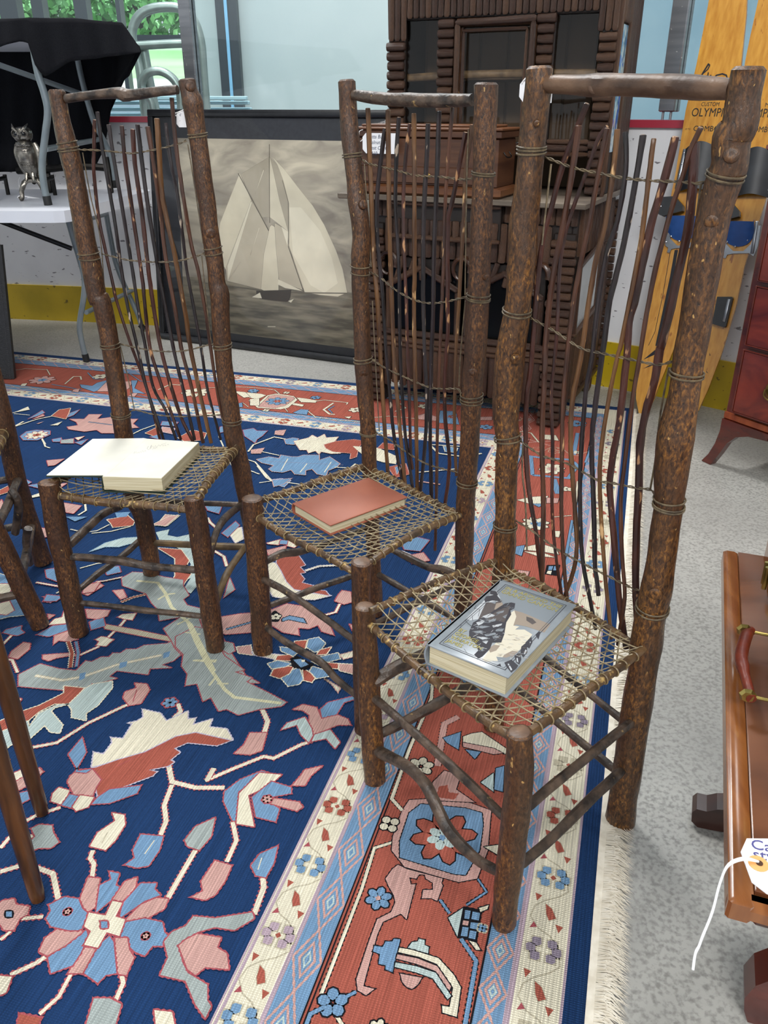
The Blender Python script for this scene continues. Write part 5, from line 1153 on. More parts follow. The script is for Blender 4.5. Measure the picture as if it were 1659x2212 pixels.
draw(cf, '''
@920 1180 4.608
p H- 480,640 640,480 700,440 740,520 640,640 560,720 440,740 400,720
p F- 860,620 1240,780 1300,700 1400,560 740,340 700,440 760,560
p T- 880,640 960,660 1240,780 1180,860 1000,800 900,780 860,800 850,840 800,900 780,880 790,760
p E- 880,640 900,700 870,790 930,800 900,820 860,870 800,960 740,1000 700,900 740,780 820,680
p D- 1000,700 1060,720 1100,760 1060,780 1000,740
p E- 820,860 900,830 980,830 1030,860 1060,880 1000,960 960,1010 900,1060 840,1120 740,1140 600,1150 560,1130 640,1020 700,960 770,900
p T- 780,1080 860,1040 920,1050 850,1110 760,1110
p T- 620,1020 680,980 740,990 700,1040 640,1060
p F- 700,1100 800,1110 860,1090 820,1140 720,1150
p D- 600,560 680,560 760,540 700,620 660,680 600,720 520,730 560,640
p T- 700,570 760,560 770,600 720,640 680,630
p A- 600,500 700,480 740,530 740,550 660,540 590,560 580,530
p A- 640,440 700,450 720,490 640,480
p A- 850,560 890,570 880,620 840,640 850,680 800,760 780,880 750,960 660,960 640,1020 600,1060 560,1100 520,1120 480,1080 520,1040 500,980 430,900 430,850 470,760 540,720 600,690 680,640 740,600 790,570
p D- 720,640 840,590 820,660 780,760 700,740 640,760 600,740 640,690
p H- 560,700 640,670 690,690 600,720
p H- 500,760 560,740 600,760 520,790
p F- 620,740 700,720 690,745 630,760
p F- 480,800 560,790 640,800 560,820
p H- 660,790 760,770 750,790 670,810
p F- 700,830 780,820 760,850 690,850
p F- 460,850 540,840 600,860 500,870
p F- 580,880 690,860 700,880 600,900
p H- 500,900 580,905 640,920 560,930
p F- 660,900 740,890 720,915 670,920
p H- 560,950 620,945 600,975
p F- 520,1000 580,1010 560,1050
p F- 700,660 780,640 770,660 710,680
p F- 760,700 810,680 790,720
p F- 640,560 700,545 690,575
p A- 1130,850 1140,860 1120,930 1100,900 1090,880
p A- 1020,930 1050,900 1060,960 1030,1020 1000,1000 990,960
p A- 950,1000 1000,960 1010,1060 970,1110 940,1070
p A- 880,1090 940,1060 950,1130 930,1180 900,1160
p A- 780,1160 850,1130 920,1190 900,1220 850,1260 800,1200
p A- 700,1190 740,1170 750,1200
p H- 990,1030 1005,1040 985,1080 975,1070
p H- 900,1110 915,1115 920,1160 905,1150
p H- 810,1170 825,1170 860,1230 845,1240
p H- 1035,950 1045,955 1030,990
r A- 4 500,590 480,620 540,630 520,700
r A- 4 540,570 590,570 600,600
r A- 5 390,740 430,780 460,800 500,760
r A- 4 460,690 465,740
r A- 3 350,780 340,860 380,920
r A- 3 380,1020 410,1070
r A- 4 480,1080 540,1050 600,1060
r H- 5 600,1130 700,1150 760,1130
''', cv, .001, .0001)
rk = [(850, 560), (890, 570), (880, 620), (840, 640), (800, 760), (770, 900), (680, 960), (600, 1060), (520, 1120), (500, 980), (430, 880), (440, 800), (540, 720), (680, 640), (790, 570)]
def pin(x, y, P): 
    c = False
    for i in range(len(P)):
        (a, b3), (a2, b4) = P[i - 1], P[i]
        if (b3 > y) != (b4 > y) and x < (a2 - a) * (y - b3) / (b4 - b3) + a: c = not c
    return c
rb = random.Random(4)
for i_ in range(230):
    x, y = rb.uniform(430, 890), rb.uniform(560, 1110); l = rb.uniform(22, 60)
    if pin(x, y, rk) and pin(x + l, y, rk): P = [cv(920 + (x + l * t_) / 4.608, 1180 + (y + 8 * math.sin(t_ * 3 + i_) - 6 * t_) / 4.608) for t_ in (0, .33, .66, 1)]; cf.dz += .0000001; cf.rib(P, rb.uniform(.0005, .0011), RC['AADHF'[i_ % 5]])
for i_ in range(60):
    x, y = rb.uniform(700, 1000), rb.uniform(860, 1120); P = [cv(920 + (x + q) / 4.608, 1180 + (y + q * .2) / 4.608) for q in (0, rb.uniform(15, 50))]; cf.rib(P, .0006, RC['TH'[i_ % 2]])
a, b2 = wd / 2 - .012, hh / 2 - .012
for i_, (q, w_) in enumerate(((0, .0011), (.0035, .0006))):
    cf.rib([(-a + .004 + q, -b2 + q), (a - q, -b2 + q), (a - q, b2 - q), (-a + .004 + q, b2 - q)], w_, RC['A'], closed=True)
fc = flatobj('cover_picture', cf, (O.x, O.y, zt + .0002), X, Y, g, tg, .0003)
GOLD = mat('gold_letters', '#b8ad68', '#9a9052', rough=.35, metal=.2, scale=(90, 90, 90))
tx = lambda s, x, y, sz, sx=1.0: text(s, (O + X * (-wd / 2 + x) + Y * (hh / 2 - y)) * 1 + V((0, 0, zt + .0007)), X, Y, sz, GOLD, tg, sx=sx, bold=.0001)
tx('IN & AROUND THE', .021, .026, .0135, .86); tx('GRAND CANYON', .021, .039, .0145, .84)
for i, s in enumerate(('BY', 'GEORGE', 'WHARTON', 'JAMES')): tx(s, .021, hh - .056 + i * .0115, .0118, .86)
zt = .404
cr = [atz(*p, zt) for p in ((784, 1026), (866, 1068), (728, 1141), (642, 1093))]
RED = mat('rust_cloth_cover', '#8a4c38', '#98563f', rough=.55, scale=(8, 8, 8), detail=6, bump=.1, bscale=(900, 900, 900))
book('book', 'closed rust-red cloth book on the middle chair', cr, zt, .381, RED)
# open book
zt = .412; gb = [atz(*p, zt) for p in ((312, 948), (430, 956), (349, 1034), (221, 1030))]
ob = thing('book', 'open book with blank white endpapers and faint inscription, on the left chair', 'book', ((gb[0] + gb[2]) / 2).xy.to_3d() + V((0, 0, .38)))
DG = mat('dark_green_cover', '#26342c', rough=.5); zb = .380
mb = MB(); mb.prism([p.xy.to_3d() + V((0, 0, zt)) for p in gb], (0, 0, -1), zt - zb - .002); mk('pages', mb, PAGE, ob)
mb = MB(); mb.prism([p.xy.to_3d() + V((0, 0, zt + .0012)) + (V(p) - (gb[0] + gb[2]) / 2).normalized().xy.to_3d() * -.001 for p in gb], (0, 0, -1), .0011); mk('endpaper', mb, PAGEW, ob)
cbk = (gb[0] + gb[2]) / 2
mb = MB(); mb.prism([(cbk + (p - cbk) * 1.035).xy.to_3d() + V((0, 0, zb)) for p in gb], (0, 0, -1), .0028); mk('back_cover', mb, DG, ob)
lc = [atz(200, 948, zt + .002), atz(312, 946.5, zt + .001), atz(221, 1027, zt + .001), atz(99, 1027, zt + .002)]
mb = MB(); mb.prism([p + V((0, 0, -.0012)) for p in lc], (0, 0, -1), .003); mk('front_cover', mb, DG, ob)
lcc = sum(lc, V((0, 0, 0))) / 4
mb = MB(); mb.prism([lc[1] + V((-.004, -.001, .0009)), gb[0].xy.to_3d() + V((.006, -.002, zt + .0016)), gb[3].xy.to_3d() + V((.006, .002, zt + .0016)), lc[2] + V((-.004, .002, .0009))], (0, 0, -1), .0008); mk('gutter', mb, PAGEW, ob, smooth=False)
mb = MB(); mb.prism([lcc + (p - lcc) * .985 + V((0, 0, .0006)) for p in lc], (0, 0, -1), .0016); mk('endpaper', mb, PAGEW, ob)
mb = MB(); mb.prism([gb[0].xy.to_3d() + V((0, 0, zt + .001)), gb[3].xy.to_3d() + V((0, 0, zt + .001)), gb[3].xy.to_3d() + V((-.003, 0, zb)), gb[0].xy.to_3d() + V((-.003, 0, zb))], (-1, 0, 0), .002); mk('spine', mb, DG, ob)
PEN = mat('pencil_grey', '#a9a8a2', rough=.8); cf = Flat()
Xb = (gb[1] - gb[0]); Yb = V((-Xb.y, Xb.x, 0)); cv = inplane((gb[0].x, gb[0].y, zt + .0014), Xb, Yb)
for s in ('140,235 150,215 158,235 165,215 172,235 185,222 195,232 205,215 215,228 230,205 240,222 255,205 262,215', '290,160 275,185 290,200 305,185 320,150 310,190 335,160 345,180 360,155 375,172 395,148 410,160 430,140 455,135 475,125', '330,195 345,178 355,190 365,175 380,182', '440,160 440,148', '455,158 462,146 468,158', '480,150 490,140 498,150'):
    cf.rib([cv(260 + a[0] / 4.76, 930 + a[1] / 4.76) for a in pts(s)], .0008, lin('#a5a5a0'))
flatobj('inscription', cf, (gb[0].x, gb[0].y, zt + .0015), Xb, Yb, colmat('pencil', .8), ob)
# ================================================================ FRAMED SAILING PHOTOGRAPH leaning on the boards
A = V((-1.196, 4.364, 0)); e = V((.906, -.423, 0)); n_ = V((.423, .906, 0)); tilt = (n_ * .11 + V((0, 0, 1.1))).normalized(); Zf = e.cross(tilt)   # towards the room
FW_, FH = 1.62, (n_ * .11 + V((0, 0, 1.1))).length
fm = thing('framed_picture', 'large black-framed sepia sailing photograph leaning on the boards', 'framed picture', A + e * FW_ / 2)
FB = mat('frame_black', '#17181b', '#202125', rough=.35, scale=(30, 30, 30)); MATB = mat('mat_board_charcoal', '#34363c', '#2e3036', rough=.8, scale=(60, 60, 60))
P0 = A + V((0, 0, .004)); fr_ax = (e, tilt, Zf)
def fbox(name, x0, x1, y0, y1, z0, z1, m, parent=fm):
    mb = MB(); mb.bbox(P0 + e * ((x0 + x1) / 2) + tilt * ((y0 + y1) / 2) + Zf * ((z0 + z1) / 2), (x1 - x0, y1 - y0, z1 - z0), fr_ax, .003); return mk(name, mb, m, parent)
cvf = inplane(P0 + Zf * .006, e, tilt)
ix0, iy0 = cvf(352 + 40, 715); _, iy1 = cvf(600, 302); ix0 = cvf(390, 500)[0]
fbox('frame_rail', 0, FW_, 0, .03, -.018, .018, FB); fbox('frame_rail', 0, FW_, FH - .03, FH, -.018, .018, FB); fbox('frame_stile', 0, .03, .03, FH - .03, -.018, .018, FB); fbox('frame_stile', FW_ - .03, FW_, .03, FH - .03, -.018, .018, FB)
fbox('mat_board', .03, FW_ - .03, .03, FH - .03, -.006, .0, MATB)
iyb = cvf(560, 728)[1]; iyt = cvf(560, 301)[1]; ixl = cvf(384, 400)[0]; ixr = FW_ - (ixl)
SKY = mat('sepia_sky', '#8c8478', '#d0c7b2', rough=.6, scale=(4, 4, 10), detail=10, thr=(.32, .72), distort=1.2); SEA = mat('sepia_sea', '#565146', '#8f8774', rough=.6, scale=(6, 6, 45), detail=6, thr=(.35, .65))
hz = cvf(560, 613)[1]
fbox('photograph_sky', ixl, ixr, hz, iyt, -.001, .001, SKY); fbox('photograph_sea', ixl, ixr, iyb, hz, -.001, .001, SEA)
RC.update(dict(a=lin('#dcd4bd'), b=lin('#c6bda8'), c=lin('#b3aa97'), d=lin('#9c9382'), e=lin('#443e36'), f=lin('#e8e1cb'), g=lin('#bfb6a2'), h=lin('#6c6558')))
sf = Flat()
draw(sf, '''
@380 280 2.38
p ac 325,225 225,480 205,640 255,720 385,365
p bd 385,365 255,710 262,778 440,822 475,515
p fd 383,370 262,700 266,775 388,375
p fd 425,502 380,645 428,505
p cd 330,230 475,142 478,450 440,450
p fd 448,205 405,330 450,210
p ah 490,490 480,500 450,640 435,820 480,845 525,830 525,640 505,500
p bh 505,480 540,500 575,600 650,825 560,790 528,770 512,600
p ad 480,140 500,220 530,350 575,525 520,480 480,450
p cd 482,142 530,200 560,260 578,370 575,525 530,360 500,220
p f- 540,500 575,525 572,600
p ac 490,135 560,210 620,290 700,390 760,490 820,620 855,720 878,838 830,858 740,850 660,835 580,595 580,380 550,260 520,180
p f- 580,400 640,400 740,520 800,660 830,790 760,840 690,800 600,640
p f- 525,770 650,830 560,815 520,795
p ee 412,830 590,825 585,865 570,885 500,878 430,870 412,850
r h- 5 95,783 430,826
r h- 5 590,838 880,842
r h- 4 318,225 475,520
r h- 3 478,75 480,480
r h- 2 545,260 575,370 578,590
r h- 3 575,600 655,835
r g- 3 330,680 270,770
p fe 388,862 430,838 440,868
p f- 575,882 605,870 590,890
p b- 470,1010 510,1010 510,1016 470,1016
''', cvf, .0022, .0001)
sf.dz = .0004
flatobj('photograph_ship', sf, P0 + Zf * .0016, e, tilt, colmat('print_tones', .6, .10, (7, 7, 7)), fm, .0005)
GLF = bpy.data.materials.new('picture_glass'); GLF.use_nodes = True; N = GLF.node_tree.nodes; Lk = GLF.node_tree.links; N.clear(); o_ = N.new('ShaderNodeOutputMaterial'); g_ = N.new('ShaderNodeBsdfGlossy'); g_.inputs['Roughness'].default_value = .01; t_ = N.new('ShaderNodeBsdfTransparent'); x_ = N.new('ShaderNodeMixShader'); f_ = N.new('ShaderNodeFresnel'); f_.inputs[0].default_value = 1.3; Lk.new(f_.outputs[0], x_.inputs[0]); Lk.new(t_.outputs[0], x_.inputs[1]); Lk.new(g_.outputs[0], x_.inputs[2]); Lk.new(x_.outputs[0], o_.inputs[0])
fbox('glazing', .03, FW_ - .03, .03, FH - .03, .006, .008, GLF)
# ================================================================ TWIG CABINET
CP = V((-.032, 3.309, 0)); cdx = V((.902, -.431, 0)).normalized(); cdt = V((.431, .902, 0)).normalized(); ZZ = V((0, 0, 1))
cab = thing('twig_cabinet', 'dark rustic cabinet covered in split logs and twigs, glazed upper doors', 'cabinet', CP + cdx * .37 + cdt * .28)
LOGM = [mat('log_dark', '#24150e', '#4a3022', rough=.28, scale=(22, 22, 22), col3='#8a6844', t3=(.7, .74), s3=(50, 50, 50), bump=.6), mat('log_brown', '#332014', '#5c3f2c', rough=.3, scale=(22, 22, 22), col3='#9a7850', t3=(.68, .73), s3=(50, 50, 50), bump=.6)]
DARKB = mat('cabinet_carcass', '#150d09', '#20140e', rough=.6, scale=(8, 8, 8)); INNER = mat('cabinet_interior_boards', '#4a3826', '#604a32', rough=.7, scale=(6, 6, 1.5))
def cp(s, t, z): return CP + cdx * s + cdt * t + ZZ * z
def cbox(name, s0, s1, t0, t1, z0, z1, m, parent=None, bev=.003, **kw):
    mb = MB(); mb.bbox(cp((s0 + s1) / 2, (t0 + t1) / 2, (z0 + z1) / 2), (s1 - s0, t1 - t0, z1 - z0), (cdx, cdt, ZZ), bev); return mk(name, mb, m, parent or cab, **kw)
# shared log meshes: unit length along X, unit radius
HL = []
for v_ in range(5):
    rr = random.Random(v_); mb = MB(); P = [V((x, 0, 0)) for x in (-.5, -.47, -.25, 0, .25, .47, .5)]
    mb.tube(P, [.6, .95, 1 + rr.uniform(-.08, .08), 1 + rr.uniform(-.1, .1), 1 + rr.uniform(-.08, .08), .95, .6], 8, capmi=0, rough=.16, rs=3, seed=v_)
    for m_ in LOGM:
        me = bpy.data.meshes.new('log'); me.from_pydata(mb.v, [], mb.f); me.polygons.foreach_set('use_smooth', [True] * len(me.polygons)); me.materials.append(m_); HL.append(me)
lr = random.Random(11)
from mathutils import Matrix
def rod(name, a, b2, r, par=None, mi=None, flat=1.0, me=None):
    a = V(a); b2 = V(b2); d = b2 - a; o = bpy.data.objects.new(name, me or HL[lr.randrange(5) * 2 + (lr.random() < .4 if mi is None else mi)]); COL.objects.link(o); o.parent = par or cab
    x = d.normalized(); yy = cdt - x * cdt.dot(x); yy = yy.normalized() if yy.length > .1 else x.orthogonal().normalized(); z = x.cross(yy)
    M = Matrix((x, yy, z)).transposed().to_4x4(); M = Matrix.Translation((a + b2) / 2 - V(cab.location)) @ M @ Matrix.Diagonal((d.length, r * flat, r, 1)); o.matrix_local = M; return o
def hlogs(s0, s1, z0, z1, t, pitch=.0305):
    n = max(1, round((z1 - z0) / pitch)); h = (z1 - z0) / n
    for i in range(n):
        z = z0 + h * (i + .5); j = lr.uniform(-.004, .004); rod('log', cp(s0 - j, t, z), cp(s1 + j, t, z), h * .49)
def vtwigs(s0, s1, z0, z1, t, pitch=.026, zj=0.0, side=False, flat=.6):
    n = max(1, round((s1 - s0) / pitch)); h = (s1 - s0) / n
    for i in range(n):
        s = s0 + h * (i + .5); j = lr.uniform(-zj, zj)
        if side: rod('twig', cp(side, s, z0 + j), cp(side, s, z1), h * .5, flat=.9)
        else: rod('twig', cp(s, t, z0 + j), cp(s, t, z1), h * .5, flat=flat)
W_ = .775; D_ = .56
# carcass
cbox('side_panel', -.03, -.01, .02, D_, .10, .80, DARKB); cbox('side_panel', W_ - .02, W_, .02, D_, .10, .80, DARKB); cbox('back_panel', -.03, W_, D_ - .02, D_, .10, .80, DARKB)
cbox('floor_panel', -.01, W_ - .02, .03, D_ - .02, .24, .26, DARKB); cbox('apron_panel', -.01, W_ - .02, .02, .035, .60, .80, DARKB); cbox('lower_panel', -.01, W_ - .02, .02, .035, .10, .26, DARKB)
cbox('worktop', -.135, W_ + .035, -.055, D_ + .03, .806, .826, mat('weathered_shelf', '#4a4038', '#6a5f52', rough=.5, scale=(5, 5, 30), bump=.3), label='grey weathered shelf slab')
for s in ((-.035, .035), (.69, W_ + .005)):
    hlogs(s[0], s[1], .008, .70, .0)
    cbox('corner_post', s[0] + .006, s[1] - .006, .005, .06, 0.007, .72, DARKB)
for i, t in enumerate((.10, .52)):
    rod('leg', cp(W_ - .01, t, .004), cp(W_ - .01, t, .80), .022 if i else .016); rod('leg', cp(-.01, t, .004), cp(-.01, t, .80), .02)
vtwigs(-.03, W_, .745, .80, .01, .027); vtwigs(.09, .50, .685, .745, -.03, .03); cbox('drawer', .085, .505, -.022, .02, .68, .80, DARKB)
rod('log', cp(.08, -.035, .682), cp(.51, -.035, .682), .010, mi=1); rod('log', cp(.08, -.035, .80), cp(.51, -.035, .80), .010)
vtwigs(.04, .69, .605, .742, .0, .033)
# gables and root ornaments over the lower doors
for c_, hw in ((.20, .15), (.53, .15)):
    rod('log', cp(c_ - hw, -.012, .492), cp(c_ + .01, -.012, .575), .012); rod('log', cp(c_ + hw, -.012, .492), cp(c_ - .01, -.012, .575), .012)
    for k in range(5): rod('root_branch', cp(c_ - .11 + k * .055, -.005, .52 + .012 * (k % 2)), cp(c_ - .09 + k * .045 + lr.uniform(-.02, .02), -.005, .605), lr.uniform(.008, .014))
for c_ in (.06, .365, .66):
    mb = MB(); P = [cp(c_ + .035 * math.cos(a), -.015, .575 + .04 * math.sin(a)) for a in [math.pi * k / 10 - .3 for k in range(17)]]; mb.tube(P, [.012 - .0004 * i for i in range(17)], 8, rough=.25, rs=30); mk('root_curl', mb, LOGM[0], cab)
DG_ = mat('dark_door_glass', '#0b0b0b', rough=.12, spec=.25, alpha=1.0)
for s0, s1 in ((.045, .355), (.375, .68)):
    d_ = cbox('door', s0, s1, .012, .022, .262, .60, DARKB)
    cbox('door_glass', s0 + .02, s1 - .02, .006, .011, .30, .56, DG_, parent=d_)
    for a_, b_ in (((s0 + .01, .29), (s0 + .01, .50)), ((s1 - .01, .29), (s1 - .01, .50))): rod('door_stile', cp(a_[0], .0, a_[1]), cp(b_[0], .0, b_[1]), .011)
rod('log', cp(.03, -.012, .312), cp(.70, -.012, .312), .014, mi=0); rod('log', cp(.03, -.012, .283), cp(.70, -.012, .283), .013, mi=1); rod('log', cp(.03, -.012, .262), cp(.70, -.012, .262), .010)
vtwigs(.035, .69, .09, .255, .0, .034, .008)
# right side: twigs round a mirror panel
vtwigs(.03, .56, .64, .80, 0, .03, side=W_ + .004); vtwigs(.36, .56, .10, .64, 0, .03, side=W_ + .004)
vtwigs(.03, .36, .10, .37, 0, .03, .03, side=W_ + .004)
mb = MB(); mb.prism([cp(W_ + .012, .045, .37), cp(W_ + .012, .35, .41), cp(W_ + .012, .35, .645), cp(W_ + .012, .045, .60)], cdx, .004); mk('side_glass', mb, mat('side_glass_grey', '#8f979b', '#a3aaad', rough=.2, scale=(4, 4, 4)), cab, smooth=False, label='grey side glass')
for k in range(22): z = .12 + k * .031; rod('log', cp(W_ + .005, .575, z), cp(W_ + .035, .575, z), .0145)
rod('log', cp(W_ + .018, .03, .605), cp(W_ + .018, .36, .655), .009); rod('log', cp(W_ + .018, .03, .36), cp(W_ + .018, .37, .40), .010); rod('log', cp(W_ + .018, .04, .36), cp(W_ + .018, .04, .61), .008); rod('log', cp(W_ + .018, .12, .09), cp(W_ + .018, .56, .10), .010)
# hutch
UT = .21; UH = 1.62; UW = .80
cbox('hutch_back', -.04, UW, D_ - .03, D_ - .01, .826, UH, INNER)
cbox('hutch_side', -.045, -.03, UT, D_ - .03, .826, UH, DARKB)
cbox('hutch_side', UW - .02, UW - .005, UT, UT + .06, .826, UH, DARKB); cbox('hutch_side', UW - .02, UW - .005, D_ - .12, D_ - .02, .826, UH, DARKB); cbox('hutch_side', UW - .02, UW - .005, UT + .06, D_ - .12, 1.37, UH, DARKB); cbox('hutch_side', UW - .02, UW - .005, UT + .06, D_ - .12, .826, .97, DARKB)
cbox('hutch_top', -.04, UW, UT, D_, UH, UH + .02, DARKB); cbox('hutch_floor', -.03, UW - .02, UT + .01, D_ - .03, .965, .98, DARKB)
cbox('hutch_frieze', -.04, UW - .005, UT + .005, UT + .02, 1.40, UH, DARKB)
cbox('hutch_sill', -.04, UW - .005, UT, UT + .03, .985, 1.0, DARKB)
vtwigs(-.045, .03, 1.335, UH, UT - .005, .024); vtwigs(.03, .73, 1.405, UH, UT - .005, .0245); vtwigs(.73, UW, 1.345, UH, UT - .005, .024)
hlogs(-.048, .022, .83, 1.333, UT - .004, .031); hlogs(.158, .215, 1.0, 1.40, UT - .004, .031); hlogs(.525, .585, 1.0, 1.405, UT - .004, .031); hlogs(.74, UW, .83, 1.343, UT - .004, .030)
for s0, s1 in ((-.04, .02), (.16, .215), (.53, .585), (.745, UW - .006)): cbox('hutch_stile', s0, s1, UT + .004, UT + .03, .83 if s0 < 0 or s0 > .7 else 1.0, 1.40, DARKB)
ws = mat('pale_shelf_log', '#54422c', '#7a6244', rough=.5, scale=(30, 30, 30), bump=.4)
mb = MB(); mb.tube(smooth_path([cp(-.02, UT + .06, 1.215), cp(.3, UT + .06, 1.225), cp(.78, UT + .06, 1.222)], k=8), .014, 10, rough=.12, rs=20); mk('shelf_log', mb, ws, cab, label='pale peeled log on the shelf edge')
cbox('shelf', -.03, UW - .02, UT + .06, D_ - .03, 1.205, 1.215, INNER)
for k in range(7): cbox('back_board', -.02 + k * .115, .088 + k * .115, D_ - .04, D_ - .031, .98, UH, INNER)
d_ = cbox('upper_door', .222, .52, UT + .0, UT + .012, 1.375, 1.40, LOGM[1]); cbox('door_stile', .222, .248, UT, UT + .012, 1.0, 1.375, LOGM[1], parent=d_); cbox('door_stile', .494, .52, UT, UT + .012, 1.0, 1.375, LOGM[1], parent=d_)
rod('door_log', cp(.225, UT - .012, 1.385), cp(.52, UT - .012, 1.39), .012); rod('door_log', cp(.232, UT - .012, 1.0), cp(.232, UT - .012, 1.385), .011); rod('door_log', cp(.51, UT - .012, 1.0), cp(.51, UT - .012, 1.385), .011); rod('door_log', cp(.255, UT - .008, 1.0), cp(.255, UT - .008, 1.36), .006); rod('door_log', cp(.488, UT - .008, 1.0), cp(.488, UT - .008, 1.36), .006); rod('door_log', cp(.25, UT - .008, 1.36), cp(.49, UT - .008, 1.362), .006)
for s0, s1, tt in ((.025, .155, 1.40), (.25, .492, 1.372), (.59, .735, 1.40)): cbox('glass_pane', s0, s1, UT + .012, UT + .016, 1.0, tt, GLF)
rod('log', cp(.59, UT - .01, 1.005), cp(.74, UT - .01, 1.005), .009, mi=1); rod('log', cp(.03, UT - .01, .985), cp(.74, UT - .01, .985), .012)
rod('log', cp(.03, UT - .005, .965), cp(.74, UT - .005, .965), .010)
vtwigs(UT, .235, .826, UH, 0, .022, side=UW); vtwigs(.37, D_, .826, UH, 0, .022, side=UW); vtwigs(.235, .37, 1.375, UH, 0, .022, side=UW)
mb = MB(); mb.prism([cp(UW - .004, .235, .97), cp(UW - .004, .37, .97), cp(UW - .004, .37, 1.37), cp(UW - .004, .235, 1.37)], cdx, .004); mk('side_glass', mb, mat('painted_reflection_glass', '#4f84a8', '#b5ccd2', rough=.1, scale=(30, 30, 22), thr=(.42, .55), col3='#3468c4', t3=(.55, .58), s3=(25, 25, 12)), cab, smooth=False)  # colourful reflections in this pane are painted into its noise colours
mb = MB(); mb.box(cp(.3, UT - .01, 1.632), (.55, .02, .02), (cdx, cdt, ZZ)) ; mk('cornice', mb, LOGM[1], cab)
# ---- wooden chest standing on the cabinet shelf
IRON0 = mat('black_iron_handle', '#1a1817', rough=.4, metal=.7)
wc = thing('wooden_chest', 'brown walnut lidded chest standing on the twig cabinet shelf', 'chest', cp(.2, .05, .826))
WAL = mat('walnut_old', '#40261a', '#5a3a26', rough=.4, scale=(3, 3, 40), bump=.15); WAL2 = mat('walnut_light', '#553320', '#6e4629', rough=.35, scale=(3, 3, 40)); BRS = mat('aged_brass', '#8c7440', '#6a5630', rough=.35, metal=.9, scale=(40, 40, 40))
bt0, bt1 = -.035, .16
cbox('body', -.075, .487, bt0, bt1, .862, 1.018, WAL, parent=wc); cbox('base_moulding', -.092, .505, bt0 - .012, bt1 + .01, .827, .862, WAL2, parent=wc, bev=.008); cbox('lid', -.085, .497, bt0 - .008, bt1 + .005, 1.020, 1.043, WAL, parent=wc)
cbox('lid_rim', -.09, .502, bt0 - .014, bt1 + .008, 1.043, 1.053, WAL2, parent=wc); cbox('lid_top', -.05, .46, bt0 + .02, bt1 - .02, 1.053, 1.062, WAL2, parent=wc)
cbox('drawer_front', -.06, .472, bt0 - .005, bt0 + .004, .868, .925, WAL, parent=wc)
for s in (.0, .23, .41): mb = MB(); mb.lathe([(.009, 0), (.0095, .003), (.005, .006), (.004, .010), (.0065, .014), (.004, .018)], cp(s, bt0 - .004, .895), -cdt, 12); mk('knob', mb, BRS, wc)
q = MB(); q.tube(smooth_path([cp(.489, .02, .975), cp(.500, .025, .960), cp(.500, .075, .960), cp(.489, .08, .975)]), .0022, 8); mk('handle', q, IRON0, wc)
# ================================================================ PRICE TAGS
TAG = mat('tag_paper', '#e9e9ec', rough=.7); INK = mat('tag_ink', '#34405a', rough=.7); STR = mat('tag_string', '#e6e6e6', rough=.8)
def tag(label, C0, X, Y, w_, h, lines, size, string, cut=.25, ring_=False):
    C0 = V(C0); X = V(X).normalized(); Y = V(Y).normalized(); Z = X.cross(Y); t = thing('price_tag', label, 'tag', C0 - Y * h)
    c = cut * h; mb = MB(); mb.prism([C0 + X * c, C0, C0 - Y * 0, C0 - Y * h + Y * c, C0 - Y * h + X * c, C0 - Y * h + X * w_, C0 + X * w_][0:1] + [C0 - Y * c, C0 - Y * (h - c), C0 - Y * h + X * c, C0 - Y * h + X * w_, C0 + X * w_], -Z, .0008); mk('card', mb, TAG, t, smooth=False)
    for i, s in enumerate(lines): text(s, C0 + X * (c * .9 + w_ * .04) - Y * (size * (1.0 + i * 1.05)) + Z * .0003, X, Y, size, INK, t, shear=.2)
    mb = MB(); mb.tube(smooth_path(string), .0011, 6); mk('string', mb, STR, t); return t
def cpx(x, y, t): 
    o = CP + cdt * t; return onp(x, y, o, cdt)
a_ = cpx(783, 287, -.065); b_ = cpx(856, 287, -.065); h_ = cpx(783, 331, -.065)
tag('white handwritten tag hanging on the walnut chest', a_, cdx, ZZ, (b_ - a_).length, (a_ - h_).length, ['Platts Bur. Y', 'Walnut 2nd.', 'chest C. 10', '$ 410 -'], .0175, [cpx(784, 300, -.066), cpx(778, 305, -.07), cpx(776, 285, -.075), cpx(784, 280, -.066)], .2)
pbl = vplane(BLl, BRl, .03); a_ = pbl(380, 238)
tag('small white tag on the right post of the left chair', pbl(381, 240), V((.95, -.25, 0)), V((.1, 0, 1)), .032, .030, ['c', '.'], .009, [pbl(383, 252), pbl(376, 246), pbl(384, 243), pbl(402, 235)], .2)
pbr = vplane(BLr, BRr, .035); a_ = pbr(1124, 168)
tag('white tag tied behind the left post of the nearest chair', pbr(1124, 168), V((.75, -.65, 0)), ZZ, .055, .033, [''], .008, [pbr(1128, 180), pbr(1133, 172), pbr(1150, 168)], .25)
# ================================================================ WHITE FOLDING TABLE with stacked display table
ft = thing('folding_table', 'white plastic folding table with grey legs against the boards', 'table', (-1.9, 4.0, 0))
PL = mat('white_plastic', '#d5d8e0', '#cdd0d9', rough=.35, scale=(4, 4, 4)); GRY = mat('grey_steel_legs', '#6f7a80', '#7e888c', rough=.35, metal=.3, scale=(10, 10, 10)); RUB = mat('black_rubber', '#101112', rough=.6); DKS = mat('dark_steel_brace', '#2a2c2e', rough=.4, metal=.5)
TZ = .742; c1 = atz(146, 456, TZ); c2 = atz(332, 409, TZ); 
out = [V((-3.1, c1.y + .0, TZ)), V((-3.1, c1.y, TZ))]
cor = [(c1.x - .06, c1.y), (c1.x - .02, c1.y + .015), (c1.x, c1.y + .06), (c2.x, c2.y - .08), (c2.x - .015, c2.y - .02), (c2.x - .07, c2.y), (-3.0, c2.y + .02), (-3.0, c1.y)]
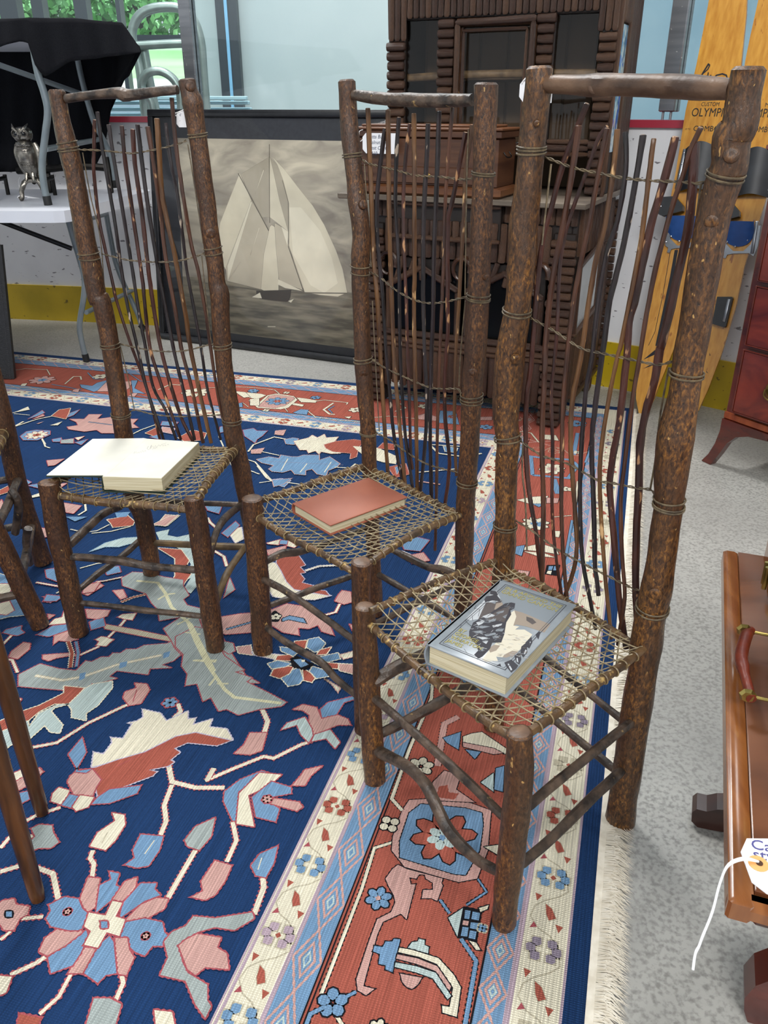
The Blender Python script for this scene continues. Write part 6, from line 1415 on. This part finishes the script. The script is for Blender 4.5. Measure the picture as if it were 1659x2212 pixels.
mb = MB(); mb.prism([V((a[0], a[1], TZ)) for a in cor], (0, 0, -1), .045); mk('tabletop', mb, PL, ft, smooth=False)
YL = 3.90
def leg_px(name, s, Y, r, parent, m, tip=None, o=(0, 0), k=1.0, zend=None):
    P = [aty(a[0], a[1], Y) for a in pts(s, o, k)]
    if zend is not None: P[-1].z = zend
    mb = MB(); mb.tube(smooth_path(P, k=5), r, 12); l = mk(name, mb, m, parent)
    if tip: mb = MB(); d = (P[-1] - P[-2]).normalized(); mb.tube([P[-1] - d * .035, P[-1] + d * .001], r * 1.18, 12); mk('foot_cap', mb, tip, l)
    return P
leg_px('leg', '148,478 160,520 172,560 182,600 181,640 172,700 176,735 187,779', YL, .0135, ft, GRY, RUB, zend=.008)
leg_px('leg', '228,455 238,510 248,560 262,600 280,640 298,680 306,705 312,712', 4.52, .0135, ft, GRY, RUB, zend=.008)
def bar(name, a, b2, r, m, parent): mb = MB(); mb.tube([a, b2], r, 10); return mk(name, mb, m, parent)
bar('cross_bar', aty(186, 675, YL), aty(285, 628, 4.48), .011, GRY, ft); bar('brace', aty(0, 478, YL), aty(155, 537, YL), .011, DKS, ft); bar('cross_bar', aty(150, 485, YL), aty(230, 462, 4.5), .011, GRY, ft)
bar('leg', (-2.85, 3.8, .70), (-2.8, 3.85, .004), .0135, GRY, ft); bar('leg', (-2.85, 4.45, .70), (-2.8, 4.4, .004), .0135, GRY, ft)
ut = thing('folding_table', 'small folding table stacked on the white table, under black cloth', 'table', (-1.8, 4.1, TZ))
UY0, UY1 = 3.73, 4.50; utz = aty(150, 60, UY0 + .1).z
mb = MB(); mb.box((-1.85, (UY0 + UY1) / 2, utz - .035), (1.35, UY1 - UY0, .03)); mk('tabletop', mb, PL, ut)
P = leg_px('leg', '66,60 80,150 95,200 103,240 98,290 91,354 95,400 104,440', UY0 - .03, .0145, ut, GRY, RUB, zend=TZ + .002)
P2 = leg_px('leg', '158,60 169,135 185,204 204,266 222,300 238,338 249,404', UY1 + .02, .0145, ut, GRY, RUB, zend=TZ + .002)
bar('cross_bar', aty(98, 322, UY0 - .03), aty(215, 301, UY1 + .02), .012, GRY, ut); bar('brace', aty(-5, 139, UY0), aty(176, 203, UY0 + .35), .011, GRY, ut); bar('leg', (-2.4, UY0, utz - .04), (-2.4, UY0, TZ + .002), .0145, GRY, ut); bar('leg', (-2.4, UY1, utz - .04), (-2.4, UY1, TZ + .002), .0145, GRY, ut)
# black cloth
CL = mat('black_cloth', '#0e0f13', '#15161a', rough=.9, scale=(300, 300, 300), spec=.1)
mb = MB(); yf, yb = UY0 - .07, UY1 + .04
def curt(top, bot, Y0, Y1, nseg=60, amp=.012, rows=10, ph=0):
    T = [aty(a[0], a[1], Y0) for a in pts(top)]; B = [aty(a[0], a[1], Y1) for a in pts(bot)]
    def samp(P, t):
        x = P[0].x + (P[-1].x - P[0].x) * t
        for a, b2 in zip(P, P[1:]):
            if a.x <= x <= b2.x + 1e-9: return a.lerp(b2, (x - a.x) / max(b2.x - a.x, 1e-9))
        return P[-1]
    vs = []
    for i in range(nseg + 1):
        a, b2 = samp(T, i / nseg), samp(B, i / nseg)
        for r in range(rows + 1): p = a.lerp(b2, r / rows); p = p + V((0, -amp * (r / rows) * (math.sin(i * .9 + ph) + .6 * math.sin(i * .37 + 1 + ph)), 0)); vs.append(p)
    n = rows + 1; mb.add(vs, [(i * n + r, i * n + r + 1, (i + 1) * n + r + 1, (i + 1) * n + r) for i in range(nseg) for r in range(rows)]); return [vs[i * n] for i in range(nseg + 1)], [vs[i * n + rows] for i in range(nseg + 1)]
t1_, b1_ = curt('-160,44 0,43 65,38 170,41 265,49 300,100', '-160,100 0,101 40,88 66,94 76,138 94,166 130,148 150,132 220,124 285,116 302,112', UY0 - .04, yf, amp=.01)
t2_, b2_ = curt('-160,40 0,40 160,38 243,60 258,110', '-160,372 0,372 120,366 200,368 222,330 236,250', UY1 + .02, yb + .02, amp=.015, rows=14, ph=2)
mb.add(t1_ + t2_, [(i, i + 1, 61 + i + 1, 61 + i) for i in range(60)])
e1 = [b1_[-1], t1_[-1]]; mb.add([t1_[-8], t1_[-1], b1_[-1], aty(278, 165, 4.0), aty(245, 190, 4.3), aty(238, 240, 4.5), t2_[-1], t2_[-8]], [(0, 7, 6), (0, 6, 1), (1, 6, 5), (1, 5, 4), (1, 4, 3), (1, 3, 2)])
clo = mk('tablecloth', mb, CL, None, label='black cloth draped over the stacked folding table', category='cloth')
sd = clo.modifiers.new('thickness', 'SOLIDIFY'); sd.thickness = .003
# ================================================================ OWL ANDIRONS
IRON = mat('dark_iron', '#1b1a19', '#2c2a28', rough=.4, metal=.8, scale=(30, 30, 30)); SIL = mat('worn_nickel', '#57534e', '#9c978e', rough=.27, metal=.95, scale=(30, 30, 30), thr=(.35, .65), bump=.3)
def owl(P, f, label):                               # P centre of feet on the table, f height scale
    t = thing('owl_andiron', label, 'andiron', P, 'owl andirons on the folding table'); P = V(P); S_ = lambda x, y, z: P + V((x, y, z)) * f
    mb = MB(); Q = [S_(0, 0, .13), S_(0, 0, .16), S_(-.005, 0, .21), S_(-.008, 0, .26), S_(-.008, 0, .30), S_(-.008, 0, .325)]
    mb.tube(smooth_path(Q, k=4), [f * r * 1.12 for r in (.022, .024, .026, .029, .035, .04, .044, .047, .050, .053, .055, .056, .056, .055, .053, .050, .047, .043, .040, .036, .034)], 20); mk('body', mb, SIL, t)
    mb = MB(); hc = S_(-.010, -.004, .36)
    mb.lathe([(f * r, f * h) for r, h in ((.02, -.042), (.040, -.034), (.052, -.018), (.056, 0), (.054, .018), (.044, .034), (.022, .042), (.005, .042))], hc, n=20); hd = mk('head', mb, SIL, t)
    for s in (-1, 1):
        ec = hc + V((s * .023, -.046, .006)) * f; mb = MB(); mb.lathe([(f * .024, 0), (f * .0245, f * .006), (f * .018, f * .009), (f * .015, f * .004), (f * .013, f * .005)], ec, (s * .25, -1, 0), 18); mk('eye_ring', mb, SIL, hd)
        mb = MB(); mb.lathe([(f * .014, 0), (f * .013, f * .006), (f * .008, f * .010), (f * .002, f * .011)], ec, (s * .25, -1, 0), 14); mk('eye', mb, mat('eye_black', '#050505', rough=.08), hd)
        mb = MB(); mb.tube([hc + V((s * .004, -.055, .012)) * f, hc + V((s * .032, -.046, .034)) * f, hc + V((s * .046, -.02, .058)) * f], [f * .006, f * .010, f * .002], 8); mk('ear_tuft', mb, SIL, hd)
        mb = MB(); mb.tube(smooth_path([S_(s * .045, .0, .315), S_(s * .060, -.005, .26), S_(s * .050, 0, .19), S_(s * .030, .01, .13)], k=4), [f * r for r in (.016, .018, .02, .021, .021, .02, .019, .018, .016, .014, .012, .009, .005)], 10, flat=(.6, 1)); mk('wing', mb, SIL, t)
        mb = MB(); mb.tube(smooth_path([S_(s * .018, -.03, .155), S_(s * .020, -.038, .13), S_(s * .022, -.045, .112)], k=3), f * .009, 8); mk('foot', mb, SIL, t)
        mb = MB(); mb.tube(smooth_path([S_(0, 0, .115), S_(s * .04, -.01, .105), S_(s * .065, -.025, .06), S_(s * .070, -.03, .02), S_(s * .085, -.035, .008)], k=4), [f * .016] * 8 + [f * .014] * 9, 10, rough=.25, rs=40); mk('leg', mb, SIL, t)
    mb = MB(); mb.tube([hc + V((0, -.047, .004)) * f, hc + V((0, -.060, -.012)) * f, hc + V((0, -.05, -.024)) * f], [f * .004, f * .008, f * .002], 8); mk('beak', mb, SIL, hd)
    fm_ = MB(); rr = random.Random(2)
    for r_ in range(8):
        for c_ in range(-3, 4):
            a = c_ * .23 + (.11 if r_ % 2 else 0); z = .305 - r_ * .016; rad = .060 - r_ * .0012; q = S_(-.008 + math.sin(a) * rad, -math.cos(a) * rad, z); fm_.lathe([(f * .008, 0), (f * .007, f * .003), (f * .002, f * .0045)], q, (math.sin(a), -math.cos(a), -.5), 8)
    mk('breast_feathers', fm_, SIL, t)
    mb = MB(); mb.tube(smooth_path([S_(0, .01, .10), S_(-.01, .10, .115), S_(-.01, .2, .10), S_(-.005, .33, .10)], k=4), f * .013, 8); mb.tube([S_(-.005, .33, .12), S_(-.005, .33, .0)], f * .013, 8); mk('log_bar', mb, IRON, t)
    return t
op = atz(62, 436, TZ)
owl((op.x + .015, op.y + .05, TZ + .001), .74, 'silvery cast owl andiron, whole, on the white folding table')
owl((op.x - .215, op.y + .07, TZ + .001), .74, 'owl andiron cut off by the left picture edge, only a leg showing')
q = MB(); P = [V((op.x - .2, op.y + .42, TZ + .10)), V((op.x - .02, op.y + .40, TZ + .11)), V((op.x + .10, op.y + .42, TZ + .12)), V((op.x + .24, op.y + .45, TZ + .11))]
fi = thing('fire_dog', 'dark iron fire dog bar behind the owl andiron', 'andiron', (op.x, op.y + .42, TZ)); q.tube(smooth_path(P), .016, 8, rough=.2); mk('bar', q, IRON, fi)
for x in (op.x - .06, op.x + .235): q = MB(); q.tube([(x, op.y + .43, TZ + .16), (x, op.y + .43, TZ + .10), (x + .01, op.y + .40, TZ + .003)], [.012, .015, .012], 8); mk('leg', q, IRON, fi)
a_ = atz(44, 426, TZ) + V((0, -.01, .012)); b_ = atz(95, 447, TZ) + V((0, -.03, .004))
tag('white price tag lying at the feet of the whole owl andiron', a_, V((.93, -.35, -.1)), V((.30, .62, .55)), .115, .045, ['owl pair', 'irons 19--', '$ 2-5-'], .012, [a_ + V((.01, 0, .0)), a_ + V((.0, .02, .05)), V((op.x - .02, op.y, TZ + .10))], .2)
# ================================================================ BLACK PORTFOLIO at the left edge
c_ = V((-1.681, 3.609, 0)); bp_ = thing('portfolio', 'black stitched leather portfolio standing at the left picture edge', 'portfolio', c_ + V((-.35, 0, 0)))
tp = aty(2, 530, 3.609 + .06); BLK = mat('black_leather', '#141416', '#1c1c1f', rough=.5, scale=(90, 90, 90), bump=.3); up = tp - c_
mb = MB(); mb.prism([c_ + V((0, 0, .008)), c_ + up + V((0, 0, 0)), c_ + up + V((-.6, 0, 0)), c_ + V((-.6, 0, .008))], (0, 1, 0), .022); mk('cover', mb, BLK, bp_, smooth=False)
mb = MB()
for i in range(60): p = c_.lerp(c_ + up, (i + .5) / 60) + V((-.018, -.001, .004)); mb.box(p, (.0025, .002, .005))
for i in range(50): p = c_ + V((-.018 - i * .0115, -.001, .022)); mb.box(p, (.006, .002, .0025))
mk('stitching', mb, mat('grey_thread', '#3a3a3e', rough=.8), bp_, smooth=False, kind='stuff')
# ================================================================ WATER SKIS leaning on the boards
sA = V((1.035, 3.125, 0)); se = V((.81, -.586, 0)); sn = V((.586, .81, 0)); su = (sn * .24 + ZZ * 1.07).normalized(); sN = se.cross(su)
SW = mat('varnished_ski_wood', '#a87020', '#c08c36', rough=.22, scale=(70, 70, 4), thr=(.3, .7), col3='#8a5218', t3=(.68, .72), s3=(60, 60, 14), coat=.4)
cvs = inplane(sA, se, su); RC.update(dict(s=lin('#14141a')))
def ski(label, outl, o, k):
    Q = [cvs(a[0], a[1]) for a in pts(outl, o, k)]; t = thing('water_ski', label, 'water ski', sA + se * (sum(q[0] for q in Q[:3]) / 3), 'pair of water skis'); mb = MB(); mb.prism([sA + se * q[0] + su * q[1] for q in Q], -sN, .016)
    mk('board', mb, SW, t, smooth=False); return t
s1 = ski('yellow wooden water ski, left of the pair, lettering facing out', '1381,899 1374,862 1376,806 1384,750 1398,682 1412,610 1426,545 1440,470 1460,370 1481,239 1504,141 1522,50 1535,-20 1552,-60 1580,-82 1605,-60 1614,-20 1612,30 1604,108 1592,230 1578,330 1556,430 1530,530 1500,620 1478,680 1457,750 1431,814 1412,862 1396,895', (0, 0), 1)
s2 = ski('yellow wooden water ski, right of the pair beside the mahogany drawers', '1496,900 1490,870 1492,800 1506,700 1530,560 1560,400 1590,260 1610,130 1621,76 1638,0 1655,-60 1680,-90 1710,-80 1720,0 1700,200 1680,320 1659,415 1632,500 1608,574 1590,660 1560,760 1530,840 1508,888', (0, 0), 1)
SKP = colmat('ski_print', .3)
for nm_, src_, par_ in (('wide_stripe', '@1300 400 3.568\nr s- 26 575,500 540,700 480,980 425,1240', s1), ('pin_stripe', '@1300 400 3.568\nr s- 4 530,500 470,850 410,1130 360,1235', s1),
        ('painted_barb', '@1300 400 3.568\np s- 320,1345 410,1270 420,1300 400,1310', s1), ('painted_barb', '@1300 400 3.568\np s- 318,1415 400,1370 405,1385', s1),
        ('painted_barb', '@1300 400 3.568\np s- 830,1290 838,1312 830,1315', s2), ('painted_barb', '@1300 400 3.568\np s- 805,1428 820,1450 806,1442', s2),
        ('script_lettering', '''@1300 0 4.607
r s- 16 1075,650 1060,640 1010,720 990,760 1000,780 1040,760 1030,800
r s- 12 1075,650 1055,690 1010,730
r s- 12 1060,720 1050,790
r s- 12 1085,745 1078,790
r s- 14 1110,790 1140,750 1200,735 1240,750 1250,790
r s- 12 1262,780 1275,800
r s- 10 1300,850 1320,830 1320,870''', s1)):
    sf = Flat(); draw(sf, src_, cvs, .001); o_k = flatobj(nm_, sf, sA + sN * .0004, se, su, SKP, par_, .0003)
    if nm_ == 'script_lettering': o_k['kind'] = 'stuff'
INKB = mat('black_ski_print', '#17140f', rough=.3)
def stext(s, x0, x1, y, sz, parent, xo=(1300, 0), k=4.607, bold=.0006):
    a = cvs(xo[0] + x0 / k, xo[1] + y / k); b2 = cvs(xo[0] + x1 / k, xo[1] + y / k); o = text(s, sA + se * a[0] + su * a[1] + sN * .0006, se, su, sz, INKB, parent, bold=bold)
    xs = [v.co.x for v in o.data.vertices]; d = [(v.co + V(parent.location) - sA).dot(se) for v in o.data.vertices]; f = (b2[0] - a[0]) / (max(d) - a[0])
    for v in o.data.vertices: w0 = (v.co + V(parent.location) - sA).dot(se) - a[0]; v.co += se * (w0 * (f - 1))
    return o
stext('CUSTOM', 985, 1165, 1055, .019, s1, bold=.0001); stext('OLYMPIC', 885, 1265, 1158, .041, s1, bold=.0006); stext('COMBO', 905, 1165, 1303, .026, s1, bold=.0003); stext('10 TO', 825, 880, 1292, .008, s1, bold=0)
stext('MODEL', 1620, 1800, 1062, .019, s2, bold=.0001); stext('OLYMPIC', 1355, 1720, 1166, .041, s2, bold=.0006); stext('COMBO', 1450, 1700, 1312, .026, s2, bold=.0003)
RUBB = mat('black_binding_rubber', '#1a1c20', '#24272c', rough=.5, scale=(20, 20, 20)); BLUR = mat('blue_foam', '#2a5598', '#224a88', rough=.5, scale=(30, 30, 30)); PLATE = mat('zinc_plate', '#8e9298', '#7c8086', rough=.35, metal=.8, scale=(30, 30, 30)); RIV = mat('rivet_metal', '#b9bcc0', rough=.25, metal=.9)
def S3(x, y, h=0.0, o=(1360, 300), k=3.184): q = cvs(o[0] + x / k, o[1] + y / k); return sA + se * q[0] + su * q[1] + sN * h
def bindings(t, dx, dy, mirror=False):
    q = lambda x, y, h: S3(x + dx, y + dy, h)
    # front rubber: arched sheet between two riveted strips
    mb = MB(); n = 12; vs = []
    for i in range(n + 1):
        f_ = i / n; hgt = .032 * math.sin(math.pi * f_); x0 = 385 + (620 - 385) * f_; 
        for yy in ((75 - 45 * math.sin(math.pi * f_)), 370 - 20 * math.sin(math.pi * f_)): vs.append(q(x0 - (yy - 75) * .17, yy, hgt + .004))
    for i in range(n + 1): vs += [vs[2 * i] + sN * .004, vs[2 * i + 1] + sN * .004]
    m_ = 2 * (n + 1); mb.add(vs, [(2 * i, 2 * i + 1, 2 * i + 3, 2 * i + 2) for i in range(n)] + [(m_ + 2 * i, m_ + 2 * i + 2, m_ + 2 * i + 3, m_ + 2 * i + 1) for i in range(n)] + [(2 * i, 2 * i + 2, m_ + 2 * i + 2, m_ + 2 * i) for i in range(n)] + [(2 * i + 1, m_ + 2 * i + 1, m_ + 2 * i + 3, 2 * i + 3) for i in range(n)])
    toe = mk('toe_rubber', mb, RUBB, t)
    for x in (385, 625):
        mb = MB(); a = q(x, 72, .008); b2 = q(x - 58, 345, .008); mb.bbox((a + b2) / 2, ((a - b2).length, .012, .004), ((a - b2).normalized(), (a - b2).normalized().cross(sN).normalized(), sN), .003); st_ = mk('rivet_strip', mb, PLATE, toe)
        for f_ in (.1, .37, .64, .9): mb = MB(); mb.lathe([(.003, 0), (.0025, .002), (.001, .003)], a.lerp(b2, f_) + sN * .002, sN, 8); mk('rivet', mb, RIV, toe)
    # heel cup in blue foam on a cast plate
    mb = MB(); mb.prism([q(*a, .0) for a in ((245, 690), (275, 640), (285, 690), (330, 735), (400, 735), (450, 690), (500, 560), (520, 560), (500, 700), (470, 770), (440, 750), (330, 752), (290, 760), (278, 785), (262, 780), (270, 750), (250, 735))], sN, .008); hp = mk('heel_plate', mb, PLATE, t)
    mb = MB(); rows = 8; vs = []
    for i in range(13):
        a = math.pi * (i / 12); x = 365 - 110 * math.cos(a); yb = 600 + 105 * math.sin(a)
        for j in range(rows + 1): f_ = j / rows; yy = yb + (520 + (20 if 0 < i < 12 else 0) - yb) * f_; vs.append(q(x + (10 * f_), yy, .006 + .045 * f_ * (.6 + .4 * math.sin(a))))
    mb.add(vs, [(i * (rows + 1) + j, i * (rows + 1) + j + 1, (i + 1) * (rows + 1) + j + 1, (i + 1) * (rows + 1) + j) for i in range(12) for j in range(rows)]); hc_ = mk('heel_cup', mb, BLUR, t)
    mb = MB(); mb.prism([q(*a, .01) for a in ((210, 520), (250, 410), (330, 405), (385, 470), (385, 505), (245, 540))], sN, .03); mk('heel_pad', mb, RUBB, t)
    for x, yy in ((290, 672), (345, 705), (255, 710), (440, 610), (430, 660), (235, 475), (318, 460)): mb = MB(); mb.lathe([(.004, 0), (.0035, .003), (.001, .0045)], q(x, yy, .009 if yy > 600 else .04), sN, 8); mk('rivet', mb, RIV, hp)
    mb = MB(); a = q(495, 530, .008); b2 = q(460, 755, .008); mb.bbox((a + b2) / 2, ((a - b2).length, .012, .006), ((a - b2).normalized(), (a - b2).normalized().cross(sN).normalized(), sN), .002); mk('side_rail', mb, PLATE, hp)
bindings(s1, 0, 0); bindings(s2, 385, 38)
mb = MB(); mb.prism([S3(x, y, 0, (1300, 400), 3.568) for x, y in ((900, 862), (1010, 862), (1018, 875), (965, 1090), (950, 1097), (860, 1070))], sN, .022); rt_ = mk('rear_toe_strap', mb, RUBB, s2)
mb = MB(); a = S3(992, 880, .024, (1300, 400), 3.568); b2 = S3(952, 1055, .024, (1300, 400), 3.568); mb.bbox((a + b2) / 2, ((a - b2).length, .012, .004), ((a - b2).normalized(), (a - b2).normalized().cross(sN).normalized(), sN), .003); mk('rivet_strip', mb, PLATE, rt_)
# ================================================================ MAHOGANY CHEST OF DRAWERS, right edge
MH = mat('mahogany_flame', '#4a1812', '#7a3020', rough=.22, scale=(5, 5, 9), detail=6, thr=(.3, .7), distort=1.5, coat=.5); MHD = mat('mahogany_dark', '#3a120d', '#5a2014', rough=.25, scale=(6, 6, 20), coat=.4); MHL = mat('mahogany_band', '#6d2f18', '#8a4424', rough=.25, scale=(30, 30, 5))
c0 = V((1.142, 2.62, 0)); cx_ = V((.51, -.86, 0)).normalized(); cy_ = V((.86, .51, 0)).normalized(); cw, cdp, chh = .85, .48, 1.0
dr = thing('chest_of_drawers', 'dark red mahogany chest of drawers with splayed feet, right edge', 'chest of drawers', c0 + cx_ * .4 + cy_ * .24)
def db(name, x0, x1, y0, y1, z0, z1, m, parent=None, bev=.003, **kw): mb = MB(); mb.bbox(c0 + cx_ * ((x0 + x1) / 2) + cy_ * ((y0 + y1) / 2) + ZZ * ((z0 + z1) / 2), (x1 - x0, y1 - y0, z1 - z0), (cx_, cy_, ZZ), bev); return mk(name, mb, m, parent or dr, **kw)
db('carcass', .0, cw, .012, cdp, .175, chh, MHD); db('top', -.02, cw + .02, -.02, cdp + .01, chh, chh + .025, MH, bev=.008); db('base_band', -.002, cw + .002, .006, .03, .175, .20, MHL)
zz = .205
for hgt in (.225, .20, .175, .15):
    d_ = db('drawer', .035, cw - .035, -.004, .013, zz + .006, zz + hgt - .012, MH)
    for a in ((.035, cw - .035, zz + .004, zz + .008), (.035, cw - .035, zz + hgt - .013, zz + hgt - .009)): db('cock_bead', a[0], a[1], -.008, .013, a[2], a[3], MHD, parent=d_, bev=.001)
    db('cock_bead', .032, .037, -.008, .013, zz + .004, zz + hgt - .009, MHD, parent=d_, bev=.001)
    for x in (.17, cw - .17):
        mb = MB(); pc = c0 + cx_ * x - cy_ * .006 + ZZ * (zz + hgt * .5); mb.lathe([(.032, 0), (.030, .002), (.012, .004), (.006, .012), (.004, .014)], pc, -cy_, 18); mk('escutcheon', mb, BRS, d_)
        mb = MB(); mb.tube(smooth_path([pc + cx_ * .028 - cy_ * .006, pc + cx_ * .024 - cy_ * .012 - ZZ * .018, pc - cy_ * .014 - ZZ * .028, pc - cx_ * .024 - cy_ * .012 - ZZ * .018, pc - cx_ * .028 - cy_ * .006]), .0028, 8); mk('bail_handle', mb, BRS, d_)
    zz += hgt
def foot(x, sgn, y):     # splayed French foot with its curved apron
    mb = MB(); pr = [(0, .175), (0, .13), (-.010, .08), (-.028, .035), (-.05, .003), (-.012, .0), (.012, .045), (.035, .095), (.065, .128), (.11, .145), (.18, .152), (.18, .175)]
    mb.prism([c0 + cx_ * (x + sgn * a) + cy_ * y + ZZ * b2 for a, b2 in pr], cy_, .028); mk('foot', mb, MHD, dr, smooth=False)
foot(0, 1, .0); foot(cw, -1, .0); foot(0, 1, cdp - .03); foot(cw, -1, cdp - .03)
db('apron', .17, cw - .17, .004, .02, .15, .175, MHD)
# ================================================================ LOW TABLE with attache case, right edge
tz = .47; WT = mat('cherry_table_top', '#57301a', '#6f4328', rough=.25, scale=(3, 12, 3), detail=6, coat=.4, distort=.4); WE = mat('cherry_edge', '#6f3f1c', '#87532a', rough=.25, scale=(60, 8, 8), coat=.3); WD_ = mat('walnut_dark_foot', '#2c1610', '#43231a', rough=.3, scale=(12, 12, 30), coat=.3)
pa, pb_ = atz(1563, 1186, tz), atz(1575, 1944, tz); ly = (pb_ - pa).normalized(); lx = V((-ly.y, ly.x, 0)); 
if lx.x < 0: lx = -lx
tl = (pb_ - pa).length; tb_ = thing('side_table', 'low brown wooden table at the right edge carrying the attache case', 'table', ((pa + pb_) / 2 + lx * .28).xy.to_3d())
def lb(name, x0, x1, y0, y1, z0, z1, m, parent=None, bev=.004, **kw): mb = MB(); mb.bbox(pa.xy.to_3d() + lx * ((x0 + x1) / 2) + ly * ((y0 + y1) / 2) + ZZ * ((z0 + z1) / 2), (abs(x1 - x0), abs(y1 - y0), z1 - z0), (lx, ly, ZZ), bev); return mk(name, mb, m, parent or tb_, **kw)
lb('top_edge', 0, .022, 0, tl, tz - .026, tz, WE, bev=.003); lb('top_board', .0225, .56, .0, tl - .02, tz - .022, tz - .001, WT, bev=.001); lb('top_edge', .0, .56, tl - .021, tl, tz - .026, tz - .0005, WE, bev=.007)
lb('apron', .03, .53, .05, tl - .03, tz - .06, tz - .027, WD_)
for yy in (.20, tl - .20):
    lb('column', .25, .31, yy - .02, yy + .02, .06, tz - .06, WD_); 
def sfoot(px, py, name):
    p = atz(px, py, 0); v = (p - pa.xy.to_3d()); y = v.dot(ly); x = v.dot(lx); mb = MB(); L_ = .28 - x
    pr = [(0, .010), (-.002, .03), (.004, .040), (.02, .040), (.035, .050), (.06, .058), (.075, .058), (.08, .064), (.12, .068), (L_, .075), (L_, .03), (.12, .014), (.04, .002), (.012, .0)]
    mb.prism([pa.xy.to_3d() + lx * (x + a) + ly * (y - .02) + ZZ * b2 for a, b2 in pr], ly, .04); mk(name, mb, WD_, tb_, smooth=False)
sfoot(1492, 1765, 'foot')
nf = atz(1600, 2160, 0); v = nf - pa.xy.to_3d(); mb = MB(); fy = v.dot(ly) + .0; fx = v.dot(lx)
pr = [(-.0, .02), (-.004, .045), (.004, .075), (.02, .095), (.05, .105), (.2, .11), (.28, .11), (.28, .04), (.08, .02), (.03, .0), (.008, .0)]
mb.prism([pa.xy.to_3d() + lx * (fx + a) + ly * (fy - .02) + ZZ * b2 for a, b2 in pr], ly, .05); st = thing('stool', 'rounded dark red wooden foot in the bottom right corner', 'stool', nf + V((.2, 0, 0))); mk('foot', mb, MHD, st, smooth=False)
mb = MB(); mb.tube([nf + V((.22, .0, .06)), nf + V((.24, .0, .3))], .025, 12); mk('leg', mb, MHD, st); mb = MB(); mb.lathe([(.13, 0), (.15, .01), (.15, .03), (.13, .04)], nf + V((.26, .0, .3)), n=28); mk('seat', mb, MHD, st)
# attache case: shallow wooden box lying on the table
az0 = tz + .001; case = thing('attache_case', 'orange-brown wooden carrying case lying on the low table', 'case', pa.xy.to_3d() + lx * .25 + ly * (tl * .45) + ZZ * az0); AO = mat('case_orange_wood', '#7d3413', '#9c4a1e', rough=.2, scale=(4, 40, 4), coat=.5); AS = mat('case_side_wood', '#6b3a20', '#83502f', rough=.25, scale=(4, 14, 4), coat=.4)
lb('lower_shell', .058, .50, .02, tl * .74, az0, az0 + .045, AS, parent=case, bev=.006); lb('lid', .058, .50, .02, tl * .74, az0 + .0465, az0 + .075, AO, parent=case, bev=.008)
LEA = mat('red_leather', '#5e2416', '#702c1a', rough=.35, scale=(60, 60, 60), bump=.2); GB = mat('polished_brass', '#b3a05e', '#8d7a42', rough=.25, metal=.9, scale=(50, 50, 50))
AP = lambda x, y, z: pa.xy.to_3d() + lx * (x - .027) + ly * y + ZZ * (az0 + z)
def ypx(py, px=1640, z=.03): p = atz(px, py, az0 + z); return (p - pa.xy.to_3d()).dot(ly)
y0, y1 = ypx(1365, 1620, .03), ypx(1505, 1620, .03)
mb = MB(); mb.tube(smooth_path([AP(.054, y0 - .003, .03), AP(.048, y0 + .01, .032), AP(.040, (y0 + y1) / 2 - .012, .033), AP(.041, (y0 + y1) / 2 + .018, .033), AP(.049, y1 + .004, .03)], k=4), [.006] * 4 + [.008] * 9 + [.006] * 4, 10); hd_ = mk('handle', mb, LEA, case, label='red leather handle')
for y in (y0, y1): mb = MB(); mb.tube([AP(.086, y, .03), AP(.045, y, .031)], .0022, 8); mb.lathe([(.011, 0), (.012, .002), (.006, .003)], AP(.0855, y, .03), -lx, 12); mb.lathe([(.007, -.004), (.010, 0), (.007, .004)], AP(.045, y, .031), ly, 7); mk('handle_bracket', mb, GB, hd_)
for py in (1225, 1655):
    y = ypx(py, 1632, .045); l_ = None
    mb = MB(); mb.bbox(AP(.084, y, .030), (.003, .034, .030), (lx, ly, ZZ), .001); l_ = mk('latch', mb, GB, case)
    for dy in (-.008, .008): mb = MB(); mb.tube([AP(.078, y + dy, .016), AP(.077, y + dy, .052)], .0035, 8); mk('hasp', mb, GB, l_)
# tag tied to the case
g0 = atz(1600, 1812, tz + .06)
tgc = thing('price_tag', 'white tag with blue handwriting and orange eyelet on the low table', 'tag', g0); tX = lx * 1.0; nx = atz(1659, 1822, tz + .06); tX = (nx - g0).normalized(); tY = V((-tX.y, tX.x, 0))
def G(x, y, h=0): return onp(x, y, g0, ZZ) + ZZ * h
mb = MB(); mb.prism([G(1600, 1840), G(1613, 1811), G(1720, 1812), G(1730, 1965), G(1655, 1929), G(1624, 1905)], -ZZ, .0009); mk('card', mb, TAG, tgc, smooth=False)
mb = MB(); mb.lathe([(.0085, 0), (.0085, .0006)], G(1638, 1866, .0001), n=20); mk('eyelet', mb, mat('orange_eyelet', '#e2a866', rough=.6), tgc); mb = MB(); mb.lathe([(.003, 0), (.003, .0004)], G(1640, 1866, .0008), n=12); mk('eyelet_hole', mb, mat('hole_dark', '#4a2c18', rough=.8), tgc)
VIO = mat('violet_ink', '#4c4a86', rough=.7); text('California', G(1622, 1833, .0002), tX, tY, .016, VIO, tgc, shear=.1); text('style', G(1626, 1854, .0002), tX, tY, .016, VIO, tgc, shear=.1)
for dz in (0, .002):
    mb = MB(); P = [G(1638, 1865, .002), G(1605, 1862, .003 + dz), G(1572, 1874, .002 + dz)] + [onp(x, y, g0 + ly * .05, ZZ) + ZZ * h for x, y, h in ((1560, 1890, -.01), (1548, 1935, -.02 + dz), (1532, 1968, -.03 - dz), (1524, 1990, -.03), (1516, 2006, -.032 + dz), (1513, 2033, -.035))]
    mb.tube(smooth_path(P), .0011, 6); mk('string', mb, STR, tgc)
